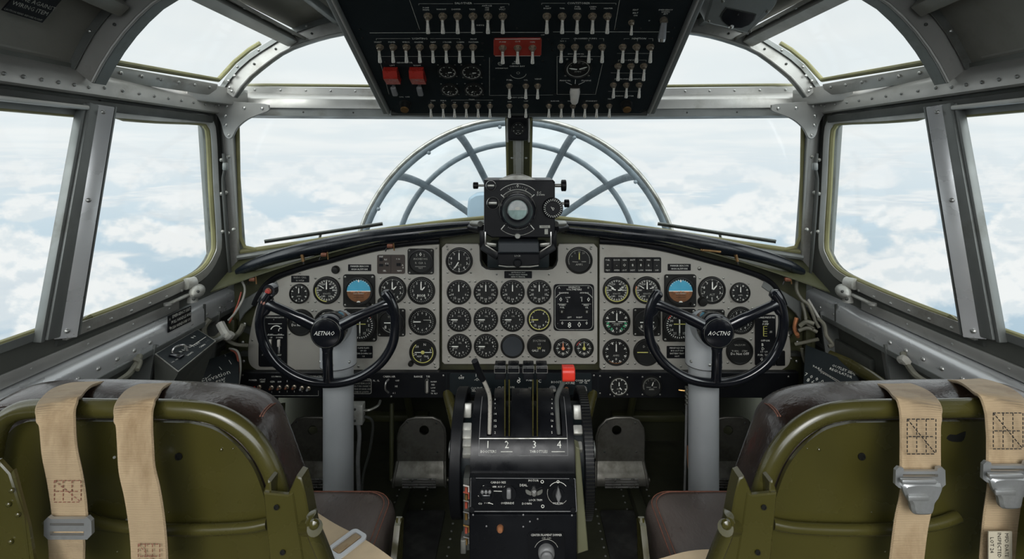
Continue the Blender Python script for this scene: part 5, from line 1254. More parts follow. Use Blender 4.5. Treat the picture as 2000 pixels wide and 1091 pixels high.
wheel(1, 1399, 1374, 'AOCTNG', 'control column with black steering wheel and plain horns, no buttons')

# ------------------------------------------------------------------ seats
def ribbon(path, w, th, mm, M=None, wv=None, m=None):
    """a woven band along path; wv(i) gives its width direction"""
    m = m or MB(); p = [V(q) for q in path]; k = len(p); prof = [(-w / 2, -th / 2), (w / 2, -th / 2), (w / 2 + th * .3, 0), (w / 2, th / 2), (-w / 2, th / 2), (-w / 2 - th * .3, 0)]
    vs = []; n = 6
    for i in range(k):
        t = (p[min(i + 1, k - 1)] - p[max(i - 1, 0)]).normalized(); x = V(wv(i)); x = (x - t * x.dot(t)).normalized(); u = x.cross(t).normalized()
        for (a, b) in prof: vs.append(p[i] + x * a + u * b)
    fs = [[i * n + j, i * n + (j + 1) % n, (i + 1) * n + (j + 1) % n, (i + 1) * n + j] for i in range(k - 1) for j in range(n)]
    fs += [list(range(n - 1, -1, -1)), [(k - 1) * n + j for j in range(n)]]
    return m.add(vs, fs, mm, None)
def seat(s, label):
    def Q(px, py, d): q = P(px, py, d); return V((q.x * s, q.y, q.z))
    base = V((-.51 * s * 1.0, .90, 0)); base.x = -.51 if s > 0 else .51
    t = Thing('pilot_seat', label, 'seat', loc=base); 
    def fix(m): 
        if s < 0:
            o = MB(); o.v = m.v; o.f = [list(reversed(f)) for f in m.f]; o.m = m.m; o.sm = m.sm; o.mats = m.mats; return o
        return m
    tube = [(-40, 1130, .68), (-26, 1000, .68), (-18, 900, .68), (-4, 838, .68), (28, 806, .68), (85, 796, .68), (204, 797, .68), (330, 798, .68), (392, 802, .68), (440, 816, .68), (484, 846, .68), (515, 886, .68), (536, 930, .68), (552, 990, .68), (575, 1130, .68)]
    m = MB(); m.tube(cr([Q(*q) for q in tube], 6), .0122, 'olive', 20); t.part('back_frame', fix(m) if s < 0 else m)
    # stamped back plate, a little ahead of the tube
    o = [(-24, 1130), (-14, 1000), (-6, 905), (6, 858), (40, 828), (100, 824), (330, 826), (380, 830), (422, 843), (460, 872), (489, 909), (508, 952), (524, 1010), (552, 1130)]
    pts = cr([V((Q(a, b, .70).x, Q(a, b, .70).z, 0)) for a, b in o], 4)
    m = MB(); m.prism([(p.x, p.y) for p in pts], -.708, -.702, 'olive', Matrix(((1, 0, 0, 0), (0, 0, -1, 0), (0, 1, 0, 0), (0, 0, 0, 1))))
    rib = cr([Q(160, 1008, .692), Q(210, 1024, .690), (Q(300, 1033, .690)), Q(400, 1034, .690), Q(480, 1030, .690), Q(522, 1022, .692)], 6); m.tube(rib, .0075, 'olive', 10)
    q = Q(349, 891, .701); m.lathe([(.0052, 0), (.0050, .0012), (.0034, .0012), (.003, .0002), (.0001, .0002)], 'bezel', 16, Matrix.Translation(q) @ Matrix.Rotation(pi / 2, 4, 'X'))
    for (a, b, r) in ((432, 878, .0022), (223, 893, .002), (455, 876, .0012), (330, 1000, .0012)): m.rivet(Q(a, b, .701), (0, -1, 0), r, 'mark_dim' if a == 223 else 'olive')
    if s < 0:   # worn black scuff beside the strap
        sc = cr([V((P(a, b, .7015).x, P(a, b, .7015).z, 0)) for a, b in ((1849, 856), (1856, 848), (1868, 849), (1886, 842), (1884, 854), (1878, 862), (1860, 862))], 2, closed=True)
        m.prism([(p.x, p.y) for p in sc], -.7025, -.7014, 'bezel', Matrix(((1, 0, 0, 0), (0, 0, -1, 0), (0, 1, 0, 0), (0, 0, 0, 1))))
    t.part('back_plate', m)
    # leather back pad
    o = [(-40, 1130), (-36, 1000), (-30, 880), (-12, 805), (30, 765), (95, 750), (200, 747), (350, 751), (440, 757), (500, 772), (538, 800), (560, 850), (580, 905), (600, 965), (614, 1040), (626, 1130)]
    F2 = Frame(Q(265, 900, .775) , (1, 0, 0), (0, 0, 1)); c = []
    for a, b in o: w = Q(a, b, .775) - F2.o; c.append(V((w.x, w.z, 0)))
    c = [(p.x, p.y) for p in cr(c, 5)]
    if s < 0: c = c[::-1]
    m = MB(); M2 = Matrix.Translation(F2.o) @ F2.R.to_4x4()
    c = c[::-1] if s > 0 else c[::-1]
    m.pillow(c, [(1 - .060, -.050), (1 - .030, -.046), (1 - .010, -.034), (1 - .001, -.015), (1, .0), (1 - .001, .020), (1 - .004, .040), (1 - .010, .055), (1 - .020, .064), (1 - .034, .066)], 'leather', (0, -.1), M2, out=True)
    bk = t.part('back_cushion', m)
    m = MB()
    for dx in (0, 5): m.tube(cr([Q(538 + dx, 786, .80), Q(527 + dx, 790, .77), Q(516 + dx, 800, .74), Q(508 + dx, 812, .715)], 4), .0011, 'stitch', 6)
    # piping round the rear edge
    m.tube([M2 @ V((x * .992, y if y < 0 else y - .003, .058)) for x, y in c], .0026, 'leather', 8)
    t.part('seam', m, parent=bk)
    # corner sockets the back tube stands in
    def socket(X):
        m = MB(); x = lambda a, b, d=.655: Q(a, b, d)
        for (a, b, c_, e, d0) in X: pass
        return m
    M3 = lambda y: Matrix(((1, 0, 0, 0), (0, 0, -1, y), (0, 1, 0, 0), (0, 0, 0, 1)))
    def pr(pts, y0, y1, c='olive', hole=None):
        a = [(Q(u, v, y0).x, Q(u, v, y0).z) for u, v in pts]; return MB().prism(a, -(y1 - y0), 0, c, M3(y0), bev=.0015)
    m = pr([(514, 962), (562, 967), (572, 962), (598, 1130), (530, 1130)], .648, .654)
    m.join(pr([(562, 966), (578, 930), (588, 934), (596, 965), (626, 1130), (590, 1130)], .650, .672)); m.join(pr([(514, 961), (522, 938), (528, 942), (536, 1130), (530, 1130)], .652, .672))
    for (a, b) in ((540, 990), (552, 1078)):
        q = Q(a, b, .646); m.lathe([(.0034, 0), (.0034, .001), (.0022, .001), (.002, .0001), (.0001, .0001)], 'bezel', 14, Matrix.Translation(q) @ Matrix.Rotation(pi / 2, 4, 'X'))
    t.part('side_bracket', m)
    o_ = 0 if s > 0 else -38
    m = pr([(-90 + o_, 905), (-5 + o_, 900), (18 + o_, 925), (45 + o_, 1010), (60 + o_, 1130), (-90 + o_, 1130)], .60, .606)
    m.join(pr([(18 + o_, 925), (24 + o_, 918), (54 + o_, 1030), (70 + o_, 1130), (60 + o_, 1130), (40 + o_, 1010)], .602, .607)); 
    for (a, b) in ((20, 1058), (22, 958), (16, 985), (34, 1005)): m.rivet(Q(a + o_, b, .598), (0, -1, 0), .003, 'olive')
    t.part('side_bracket', m)
    m = MB(); m.tube(cr([Q(608, 1004, .60), Q(612, 1030, .60), Q(630, 1075, .60), Q(655, 1140, .60)], 5), [.008] + [.0135] * 4 + [.014] * 11, 'olive', 14, ry=[.005] * 16)
    m.tube([Q(596, 1030, .62), Q(615, 1030, .59)], .009, 'olive', 14); m.rivet(Q(613, 1024, .588), (0, -1, 0), .006, 'olive'); t.part('recline_link', m)
    # seat pan and cushion
    x0, x1 = (-.735, -.272); xc = (x0 + x1) / 2 * s; zt = EYE - .747
    m = MB(); o = rrect(xc, .935, x1 - x0, .455, .055, 7); prof = [(.97, -.115), (1 - .005, -.105), (1, -.09), (1, -.035), (1 - .005, -.018), (1 - .018, -.005), (1 - .040, .0), (1 - .12, .004), (1 - .18, .004)]
    k = MB(); k.pillow(o, [(sc, zt + z) for sc, z in prof], 'leather_seat', (xc, .935), None, out=True); cu = t.part('seat_cushion', k)
    k = MB()
    for ins, zz in ((.012, -.0065), (.020, -.002)):
        r = rrect(xc, .935, x1 - x0 - 2 * ins, .455 - 2 * ins, .05, 8); k.tube([V((a, b, zt + zz + .0012)) for a, b in r], .0010, 'stitch', 6, closed=True)
    for (a, b, c_, e) in ((-.70, 1.10, -.32, .98), (-.66, 1.15, -.60, 1.05)): pass
    t.part('seam', k, parent=cu)
    k = MB(); k.box((xc, .935, zt - .135), (x1 - x0 + .02, .45, .05), 'olive', .012)
    for a in (-1, 1):
        k.bar((xc + a * .19, .78, zt - .15), (xc + a * .19, .72, .065), .035, .03, 'olive_dull', up=(0, 1, 0)); k.bar((xc + a * .19, 1.10, zt - .15), (xc + a * .19, 1.15, .065), .035, .03, 'olive_dull', up=(0, 1, 0))
        k.box((xc + a * .19, .93, .055), (.05, .60, .11), 'olive_dark', .006)
    t.part('seat_base', k)
    k = MB(); X = (x1 + .022) * s
    k.add([V((X - .006 * s, 1.06, EYE - .745)), V((X - .006 * s, 1.075, EYE - .76)), V((X - .006 * s, 1.04, EYE - .92)), V((X - .006 * s, .93, EYE - .92)), V((X - .006 * s, 1.04, EYE - .75)), V((X + .006 * s, 1.06, EYE - .745)), V((X + .006 * s, 1.075, EYE - .76)), V((X + .006 * s, 1.04, EYE - .92)), V((X + .006 * s, .93, EYE - .92)), V((X + .006 * s, 1.04, EYE - .75))],
          [[0, 1, 2, 3, 4], [9, 8, 7, 6, 5]] + [[i, i + 5, (i + 1) % 5 + 5, (i + 1) % 5] for i in range(5)], 'olive'); 
    k.tube([V((X, 1.055, EYE - .745)), V((X, .94, EYE - .90))], .006, 'olive', 8); t.part('height_lever', k)
    return t
seat(1, 'olive green steel seat with brown leather cushions, behind the wheel with red buttons')
seat(-1, 'olive green steel seat with brown leather cushions, behind the wheel without buttons')

def strap(path, w, label, lower=None, stitch=None, tag=None, buckle=None, lw=None, frayed=False):
    pts = cr([P(*q) for q in path], 6); t = Thing('shoulder_strap', label, 'strap', loc=tuple(pts[-1]))
    def wv(i):
        f = i / (len(pts) - 1); a = max(0, 1 - i / 16); return (1, -.0 + .35 * a, -.0)
    W = w * .64 / 1000
    t.part('webbing', ribbon(pts, W, .0042, 'webbing', wv=wv))
    if stitch:
        x0, y0, x1, y1, dark = stitch; m = MB(); c = 'stitch_black' if dark else 'stitch'; dd = .6355
        def sp_(a, b): return P(a, b, dd)
        for (a, b) in (((x0, y0), (x1, y0)), ((x0, y1), (x1, y1)), ((x0, y0), (x0, y1)), ((x1, y0), (x1, y1)), ((x0, y0), (x1, y1)), ((x0 + (x1 - x0) * .33, y0), (x0 + (x1 - x0) * .33, y1)), ((x0 + (x1 - x0) * .66, y0), (x0 + (x1 - x0) * .66, y1)), ((x0 + 3, (y0 + y1) / 2), (x1 - 3, (y0 + y1) / 2))):
            A, B = sp_(*a), sp_(*b); n = max(3, int((B - A).length / .0052))
            for i in range(n): m.tube([A.lerp(B, i / n), A.lerp(B, (i + .6) / n)], .00055 if not dark else .0007, c, 4)
        t.part('stitching', m, label='dark box stitching' if dark else None)
    if lower:
        q = cr([P(*a) for a in lower], 6); t.part('lower_webbing', ribbon(q, (lw or w) * .64 / 1000, .004, 'webbing', wv=lambda i: (1, 0, 0)))
    if buckle:
        cx, y0, w2, kind = buckle; d = .632; m = MB(); M3 = Matrix(((1, 0, 0, 0), (0, 0, -1, d), (0, 1, 0, 0), (0, 0, 0, 1)))
        def bp(L): return [(P(cx + a, y0 + b, d).x, P(cx + a, y0 + b, d).z) for a, b in L]
        h = w2 / 2
        if kind == 'tongue':
            o = [(-h, 6), (-h + 6, 0), (-h + 15, 2), (-h + 16, 8), (h - 16, 8), (h - 15, 2), (h - 6, 0), (h, 6), (h + 1, 34), (h - 6, 40), (h - 12, 42), (-h + 12, 42), (-h + 6, 40), (-h - 1, 34)]
            sl = [(-h + 14, 14), (h - 14, 14), (h - 14, 19), (-h + 14, 19)]
            m.prism(bp(o), 0, .004, 'buckle', M3, holes=[bp(sl)])
            L = [(-h + 14, 28), (h - 14, 28), (h - 15, 52), (h - 24, 66), (h - 27, 80), (h - 34, 88), (-h + 34, 88), (-h + 27, 80), (-h + 24, 66), (-h + 15, 52)]
            m.prism([(p.x, p.y) for p in cr([V((*q, 0)) for q in bp(L)], 3, closed=True)], .003, .010, 'buckle', M3, bev=.003)
            m.bar(P(cx - h + 14, y0 + 31, d - .011), P(cx + h - 14, y0 + 31, d - .011), .006, .006, 'buckle', up=(0, 1, 0), bev=.002); m.bar(P(cx - h + 28, y0 + 64, d - .011), P(cx + h - 28, y0 + 64, d - .011), .006, .003, 'buckle', up=(0, 1, 0), bev=.001)
        else:
            o = [(-h, 8), (-h + 8, 0), (-h + 14, 4), (h - 14, 4), (h - 8, 0), (h, 8), (h + 1, 34), (h - 8, 44), (-h + 8, 44), (-h, 36)]
            m.prism(bp(o), 0, .0045, 'buckle', M3, holes=[bp([(-h + 12, 12), (h - 14, 12), (h - 14, 17), (-h + 12, 17)]), bp([(-h + 12, 28), (h - 14, 28), (h - 14, 36), (-h + 12, 36)])])
        t.part('buckle', m, label='worn grey metal buckle')
    if tag:
        cx, cy, w2, h2 = tag; m = MB(); d = .632; m.box(P(cx, cy, d), (w2 * d / 1000, .0012, h2 * d / 1000), 'tag_cloth'); M4 = Matrix.Translation(P(cx, cy, d - .001)) @ XZ @ Matrix.Rotation(-pi / 2, 4, 'Z')
        for i, s_ in enumerate(('MFD DATE', 'INSPECTED', 'LOT 24')): m.text(s_, -.004, .008 - i * .009, .0002, .0062, 'stitch_black', M=M4)
        t.part('tag', m, label='sewn cloth label with printed lines')
    return t
strap([(232, 765, .845), (215, 752, .815), (180, 747, .785), (142, 757, .740), (118, 780, .672), (112, 802, .652), (113, 830, .645), (117, 880, .642), (127, 930, .640), (134, 975, .638), (138, 1018, .638)], 66, 'tan webbing strap with a flat buckle, outermost one on the seat with loose hanging straps',
      lower=[(136, 1022, .638), (131, 1046, .634), (131, 1075, .640), (132, 1130, .644)], buckle=(138, 1004, 92, 'flat'), stitch=(106, 938, 158, 980, False))
strap([(355, 768, .845), (338, 756, .815), (310, 750, .785), (284, 760, .740), (268, 782, .672), (263, 804, .652), (263, 830, .645), (265, 870, .644), (268, 915, .643), (278, 960, .642), (286, 1010, .641), (291, 1060, .641), (294, 1130, .640)], 68, 'tan webbing strap without a buckle over the green seat back', stitch=(270, 1062, 312, 1110, False))
strap([(1690, 768, .845), (1706, 756, .815), (1738, 750, .785), (1768, 760, .740), (1788, 780, .672), (1796, 804, .652), (1797, 840, .645), (1797, 880, .643), (1797, 922, .640)], 76, 'tan webbing strap with black box stitching and tongue buckle, nearer the cockpit centre',
      lower=[(1796, 930, .648), (1788, 980, .648), (1778, 1030, .646), (1766, 1130, .645)], lw=64, buckle=(1793, 908, 96, 'tongue'), stitch=(1772, 818, 1828, 886, True))
strap([(1836, 762, .845), (1852, 750, .815), (1884, 743, .785), (1920, 752, .740), (1950, 774, .672), (1962, 800, .652), (1966, 840, .645), (1967, 870, .643), (1967, 912, .640)], 78, 'tan webbing strap with tongue buckle and sewn cloth label near the side wall',
      lower=[(1966, 920, .648), (1960, 970, .648), (1952, 1030, .646), (1944, 1130, .645)], lw=66, buckle=(1963, 897, 96, 'tongue'), stitch=(1940, 806, 1998, 876, True), tag=(1953, 1070, 46, 66))
FSq = Frame((0, 0, EYE - .742), (1, 0, 0), (0, 1, 0))
def lap(pts, label, bk=None):
    q = [FSq.w(*FSq.at(a, b, h)) for a, b, h in pts]; t = Thing('lap_belt', label, 'belt', loc=tuple(q[0]))
    c = cr(q, 5); dv = (q[-1] - q[0]).normalized(); wv = V((-dv.y, dv.x, 0))
    t.part('webbing', ribbon(c, .055, .004, 'webbing_light', wv=lambda i: wv))
    if bk:
        o = FSq.w(*FSq.at(*bk, .010)); M = Matrix.Translation(o) @ Matrix((dv, wv, dv.cross(wv))).transposed().to_4x4(); m = MB()
        m.prism(rrect(0, 0, .040, .068, .010), 0, .005, 'buckle_white', M, holes=[rrect(0, 0, .024, .054, .006)]); t.part('buckle', m, label='bright rectangular slide buckle'); m = MB(); m.box((0, 0, .002), (.016, .052, .006), 'webbing', .002, M); t.part('webbing_loop', m)
lap([(585, 1010, .006), (630, 1040, .006), (678, 1066, .010), (715, 1090, .006), (760, 1125, .004)], 'tan lap belt with a bright slide buckle on the leather seat cushion', (678, 1064))
lap([(1300, 1116, .004), (1360, 1100, .010), (1420, 1098, .010), (1480, 1110, .006)], 'tan lap belt without visible buckle lying on the seat cushion')
# ------------------------------------------------------------------ rudder pedals
def pedal(px, label, hx=6):
    FR = Frame(P(px, 900, 1.78), (1, 0, 0), (0, 0, 1)); t = Thing('rudder_pedal', label, 'pedal', FR, group=None); k = .00178
    def L(x, y): return (x * k, (900 - y) * k)
    o = [L(*q) for q in ((-45, 905), (-45, 850), (-40, 834), (-26, 818), (-10, 814), (22, 814), (36, 820), (45, 835), (47, 850), (46, 905))]
    m = MB(); m.prism(o, 0, .006, 'pedal_metal', holes=[circ(*L(hx, 838), 9.5 * k, 20)])
    m.tube([V((*q, .003)) for q in o], .0045, 'pedal_metal', 8)
    rows = []
    for (y, z, w) in ((898, .006, 46), (906, .012, 47), (914, .024, 48), (922, .034, 49), (930, .038, 50), (937, .034, 50), (940, .026, 50)): rows.append([V((*L(-w, y), z)), V((*L(0, y), z)), V((*L(w, y), z))])
    m.grid(rows, 'pedal_metal', True, thick=(0, 0, -.006)); 
    for s in (-1, 1): m.tube([V((r[1].x + s * (r[2].x), r[1].y, r[1].z)) for r in rows], .005, 'pedal_metal', 8)
    t.part('footplate', m)
    m = MB()
    for y in (921, 926, 931, 936): a, b = V((*L(-32, y), .041)), V((*L(32, y), .041)); m.tube([a, b], .0028, 'steel', 6)
    for q in ((-30, 880), (32, 880), (-26, 822), (30, 824)): m.screw(*L(*q), .006, .004, 'frame_dark')
    t.part('tread', m)
    m = MB(); m.tube([V((*L(-56, 930), .018)), V((*L(56, 930), .018))], .009, 'pedal_metal', 12); m.tube(cr([V((*L(-56, 930), .018)), V((*L(-58, 870), .0)), V((*L(-62, 795), -.03))], 5), .008, 'olive_dull', 10); t.part('pivot_arm', m)
for px, lab, hx in ((607, 'worn grey metal rudder pedal partly hidden by the column before the left seat', 5), (823, 'worn grey metal rudder pedal left of the throttle pedestal', 6), (1210, 'worn grey metal rudder pedal right of the throttle pedestal', -6), (1424, 'worn grey metal rudder pedal partly hidden by the column before the right seat', -3)): pedal(px, lab, hx)

# ------------------------------------------------------------------ throttle quadrant
DY, DZ, DR = 1.285, -.735, .14
def dr(th, r=DR): a = radians(th); return V((0, DY - r * sin(a), EYE + DZ + r * cos(a)))
def th_of(py, r=DR):
    lo, hi = 5, 100
    for _ in range(40):
        mid = (lo + hi) / 2; p = dr(mid, r); y = CY - (p.z - EYE) / p.y * F
        if y < py: lo = mid
        else: hi = mid
    return lo
tQ = Thing('throttle_quadrant', 'black drum-shaped throttle quadrant numbered 1 to 4 between the seats', 'throttle quadrant', loc=(0, DY, EYE + DZ))
MX = Matrix.Translation((0, DY, EYE + DZ)) @ Matrix(((0, 0, 1, 0), (-1, 0, 0, 0), (0, 1, 0, 0), (0, 0, 0, 1)))  # lathe z -> world x
def drum(m, x0, x1, r, mm, a0=-60, a1=130, n=60, rin=None):
    """casing strip from x0 to x1; angles measured forward-over-top towards the seats"""
    rows = []
    A = [dr(a0 + (a1 - a0) * i / n, r) for i in range(n + 1)]
    m.grid([[p + V((x1, 0, 0)) for p in A], [p + V((x0, 0, 0)) for p in A]], mm, True)
    B = [dr(a0 + (a1 - a0) * i / n, rin or r - .03) for i in range(n + 1)]
    for x, f in ((x0, 0), (x1, 1)):
        g = [[p + V((x, 0, 0)) for p in A], [p + V((x, 0, 0)) for p in B]]
        m.grid(g if f else g[::-1], mm, False)
def qx(px, th=45): return (px - CX) * dr(th).y / F
m = MB(); slots = [(951, 961), (985, 998), (1039, 1051), (1087, 1098)]; te = th_of(851)
xs_ = [qx(921)]
for a, b in slots: xs_ += [qx(a), qx(b)]
xs_.append(qx(1120))
for i in range(0, len(xs_), 2): drum(m, xs_[i], xs_[i + 1], DR, 'black_casing')
for a, b in slots: drum(m, qx(a), qx(b), DR, 'black_casing', te, 130, 24); drum(m, qx(a), qx(b), DR - .028, 'black_satin', 5, te, 24)
tQ.part('casing', m)
m = MB()
A = [dr(t, DR + .0012) for t in [th_of(856) + (th_of(889) - th_of(856)) * i / 8 for i in range(9)]]
m.grid([[p + V((qx(1107), 0, 0)) for p in A], [p + V((qx(937), 0, 0)) for p in A]], 'black_casing', True)
e0, e1 = [p + V((qx(937), 0, 0)) for p in [dr(th_of(775) + (th_of(889) - th_of(775)) * i / 24, DR + .001) for i in range(25)]], None
m.tube(e0, .0008, 'knob_gray', 5); e1 = [p + V((qx(1107) - qx(937), 0, 0)) for p in e0]; m.tube(e1, .0008, 'knob_gray', 5); m.tube([e0[-1], e1[-1]], .0008, 'knob_gray', 5)
A = dr(th_of(856), DR + .0015); m.tube([A + V((qx(937), 0, 0)), A + V((qx(1107), 0, 0))], .0014, 'steel_worn', 6)
def ontext(px, py, s, size, c='mark', sx=1):
    th = th_of(py); p = dr(th, DR + .0022); a = radians(th); u = V((0, cos(a), sin(a))); n = V((0, -sin(a), cos(a))); M = Matrix((V((1, 0, 0)), u, n)).transposed().to_4x4(); M.translation = p + V((qx(px, th), 0, 0))
    m.text(s, 0, 0, 0, size, c, M=M, sx=sx)
for a, s in ((953, '1'), (990, '2'), (1044, '3'), (1092, '4')): ontext(a, 868.5, s, .021)
ontext(954, 881.5, 'BOOSTERS', .0075); ontext(1052, 881.5, 'THROTTLES', .0075)
for (a, b) in ((978, 1001), (1077, 1103)):
    th = th_of(881.5); p = dr(th, DR + .002); m.tube([p + V((qx(a, th), 0, 0)), p + V((qx(b, th), 0, 0))], .0008, 'mark', 5)
for i, (y, l, r) in enumerate(((781, '2', '0'), (789, '0', '4'), (798, '1', '8'), (809, '14', '12'), (822, '12', '16'), (833, '13', '8'), (845, '2', '5'))): ontext(967, y, l, .0072); ontext(1078, y, r, .0072)
tQ.part('number_plate', m)
# levers
def arm(pts, r, c, n=10, flat=None): m = MB(); p = cr([P(*q) for q in pts], 6); m.tube(p, r, c, n, up=(1, 0, 0) if flat else None, ry=flat); return m
a = tQ.part('lever', arm([(956, 846, 1.19), (957, 800, 1.19), (956, 772, 1.18), (948, 750, 1.165), (941, 736, 1.155)], .0048, 'lever_steel'), label='bright steel lever with black grip')
m = arm([(943, 741, 1.158), (936, 726, 1.148), (927, 704, 1.135)], .0072, 'black_satin', 14); tQ.part('grip', m, parent=a)
for px, nm in ((990.5, 0), (1045, 1)):
    m = MB()
    for s in (-4.2, 4.2): A, B = P(px + s, 848, 1.18), P(px + s, 738, 1.16); m.bar(A, B, .0032, .014, 'olive', up=(0, -1, 0), bev=.001)
    g = tQ.part('lever', m, label='twin olive throttle arms')
    for c in ((977, 1003) if nm == 0 else (1032, 1058)):
        m = MB(); o = P(c, 718, 1.155); m.box(o + V((0, .008, .000)), (.0245, .034, .0145), 'black_casing', .002); m.box(o + V((0, .012, -.017)), (.0235, .026, .020), 'black_satin', .002)
        w, h = .0125, .0075
        for (x0, z0, x1, z1) in ((-w, h, w, h), (-w, -h, w, -h), (-w, -h, -w, h), (w, -h, w, h), (-w, h * .5, w, h * .5)): m.tube([o + V((x0, -.0095, z0)), o + V((x1, -.0095, z1))], .0007, 'steel', 5)
        tQ.part('throttle_knob', m, parent=g)
m = MB(); o = P(1017, 718, 1.17); m.box(o, (.010, .02, .012), 'black_satin', .002); tQ.part('lever_link', m)
a = tQ.part('lever', arm([(1091, 846, 1.19), (1088, 800, 1.19), (1088, 775, 1.18), (1096, 755, 1.17), (1104, 738, 1.16)], .0052, 'frame_gray'), label='dark lever with red knob')
m = MB(); o = P(1110, 728, 1.15); M = Matrix.Translation(o) @ Matrix.Rotation(pi / 2, 4, 'Y'); h = .0138
pr_ = rrect(0, 0, .032, .034, .011, 6); m.prism(pr_, -h, h, 'red_knob', M, bev=.0022); tQ.part('red_knob', m, parent=a, label='large bright red knob')
# trim wheels at both sides
def trimwheel(x, w, ribbed, lab):
    m = MB(); R = .1445; M = Matrix.Translation((x, 0, 0)) @ MX
    m.lathe([(R - .016, -w / 2), (R - .002, -w / 2), (R, -w / 2 + .002), (R, w / 2 - .002), (R - .002, w / 2), (R - .016, w / 2), (R - .016, -w / 2)], 'black_satin', 96, M, cap=False)
    for k in range(5):
        a = k * 2 * pi / 5; m.bar((x, DY, EYE + DZ), (x, DY + (R - .01) * cos(a), EYE + DZ + (R - .01) * sin(a)), .006, .02, 'black_satin', up=(0, -sin(a), cos(a)))
    if ribbed:
        for k in range(110):
            a = 2 * pi * k / 110; m.box((0, 0, 0), (w * .86, .0035, .003), 'bezel', 0, Matrix.Translation((x, DY + (R + .0008) * cos(a), EYE + DZ + (R + .0008) * sin(a))) @ Matrix.Rotation(a - pi / 2, 4, 'X'))
    m.lathe([(.02, -.03), (.02, .03)], 'frame_gray', 16, M)
    tQ.part('trim_wheel', m, label=lab)
trimwheel(qx(892), .026, False, 'smooth black trim wheel'); trimwheel(qx(1148), .022, True, 'ribbed black trim wheel')
for (x, ys) in ((912, (792, 830, 846, 864, 884)), (1129, (796, 835, 872))):
    for i, y in enumerate(ys):
        th = th_of(y); m = MB(); a = radians(th); o = dr(th, DR - .014) + V((qx(x, th), 0, 0)); m.box((0, 0, 0), (.022, .020 if i else .032, .016), 'latch_gray', .003, Matrix.Translation(o) @ Matrix.Rotation(pi / 2 - a, 4, 'X')); tQ.part('cog_block', m)
m = MB(); m.lathe([(DR - .03, qx(883)), (DR - .03, qx(1158))], 'black_panel', 40, MX); m.box((0, 1.36, EYE - .80), (.23, .14, .20), 'black_panel', .01); m.box((-.004, 1.36, .22), (.20, .14, .44), 'black_panel', .008); tQ.part('base', m)

# console below it
FCn = Frame(P(1020, 966, 1.125), (1, 0, 0), (0, .12, 1)); tN = Thing('centre_console', 'black centre console with dials and a copper lamp, below the throttle quadrant', 'console', FCn); PN = Panel(tN, FCn)
def nl(px): return [tuple(FCn.at(a, b)[:2]) for a, b in px]
m = MB(); m.prism(nl([(918, 931), (1124, 932), (1127, 1000), (917, 1000)]), -.02, 0, 'black_casing', bev=.0015)
for (a, b) in ((925, 936), (1116, 937), (922, 994), (1119, 995)): x, y = PN.at(a, b); m.lathe([(.006, 0), (.006, .003), (.0001, .0035)], 'black_satin', 14, T(x, y))
q = nl([(919, 998), (1126, 998), (919.5, 933), (1123, 934)]); m.line(*q[0], *q[1], .0018, .0004, 'knob_gray'); m.line(*q[2], *q[3], .0012, .0004, 'knob_gray'); m.line(*q[0], *q[2], .0012, .0004, 'knob_gray'); m.line(*q[1], *q[3], .0014, .0004, 'knob_gray')
tN.part('top_plate', m)
m = MB(); tx(PN, m, [], 0)
k_ = FCn.scale(1020, 966)
for (a, b, t, s) in ((973, 941.5, 'CARGO RES', 4.5), (949, 949.5, 'FWD', 4.5), (965, 950, 'OFF', 3.5), (977, 950, 'ON  AUX  ALT', 3.5), (1042, 938, 'MOTOR', 4.5), (1023, 947, 'DEAL.', 5), (1046, 976, 'LOCK TRIM', 4), (1029, 983, 'DOWN', 4.5), (991, 982, 'OVERRIDE', 4.5), (952, 981, 'PULL', 4.5), (938, 983, 'CO', 4), (1090, 982, 'NORMAL', 3.8)): x, y = PN.at(a, b); m.text(t, x, y, .0005, s * k_ * 1.25, 'mark')
x, y = PN.at(1090, 962); m.arc(x, y, .022, .0232, -52, 52, .0005, 'mark', 20); m.arc(x, y, .0232, .024, 130, 290, .0005, 'mark_dim', 20); m.arc(x, PN.at(0, 940)[1], .002, .0032, 0, 360, .0005, 'mark', 12)
for (a, b) in ((1059, 940), (1060, 988)): x, y = PN.at(a, b); m.arc(x, y, .0022, .0036, 0, 360, .0005, 'mark', 14)
for (x0, y0, x1, y1) in ((960, 958, 990, 959), (1000, 957, 1007, 963), (934, 967, 940, 974), (940, 975, 963, 984)): p, q = PN.at(x0, y0), PN.at(x1, y1); m.line(*p, *q, .0014, .0005, 'mark')
tN.part('markings', m)
def ck(px, py, nm, f):
    m = MB(); x, y = PN.at(px, py); f(m, x, y); return tN.part(nm, m)
def lobed(m, x, y):
    m.lathe([(.017, 0), (.017, .004), (.0001, .005)], 'black_satin', 24, T(x, y)); m.box((x, y + .002, .012), (.022, .009, .016), 'black_gloss', .003)
    for s in (-1, 0, 1): m.lathe([(.0035, 0), (.0035, .004), (.0001, .005)], 'knob_gray', 10, T(x + s * .008, y + .010, .012))
ck(950, 963, 'selector_knob', lobed)
ck(994, 962, 'selector_knob', lambda m, x, y: (m.lathe([(.016, 0), (.016, .004), (.0001, .005)], 'black_satin', 24, T(x, y)), m.box((x, y + .004, .010), (.010, .020, .012), 'knob_gray', .003)))
def wings(m, x, y):
    m.lathe([(.007, 0), (.007, .008), (.005, .011), (.0001, .012)], 'steel', 16, T(x, y))
    for s in (-1, 1): m.prism([(p.x, p.y) for p in cr([V(q) for q in ((x + s * .005, y, 0), (x + s * .018, y + .006, 0), (x + s * .017, y - .002, 0), (x + s * .007, y - .006, 0))], 4, closed=True)], .003, .006, 'steel_worn', bev=.0008)
ck(1043, 959, 'wing_nut', wings)
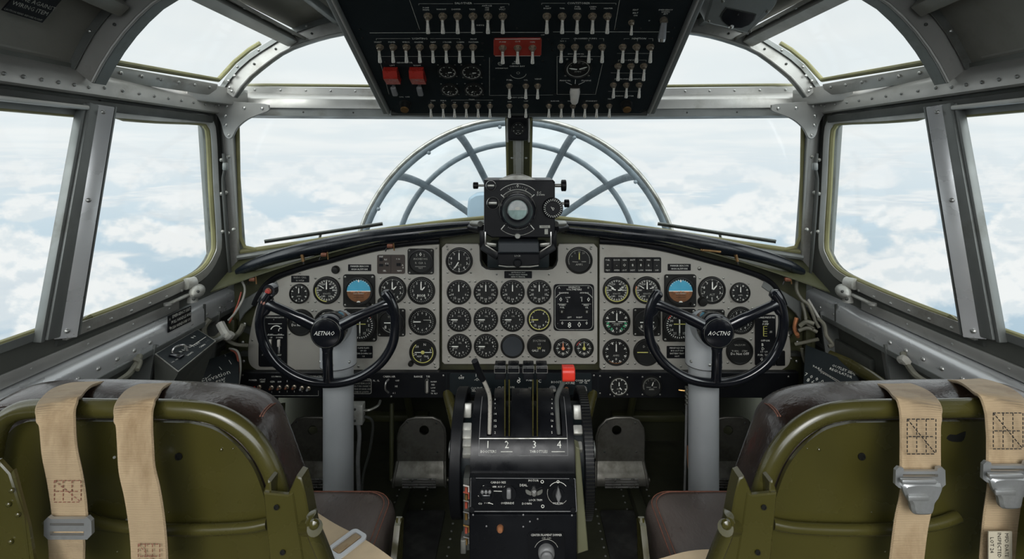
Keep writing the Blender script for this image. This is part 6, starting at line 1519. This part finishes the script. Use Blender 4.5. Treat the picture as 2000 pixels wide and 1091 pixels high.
ck(1090, 963, 'pointer_knob', lambda m, x, y: (m.lathe([(.013, 0), (.013, .004), (.0001, .005)], 'black_satin', 24, T(x, y)), m.prism([(x, y + .019), (x + .006, y), (x, y - .016), (x - .006, y)], .004, .015, 'knob_gray', bev=.002)))
# front of the console down to the floor
FD = Frame(P(1020, 1050, 1.118), (1, 0, 0), (0, 0, 1)); 
m = MB()
def fd(px, h=0): q = FD.at(*px, h); return FD.w(q.x, q.y, h)
c0 = fd((917, 1002)); c1 = fd((1127, 1002)); xm = (c0.x + c1.x) / 2; w = c1.x - c0.x
MI = (Matrix.Translation(FCn.o) @ FCn.R.to_4x4()).inverted()
b = MB(); b.box((xm, 1.118 + .08, c0.z / 2 - .0015), (w, .16, c0.z - .003), 'black_casing', .003)
for (px, py) in ((924, 1005), (1022, 1005), (1117, 1006), (950, 1027), (1022, 1028), (1035, 1018), (1050, 1013)): b.rivet(fd((px, py)), (0, -1, 0), .0022, 'knob_gray')
b.v = [MI @ v for v in b.v]; tN.part('housing', b)
b = MB(); b.lathe([(.0075, 0), (.0075, .006), (.005, .010), (.0001, .011)], 'copper', 16, Matrix.Translation(fd((977, 1030))) @ Matrix.Rotation(pi / 2, 4, 'X')); b.v = [MI @ v for v in b.v]; tN.part('copper_lamp', b, label='small copper coloured lamp')
b = MB(); M = Matrix.Translation(fd((1067, 1075))) @ Matrix.Rotation(pi / 2, 4, 'X')
b.prism(rrect(0, .008, .080, .070, .008), 0, .002, 'black_satin', M); b.text('CENTER FILAMENT DIMMER', 0, .036, .0024, .0068, 'mark', sx=.8, M=M); b.arc(0, 0, .026, .027, -70, 70, .0024, 'mark_dim', 20, M); b.text('OFF  DIM', 0, .029, .0024, .005, 'mark_dim', M=M)
b.v = [MI @ v for v in b.v]; q_ = tN.part('dimmer_plate', b)
b = MB(); b.lathe([(.018, .002), (.018, .010), (.016, .014), (.013, .016), (.013, .022), (.010, .025), (.0001, .025)], 'knob_gray', 28, M); b.v = [MI @ v for v in b.v]; tN.part('dimmer_knob', b, parent=q_)
# fuse strip on the left, green fairing on the right
b = MB(); x = c0.x - .008; b.box((x, 1.16, EYE - .79), (.014, .06, .16), 'frame_dark', .002); b.box((x - .006, 1.135, EYE - .855), (.012, .03, .03), 'steel_worn', .002)
b.v = [MI @ v for v in b.v]; f_ = tN.part('fuse_strip', b)
for i, (zz, c) in enumerate(((-.727, 'knob_pale'), (-.742, 'wire_red'), (-.760, 'steel'), (-.785, 'steel'), (-.815, 'brass'), (-.84, 'steel'))):
    b = MB(); b.tube([(x - .006, 1.126, EYE + zz + .004), (x + .006, 1.122, EYE + zz + .004), (x + .006, 1.122, EYE + zz - .008)], .0018, c, 8); b.tube([(x, 1.125, EYE + zz), (x, 1.125, EYE + zz - .012)], .003, 'brass' if i % 2 else 'wire_red', 8); b.v = [MI @ v for v in b.v]; tN.part('fuse', b, parent=f_)
b = MB(); pts = [P(1124, 872, 1.14), P(1132, 876, 1.14), P(1149, 1075, 1.14), P(1128, 1082, 1.14)]
b.prism([(p.x, p.z) for p in pts], -.03, 0, 'fairing', Matrix(((1, 0, 0, 0), (0, 0, -1, 1.14), (0, 1, 0, 0), (0, 0, 0, 1))), bev=.002); b.v = [MI @ v for v in b.v]; tN.part('side_fairing', b, label='olive green side fairing')

# floor mats
for s, lab in ((-1, 'black worn rubber floor mat left of the centre console'), (1, 'black worn rubber floor mat right of the centre console')):
    m = MB(); x0, x1 = (-.395, -.252) if s < 0 else (.268, .395); m.prism(rrect((x0 + x1) / 2, 1.40, x1 - x0, .66, .01), .001, .006, 'mat_rubber', bev=.001); solo('floor_mat', m, lab, 'mat')
# hydraulic block and hoses next to the left column, chain and cable by the right one
t = Thing('junction_block', 'small grey metal block with pipes beside the left control column', 'valve block', loc=tuple(P(700, 806, 1.5)))
m = MB(); o = P(699, 806, 1.50); m.box(o, (.036, .03, .058), 'latch_gray', .003)
for z in (-.015, .018): m.rivet(o + V((-.004, -.0152, z)), (0, -1, 0), .004, 'frame_dark')
t.part('block', m); t.part('pipe', MB().tube(cr([o + V((.0, .0, -.03)), P(702, 850, 1.5), P(699, 900, 1.5), P(701, 960, 1.5), P(704, 1060, 1.5)], 6), .006, 'knob_gray', 10))
t.part('pipe', MB().tube(cr([o + V((.018, 0, .008)), P(722, 800, 1.5), P(738, 792, 1.52), P(743, 782, 1.54)], 6), .004, 'steel_worn', 8)); t.part('pipe', MB().tube(cr([o + V((.018, 0, -.01)), P(728, 825, 1.52), P(722, 880, 1.55), P(708, 940, 1.55), P(705, 1060, 1.55)], 6), .004, 'frame_dark', 8))
t = Thing('control_cable', 'thin chain and cable hanging beside the right control column', 'cable', loc=tuple(P(1338, 800, 1.45)))
t.part('cable', MB().tube([P(1341, 790, 1.45), P(1339, 880, 1.45), P(1337, 960, 1.45), P(1336, 1100, 1.45)], .0035, 'knob_gray', 8))
m = MB()
for i in range(9): m.lathe([(.005, -.002), (.005, .002)], 'steel_worn', 8, Matrix.Translation(P(1341, 756 + i * 4.2, 1.45)) @ Matrix.Rotation(pi / 2 * (i % 2), 4, 'Y'))
t.part('chain', m)
t.part('cable', MB().tube(cr([P(1343, 870, 1.46), P(1345, 910, 1.46), P(1350, 945, 1.46), P(1350, 1100, 1.46)], 5), .003, 'copper', 6))

# ------------------------------------------------------------------ side wall fittings
def latch(s, label):
    t = Thing('window_latch', label, 'latch', loc=tuple(V((s * -.905, 1.43, EYE - .41)))); c = V((-.912 * 1, 1.435, EYE - .372))
    def fin(m): return m if s > 0 else m.mirror()
    m = MB(); m.tube(cr([c + V((-.03, .035, -.025)), c + V((-.005, .02, -.010)), c + V((.004, .0, -.008)), c + V((.006, -.022, -.014))], 5), [.012, .014, .016, .018, .019] + [.019] * 6 + [.017, .015, .012, .008, .004][:5], 'latch_gray', 14); m.lathe([(.014, -.024), (.012, .0)], 'latch_gray', 16, Matrix.Translation(c + V((-.006, 0, -.012))))
    m.rivet(c + V((.016, -.012, -.004)), (1, -1, .2), .005, 'frame_dark'); m.rivet(c + V((.010, -.020, -.022)), (1, -1, 0), .005, 'frame_dark'); b = t.part('body', fin(m))
    m = MB(); m.tube([c + V((-.020, -.01, .016)), c + V((-.008, .012, .016))], .0175, 'latch_gray', 20, ry=.016); t.part('cam', fin(m), parent=b)
    m = MB(); m.bar(c + V((-.010, -.005, -.012)), c + V((-.018, -.075, -.018)), .014, .006, 'latch_gray', bev=.002); m.lathe([(.010, -.003), (.010, .003)], 'latch_gray', 14, Matrix.Translation(c + V((-.019, -.082, -.018)))); t.part('lever', fin(m))
latch(1, 'pale grey window latch on the sill next to the black warning placard'); latch(-1, 'pale grey window latch on the sill opposite the one with the placard')
def wplac(px, lines, label, nm='placard'):
    X = -.9165; F_ = Frame((X, 0, EYE), (0, 1, 0), (0, 0, 1)); q = [F_.at(a, b) for a, b in px]; u0, v0, u1, v1 = q[0].x, q[0].y, q[1].x, q[1].y; m = MB(); M = Matrix.Translation(F_.o) @ F_.R.to_4x4()
    m.box(((u0 + u1) / 2, (v0 + v1) / 2, .001), (abs(u1 - u0), abs(v1 - v0), .002), 'black_satin', .0004, M)
    for i, s_ in enumerate(lines): m.text(s_, (u0 + u1) / 2 + .006, v1 + (v0 - v1) * ((len(lines) - 1 - i + .5) / len(lines)), .0024, abs(v0 - v1) / len(lines) * .8, 'mark', M=M, sx=.8)
    for s_ in (.75, .25): m.text('8', min(u0, u1) + .006, v1 + (v0 - v1) * s_, .0024, .010, 'mark_dim', M=M)
    solo(nm, m, label, 'placard')
wplac([(327, 617), (372, 627)], ['EMERGENCY EXIT', 'PULL HANDLE AND', 'PUSH WINDOW OUT'], 'small black warning placard with white lettering on the left sill')
# switch box on the left wall
qa, qb, qc, qd = P(303, 686, 1.262), P(387, 638, 1.43), P(421, 671, 1.39), P(349, 721, 1.21)
n_ = (qb - qa).cross(qd - qa).normalized(); n_ = n_ if n_.z > 0 else -n_
FS_ = Frame(qa.lerp(qc, .5), (qb - qa), n_.cross((qb - qa).normalized())); FS_ = FS_ if FS_.uz.z > 0 else FS_
tS = Thing('switch_box', 'grey wedge-shaped switch box with black lettered top below the left side window', 'switch box', FS_)
inv = (Matrix.Translation(FS_.o) @ FS_.R.to_4x4()).inverted(); L4 = [inv @ q for q in (qa, qb, qc, qd)]
if (L4[1] - L4[0]).cross(L4[2] - L4[1]).z < 0: L4 = L4[::-1]
m = MB(); pl4 = [(q.x, q.y) for q in L4]; m.prism(pl4, -.003, .001, 'steel_worn'); tS.part('rim', m)
cx4 = sum(q[0] for q in pl4) / 4; cy4 = sum(q[1] for q in pl4) / 4
m = MB(); m.prism([(cx4 + (a - cx4) * .95, cy4 + (b - cy4) * .93) for a, b in pl4], .0, .002, 'black_panel'); tS.part('top_plate', m)
m = MB(); fy_ = 1 if FS_.uy.x > 0 else -1
z = .0024
for (a, b, t_, s_) in ((.02, .028, 'CABIN', .008), (-.075, .02, 'ON   OFF', .006), (-.01, .004, '8 6 8 5 8', .013), (.02, .012, '7 0 4 7', .010), (.055, -.018, '8 9', .012), (-.03, .028, 'LIGHTS', .007), (.05, .02, '. . :', .012)): m.text(t_, a, b * -fy_ * -1, z, s_, 'mark')
m.line(.0, -.008, .07, -.006, .0016, z, 'mark'); tS.part('markings', m)
m = MB(); m.box((-.055, -.010, .004), (.018, .030, .008), 'black_gloss', .002); m.tube(cr([(-.045, .008, 0), (-.040, .008, .014), (-.022, -.004, .016), (-.018, -.014, 0)], 5), .0028, 'steel', 8); tS.part('pull_switch', m)
dn = inv.to_3x3() @ V((0, 0, -1)); out_ = inv.to_3x3() @ V((-1, 0, 0))
base4 = [q + dn * .14 + out_ * (.0) for q in L4]
w4 = [inv @ V((-.925, .0, 0))]
m = MB(); low = []
for q in L4:
    W_ = FS_.w(q.x, q.y, q.z); low.append(inv @ V((min(W_.x, -.865) if W_.x > -.88 else W_.x, W_.y, EYE - .61)))
vs_ = [V((q.x, q.y, -.004)) for q in L4] + low; m.add(vs_, [[3, 2, 1, 0][::-1], [4, 5, 6, 7][::-1]] + [[i, (i + 1) % 4, (i + 1) % 4 + 4, i + 4][::-1] for i in range(4)], 'wall_gray', None, False); tS.part('housing', m)
# side consoles: black lettered panels leaning against the walls ahead of the seats
def sidecon(s, quad, label, words):
    q = [P(*a) for a in quad]; q = [V((p.x, p.y, p.z)) for p in q]
    ux = (q[1] - q[0]).normalized() if s < 0 else (q[1] - q[0]).normalized(); F_ = Frame(q[0].lerp(q[2], .5), ux, (q[0] - q[3])); t = Thing('side_console', label, 'console', F_); inv = (Matrix.Translation(F_.o) @ F_.R.to_4x4()).inverted(); l = [inv @ p for p in q]
    m = MB(); m.prism([(p.x, p.y) for p in l], -.02, 0, 'black_panel', bev=.002); t.part('panel_plate', m); m = MB()
    for (a, b, w_, s_) in words: p = F_.at(a, b, 0); m.text(w_, p.x, p.y, .0006, s_, 'mark')
    if s > 0:
        for (x0, y0, x1, y1) in ((1588, 714, 1652, 752), (1598, 722, 1640, 748)): p, r = F_.at(x0, y0), F_.at(x1, y1); m.line(p.x, p.y, r.x, r.y, .0012, .0006, 'mark_dim')
    else:
        for (x0, y0, x1, y1) in ((402, 740, 412, 731), (447, 703, 452, 711), (428, 716, 433, 722)): p, r = F_.at(x0, y0), F_.at(x1, y1); m.line(p.x, p.y, r.x, r.y, .0014, .0006, 'mark')
    t.part('markings', m); b = MB()
    for i in range(4): pass
    lo_ = [inv @ V((p.x, p.y, .9 * 0 + .45)) for p in q]; bq = [inv @ V(((-.9 if s < 0 else .9), p.y, .47)) for p in q]
    b.bar((l[3] + l[2]) / 2 + V((0, .01, -.02)), inv @ V((q[2].x, q[2].y, .30)), .02, .03, 'olive_dark'); b.bar(l[3] + V((.02, .01, -.02)), inv @ V((q[3].x, q[3].y + .03, .30)), .02, .03, 'olive_dark'); t.part('support', b); return t
sidecon(-1, [(392, 697, 1.44), (470, 672, 1.52), (464, 790, 1.42), (352, 790, 1.32)], 'black lettered side panel beside the left seat, below the grey switch box', [(422, 735, 'Elevation', .020), (424, 744, 'to gear', .015), (428, 751, 'no. 25', .014), (440, 694, '2', .008)])
sidecon(1, [(1576, 678, 1.52), (1664, 712, 1.42), (1702, 790, 1.30), (1570, 790, 1.42)], 'black lettered side panel ahead of the right seat', [(1648, 722, 'OUTLET SIDE', .010), (1642, 728, 'REGULATOR', .010), (1596, 718, 'T A B S', .008), (1615, 732, '- - - - - -', .010), (1590, 738, '7  0  0  0', .014), (1592, 748, '8 6 8 6', .016), (1612, 752, 'O R O R', .010)])
m = MB(); m.tube([P(1622, 696, 1.47), P(1660, 712, 1.41), P(1705, 738, 1.33), P(1780, 790, 1.22)], .011, 'olive', 12, ry=.018); solo('console_rail', m, 'olive green padded rail along the black panel on the right', 'rail')
# conduit, wiring and clutter along the walls
def wires(name, label, cat, items):
    t = Thing(name, label, cat, loc=tuple(P(*items[0][0][0]))); 
    for (pts, r, c) in items: t.part('wire' if r < .006 else 'pipe', MB().tube(cr([P(*q) for q in pts], 5), r, c, 8))
wires('wiring_bundle', 'red and white wires hanging from the left end of the padded roll', 'wires', [([(470, 545, 1.55), (478, 562, 1.54), (474, 585, 1.53), (458, 612, 1.52), (446, 625, 1.52)], .0032, 'wire_white'), ([(471, 570, 1.54), (465, 592, 1.53), (454, 618, 1.52), (448, 630, 1.52)], .0024, 'wire_red'), ([(451, 682, 1.5), (462, 690, 1.5), (466, 712, 1.5), (464, 740, 1.5), (458, 765, 1.5)], .0034, 'wire_red'), ([(448, 680, 1.5), (464, 686, 1.49), (470, 712, 1.49), (467, 745, 1.49), (460, 770, 1.49)], .0028, 'wire_white')])
wires('wiring_bundle', 'tangled grey wires and hoses at the right end of the instrument panels', 'wires', [([(1557, 548, 1.55), (1556, 566, 1.54), (1566, 584, 1.53), (1580, 596, 1.52), (1592, 625, 1.51), (1600, 640, 1.5)], .005, 'wire'), ([(1566, 590, 1.54), (1572, 610, 1.53), (1576, 630, 1.52), (1590, 642, 1.5)], .0045, 'wire'), ([(1578, 584, 1.53), (1590, 604, 1.52), (1606, 632, 1.5), (1613, 640, 1.5)], .004, 'wire_white'),
    ([(1562, 636, 1.52), (1575, 628, 1.51), (1590, 632, 1.5)], .006, 'wire'), ([(1560, 645, 1.52), (1578, 640, 1.51), (1596, 648, 1.5)], .005, 'wire'), ([(1598, 622, 1.5), (1610, 634, 1.48), (1614, 655, 1.47), (1626, 672, 1.46), (1618, 676, 1.46)], .0055, 'wire'), ([(1553, 672, 1.54), (1580, 666, 1.52), (1598, 662, 1.5)], .005, 'wire'), ([(1556, 620, 1.55), (1552, 640, 1.55), (1558, 656, 1.55), (1557, 652, 1.54)], .006, 'copper'), ([(1566, 680, 1.53), (1570, 700, 1.53), (1576, 712, 1.52)], .005, 'wire')])
wires('hose_cluster', 'pale hoses and fittings behind the grey switch box', 'hoses', [([(410, 622, 1.50), (398, 640, 1.49), (402, 660, 1.48), (420, 662, 1.47), (436, 648, 1.47)], .009, 'wire'), ([(430, 632, 1.48), (444, 656, 1.46), (452, 650, 1.46)], .012, 'wire_white'), ([(408, 668, 1.46), (424, 664, 1.46), (440, 655, 1.45)], .007, 'latch_gray'), ([(455, 660, 1.5), (468, 648, 1.5), (475, 634, 1.5)], .008, 'wire'), ([(436, 660, 1.5), (460, 672, 1.5), (484, 674, 1.52)], .005, 'wire')])
wires('wall_conduit', 'bent pipe running down the left side wall below the sill', 'pipe', [([(273, 694, 1.22), (267, 710, 1.20), (250, 732, 1.16), (222, 750, 1.10)], .007, 'wire'), ([(262, 700, 1.20), (274, 706, 1.20), (268, 722, 1.18)], .005, 'wire')])
wires('wall_conduit', 'bent pipe running down the right side wall below the sill', 'pipe', [([(1764, 690, 1.22), (1768, 704, 1.20), (1790, 734, 1.15), (1830, 757, 1.08)], .007, 'wire'), ([(1760, 703, 1.20), (1766, 701, 1.19), (1771, 707, 1.19)], .010, 'wire_white')])
# brass fittings under the roll
for (px, py, c, lab) in ((633, 497, 'copper', 'small copper clamp under the left padded roll, beside a brass screw'), (591, 505, 'brass_dull', 'small brass screw fitting under the left padded roll'), (762, 480, 'copper', 'copper fitting at the inner end of the left padded roll'), (1388, 489, 'brass_dull', 'brass strip clamp under the right padded roll'), (1438, 505, 'brass_dull', 'small brass screw fitting under the right padded roll'), (493, 545, 'copper', 'copper clamp at the outer end of the left padded roll'), (1538, 545, 'copper', 'copper clamp at the outer end of the right padded roll')):
    m = MB(); o = P(px, py, 1.51)
    if c == 'copper': m.box(o, (.018, .010, .012), 'copper_dull', .003); m.tube([o + V((-.010, 0, -.006)), o + V((-.014, 0, -.016))], .002, 'bezel', 6); m.tube([o + V((.010, 0, .008)), o + V((.012, 0, -.014))], .002, 'brass_dull', 6)
    elif px == 1388: m.bar(o + V((-.03, 0, .002)), o + V((.03, 0, -.004)), .005, .006, 'brass_dull', bev=.001); m.rivet(o + V((-.024, -.004, .001)), (0, -1, 0), .004, 'brass_dull')
    else: m.tube([o + V((-.002, 0, .012)), o + V((.003, 0, -.008))], .005, 'brass_dull', 10); m.tube([o + V((.003, 0, -.008)), o + V((.004, 0, -.016))], .0035, 'bezel', 8)
    solo('clamp_fitting', m, lab, 'fitting')

# ------------------------------------------------------------------ roof fittings
qh = [(1397, -18), (1515, 4), (1512, 18), (1463, 66), (1383, 46), (1376, 30)]
FH = Frame(P(1440, 30, 1.22), (1, .12, -.10), (-.1, -.9, .9)); tH = Thing('roof_light', 'grey metal housing with a dark half-round window hanging under the roof', 'lamp housing', FH); PH = Panel(tH, FH)
def hl(px): return [tuple(FH.at(a, b)[:2]) for a, b in px]
hc = cr([V((*q, 0)) for q in hl([(1398, -22), (1455, -16), (1514, -4), (1514, 14), (1490, 40), (1466, 62), (1456, 66), (1420, 56), (1384, 47), (1377, 38), (1386, 10)])], 4, closed=True)
m = MB(); m.prism([(p.x, p.y) for p in hc], -.09, 0, 'frame_gray', bev=.005)
for a, b in ((1384, 41), (1499, 22), (1465, 61), (1412, 2)): x, y = PH.at(a, b); m.screw(x, y, 0, .004)
tH.part('housing', m)
m = MB(); wc = hl([(1418, 14), (1477, 27), (1473, 38), (1463, 48), (1448, 54), (1432, 54), (1418, 48), (1409, 40), (1406, 32), (1410, 24)]); m.prism(wc, .0005, .002, 'frame_dark'); c_ = V((sum(p[0] for p in wc) / len(wc), sum(p[1] for p in wc) / len(wc))); m.prism([(c_.x + (a - c_.x) * .92, c_.y + (b - c_.y) * .92) for a, b in wc], .002, .003, 'black_gloss')
x, y = PH.at(1428, 51); m.rivet((x, y, .003), (0, 0, 1), .006, 'steel'); x, y = PH.at(1440, 27); m.rivet((x, y, .003), (0, 0, 1), .003, 'bezel'); tH.part('window', m)
tH.part('hanger', MB().box((-.01, .05, -.13), (.05, .05, .10), 'frame_dark', .004))
# placard on the roof skin, upper left
qs = [(-30, -16), (113, 0), (80, 43), (3, 21)]
FT = Frame((-.866, .90, EYE + .262), (0, 1, 0), (.6, 0, 1))
m = MB(); l = [FT.at(a, b) for a, b in ((2, 19), (80, 43), (118, -2), (40, -26))]; M = Matrix.Translation(FT.o) @ FT.R.to_4x4(); m.prism([(p.x, p.y) for p in l], .0, .003, 'black_satin', M)
u = (l[1] - l[0]); rot = atan2(u.y, u.x)
for (a, b, t_, s_) in ((43, 27, 'CAUTION READ BEFORE FLIGHT', .0048), (57, 15, 'WIRING ITEM', .011), (70, 5, 'LINE AGAINST', .011)): p = FT.at(a, b); m.text(t_, p.x, p.y, .0035, s_, 'mark_dim', rot=rot, M=M)
solo('placard', m, 'black placard with grey lettering on the roof skin, upper left corner', 'placard')

# ------------------------------------------------------------------ nose dome, wipers, pod outside
ND = 3.0; nr, nc = .935, V((P(1008, 305, ND).x, ND, EYE - .732))
tD = Thing('nose_dome', 'large glazed dome with metal ribs on the nose ahead of the windscreen', 'dome', loc=tuple(nc))
def dpt(phi, th, r=nr): a, b = radians(phi), radians(th); return nc + V((r * cos(a) * cos(b), r * sin(a), r * cos(a) * sin(b)))
def dring(phi, r, w, nm, c='dome_frame'): m = MB(); m.tube([dpt(phi, t) for t in range(0, 360, 4)], w, c, 10, closed=True); tD.part(nm, m)
m = MB(); m.tube([dpt(0, t) for t in range(0, 360, 3)], .024, 'dome_frame', 12, closed=True)
m.tube([nc + (dpt(0, t) - nc) * 1.022 + V((0, -.02, 0)) for t in range(0, 360, 3)], .012, 'steel_worn', 10, closed=True)
for t in range(12, 360, 28): m.rivet(dpt(0, t) + V((0, -.025, 0)) - (dpt(0, t) - nc) * .03, (0, -1, 0), .012, 'dome_frame')
tD.part('base_ring', m)
dring(29, nr, .019, 'ring')
for t in (-5, 41, 68, 112, 139, 185, 235, 305):
    m = MB(); m.tube([dpt(p, t) for p in range(0, 81, 4)], .024, 'dome_frame', 10); tD.part('rib', m)
m = MB(); m.grid([[dpt(p, t, nr + .004) for t in range(0, 361, 6)] for p in range(0, 91, 6)], 'dome_glass', True); tD.part('glazing', m)
m = MB(); rows = []
for y, r in ((2.25, .62), (2.6, .82), (2.97, .945)): rows.append([V((nc.x + r * 1.05 * cos(radians(t)), y, nc.z + r * sin(radians(t)))) for t in range(180, 361, 10)])
m.grid(rows, 'nose_skin', True, thick=(0, 0, -.004)); tD.part('nose_skin', m)
m = MB(); o = P(944, 436, 2.7); m.prism([(p.x, p.y) for p in cr([V((a, b, 0)) for a, b in ((-.085, -.28), (-.085, .08), (-.06, .145), (0, .160), (.06, .145), (.085, .08), (.085, -.28))], 4)], -.12, 0, 'pod', Matrix.Translation(o) @ XZ, bev=.012); solo('nose_pod', m, 'pale blue rounded pod seen through the windscreen left of the sight', 'pod')
def wiper(s, label):
    t = Thing('windscreen_wiper', label, 'wiper', loc=tuple(V((-s * .66, 1.75, EYE - .30)))); A, B = P(513, 474, 1.735), P(745, 438, 1.87)
    A, B = A + V((0, .01, .006)), B + V((0, .015, .004))
    def fin(m): return m if s > 0 else m.mirror()
    b = t.part('blade', fin(MB().bar(A, B, .010, .006, 'frame_gray', bev=.002))); t.part('rubber_edge', fin(MB().bar(A + V((0, .003, -.006)), B + V((0, .003, -.006)), .004, .008, 'bezel')), parent=b)
    C = A.lerp(B, .45) + V((0, .01, -.004)); t.part('arm', fin(MB().tube([C, C + V((-.04, .05, -.10))], .005, 'steel_worn', 8)))
wiper(1, 'thin wiper blade lying along the lower windscreen edge before the left seat'); wiper(-1, 'thin wiper blade lying along the lower windscreen edge before the right seat')

# repeats share a group phrase
GROUPS = {'instrument_panel': 'grey instrument panels', 'pilot_seat': 'olive green seats', 'control_column': 'control columns with steering wheels', 'shoulder_strap': 'webbing straps over the seat backs',
          'lap_belt': 'lap belts on the seat cushions', 'rudder_pedal': 'rudder pedals', 'floor_mat': 'rubber floor mats', 'window_latch': 'latches of the side windows', 'clamp_fitting': 'small fittings under the padded roll',
          'glare_roll': 'padded rolls over the instrument panels', 'windscreen_wiper': 'windscreen wipers', 'wiring_bundle': 'wiring bundles beside the instrument panels', 'wall_conduit': 'pipes on the side walls', 'side_console': 'black side panels'}
for o in bpy.data.objects:
    if o.parent is None and 'category' in o and o.name.split('.')[0] in GROUPS: o['group'] = GROUPS[o.name.split('.')[0]]
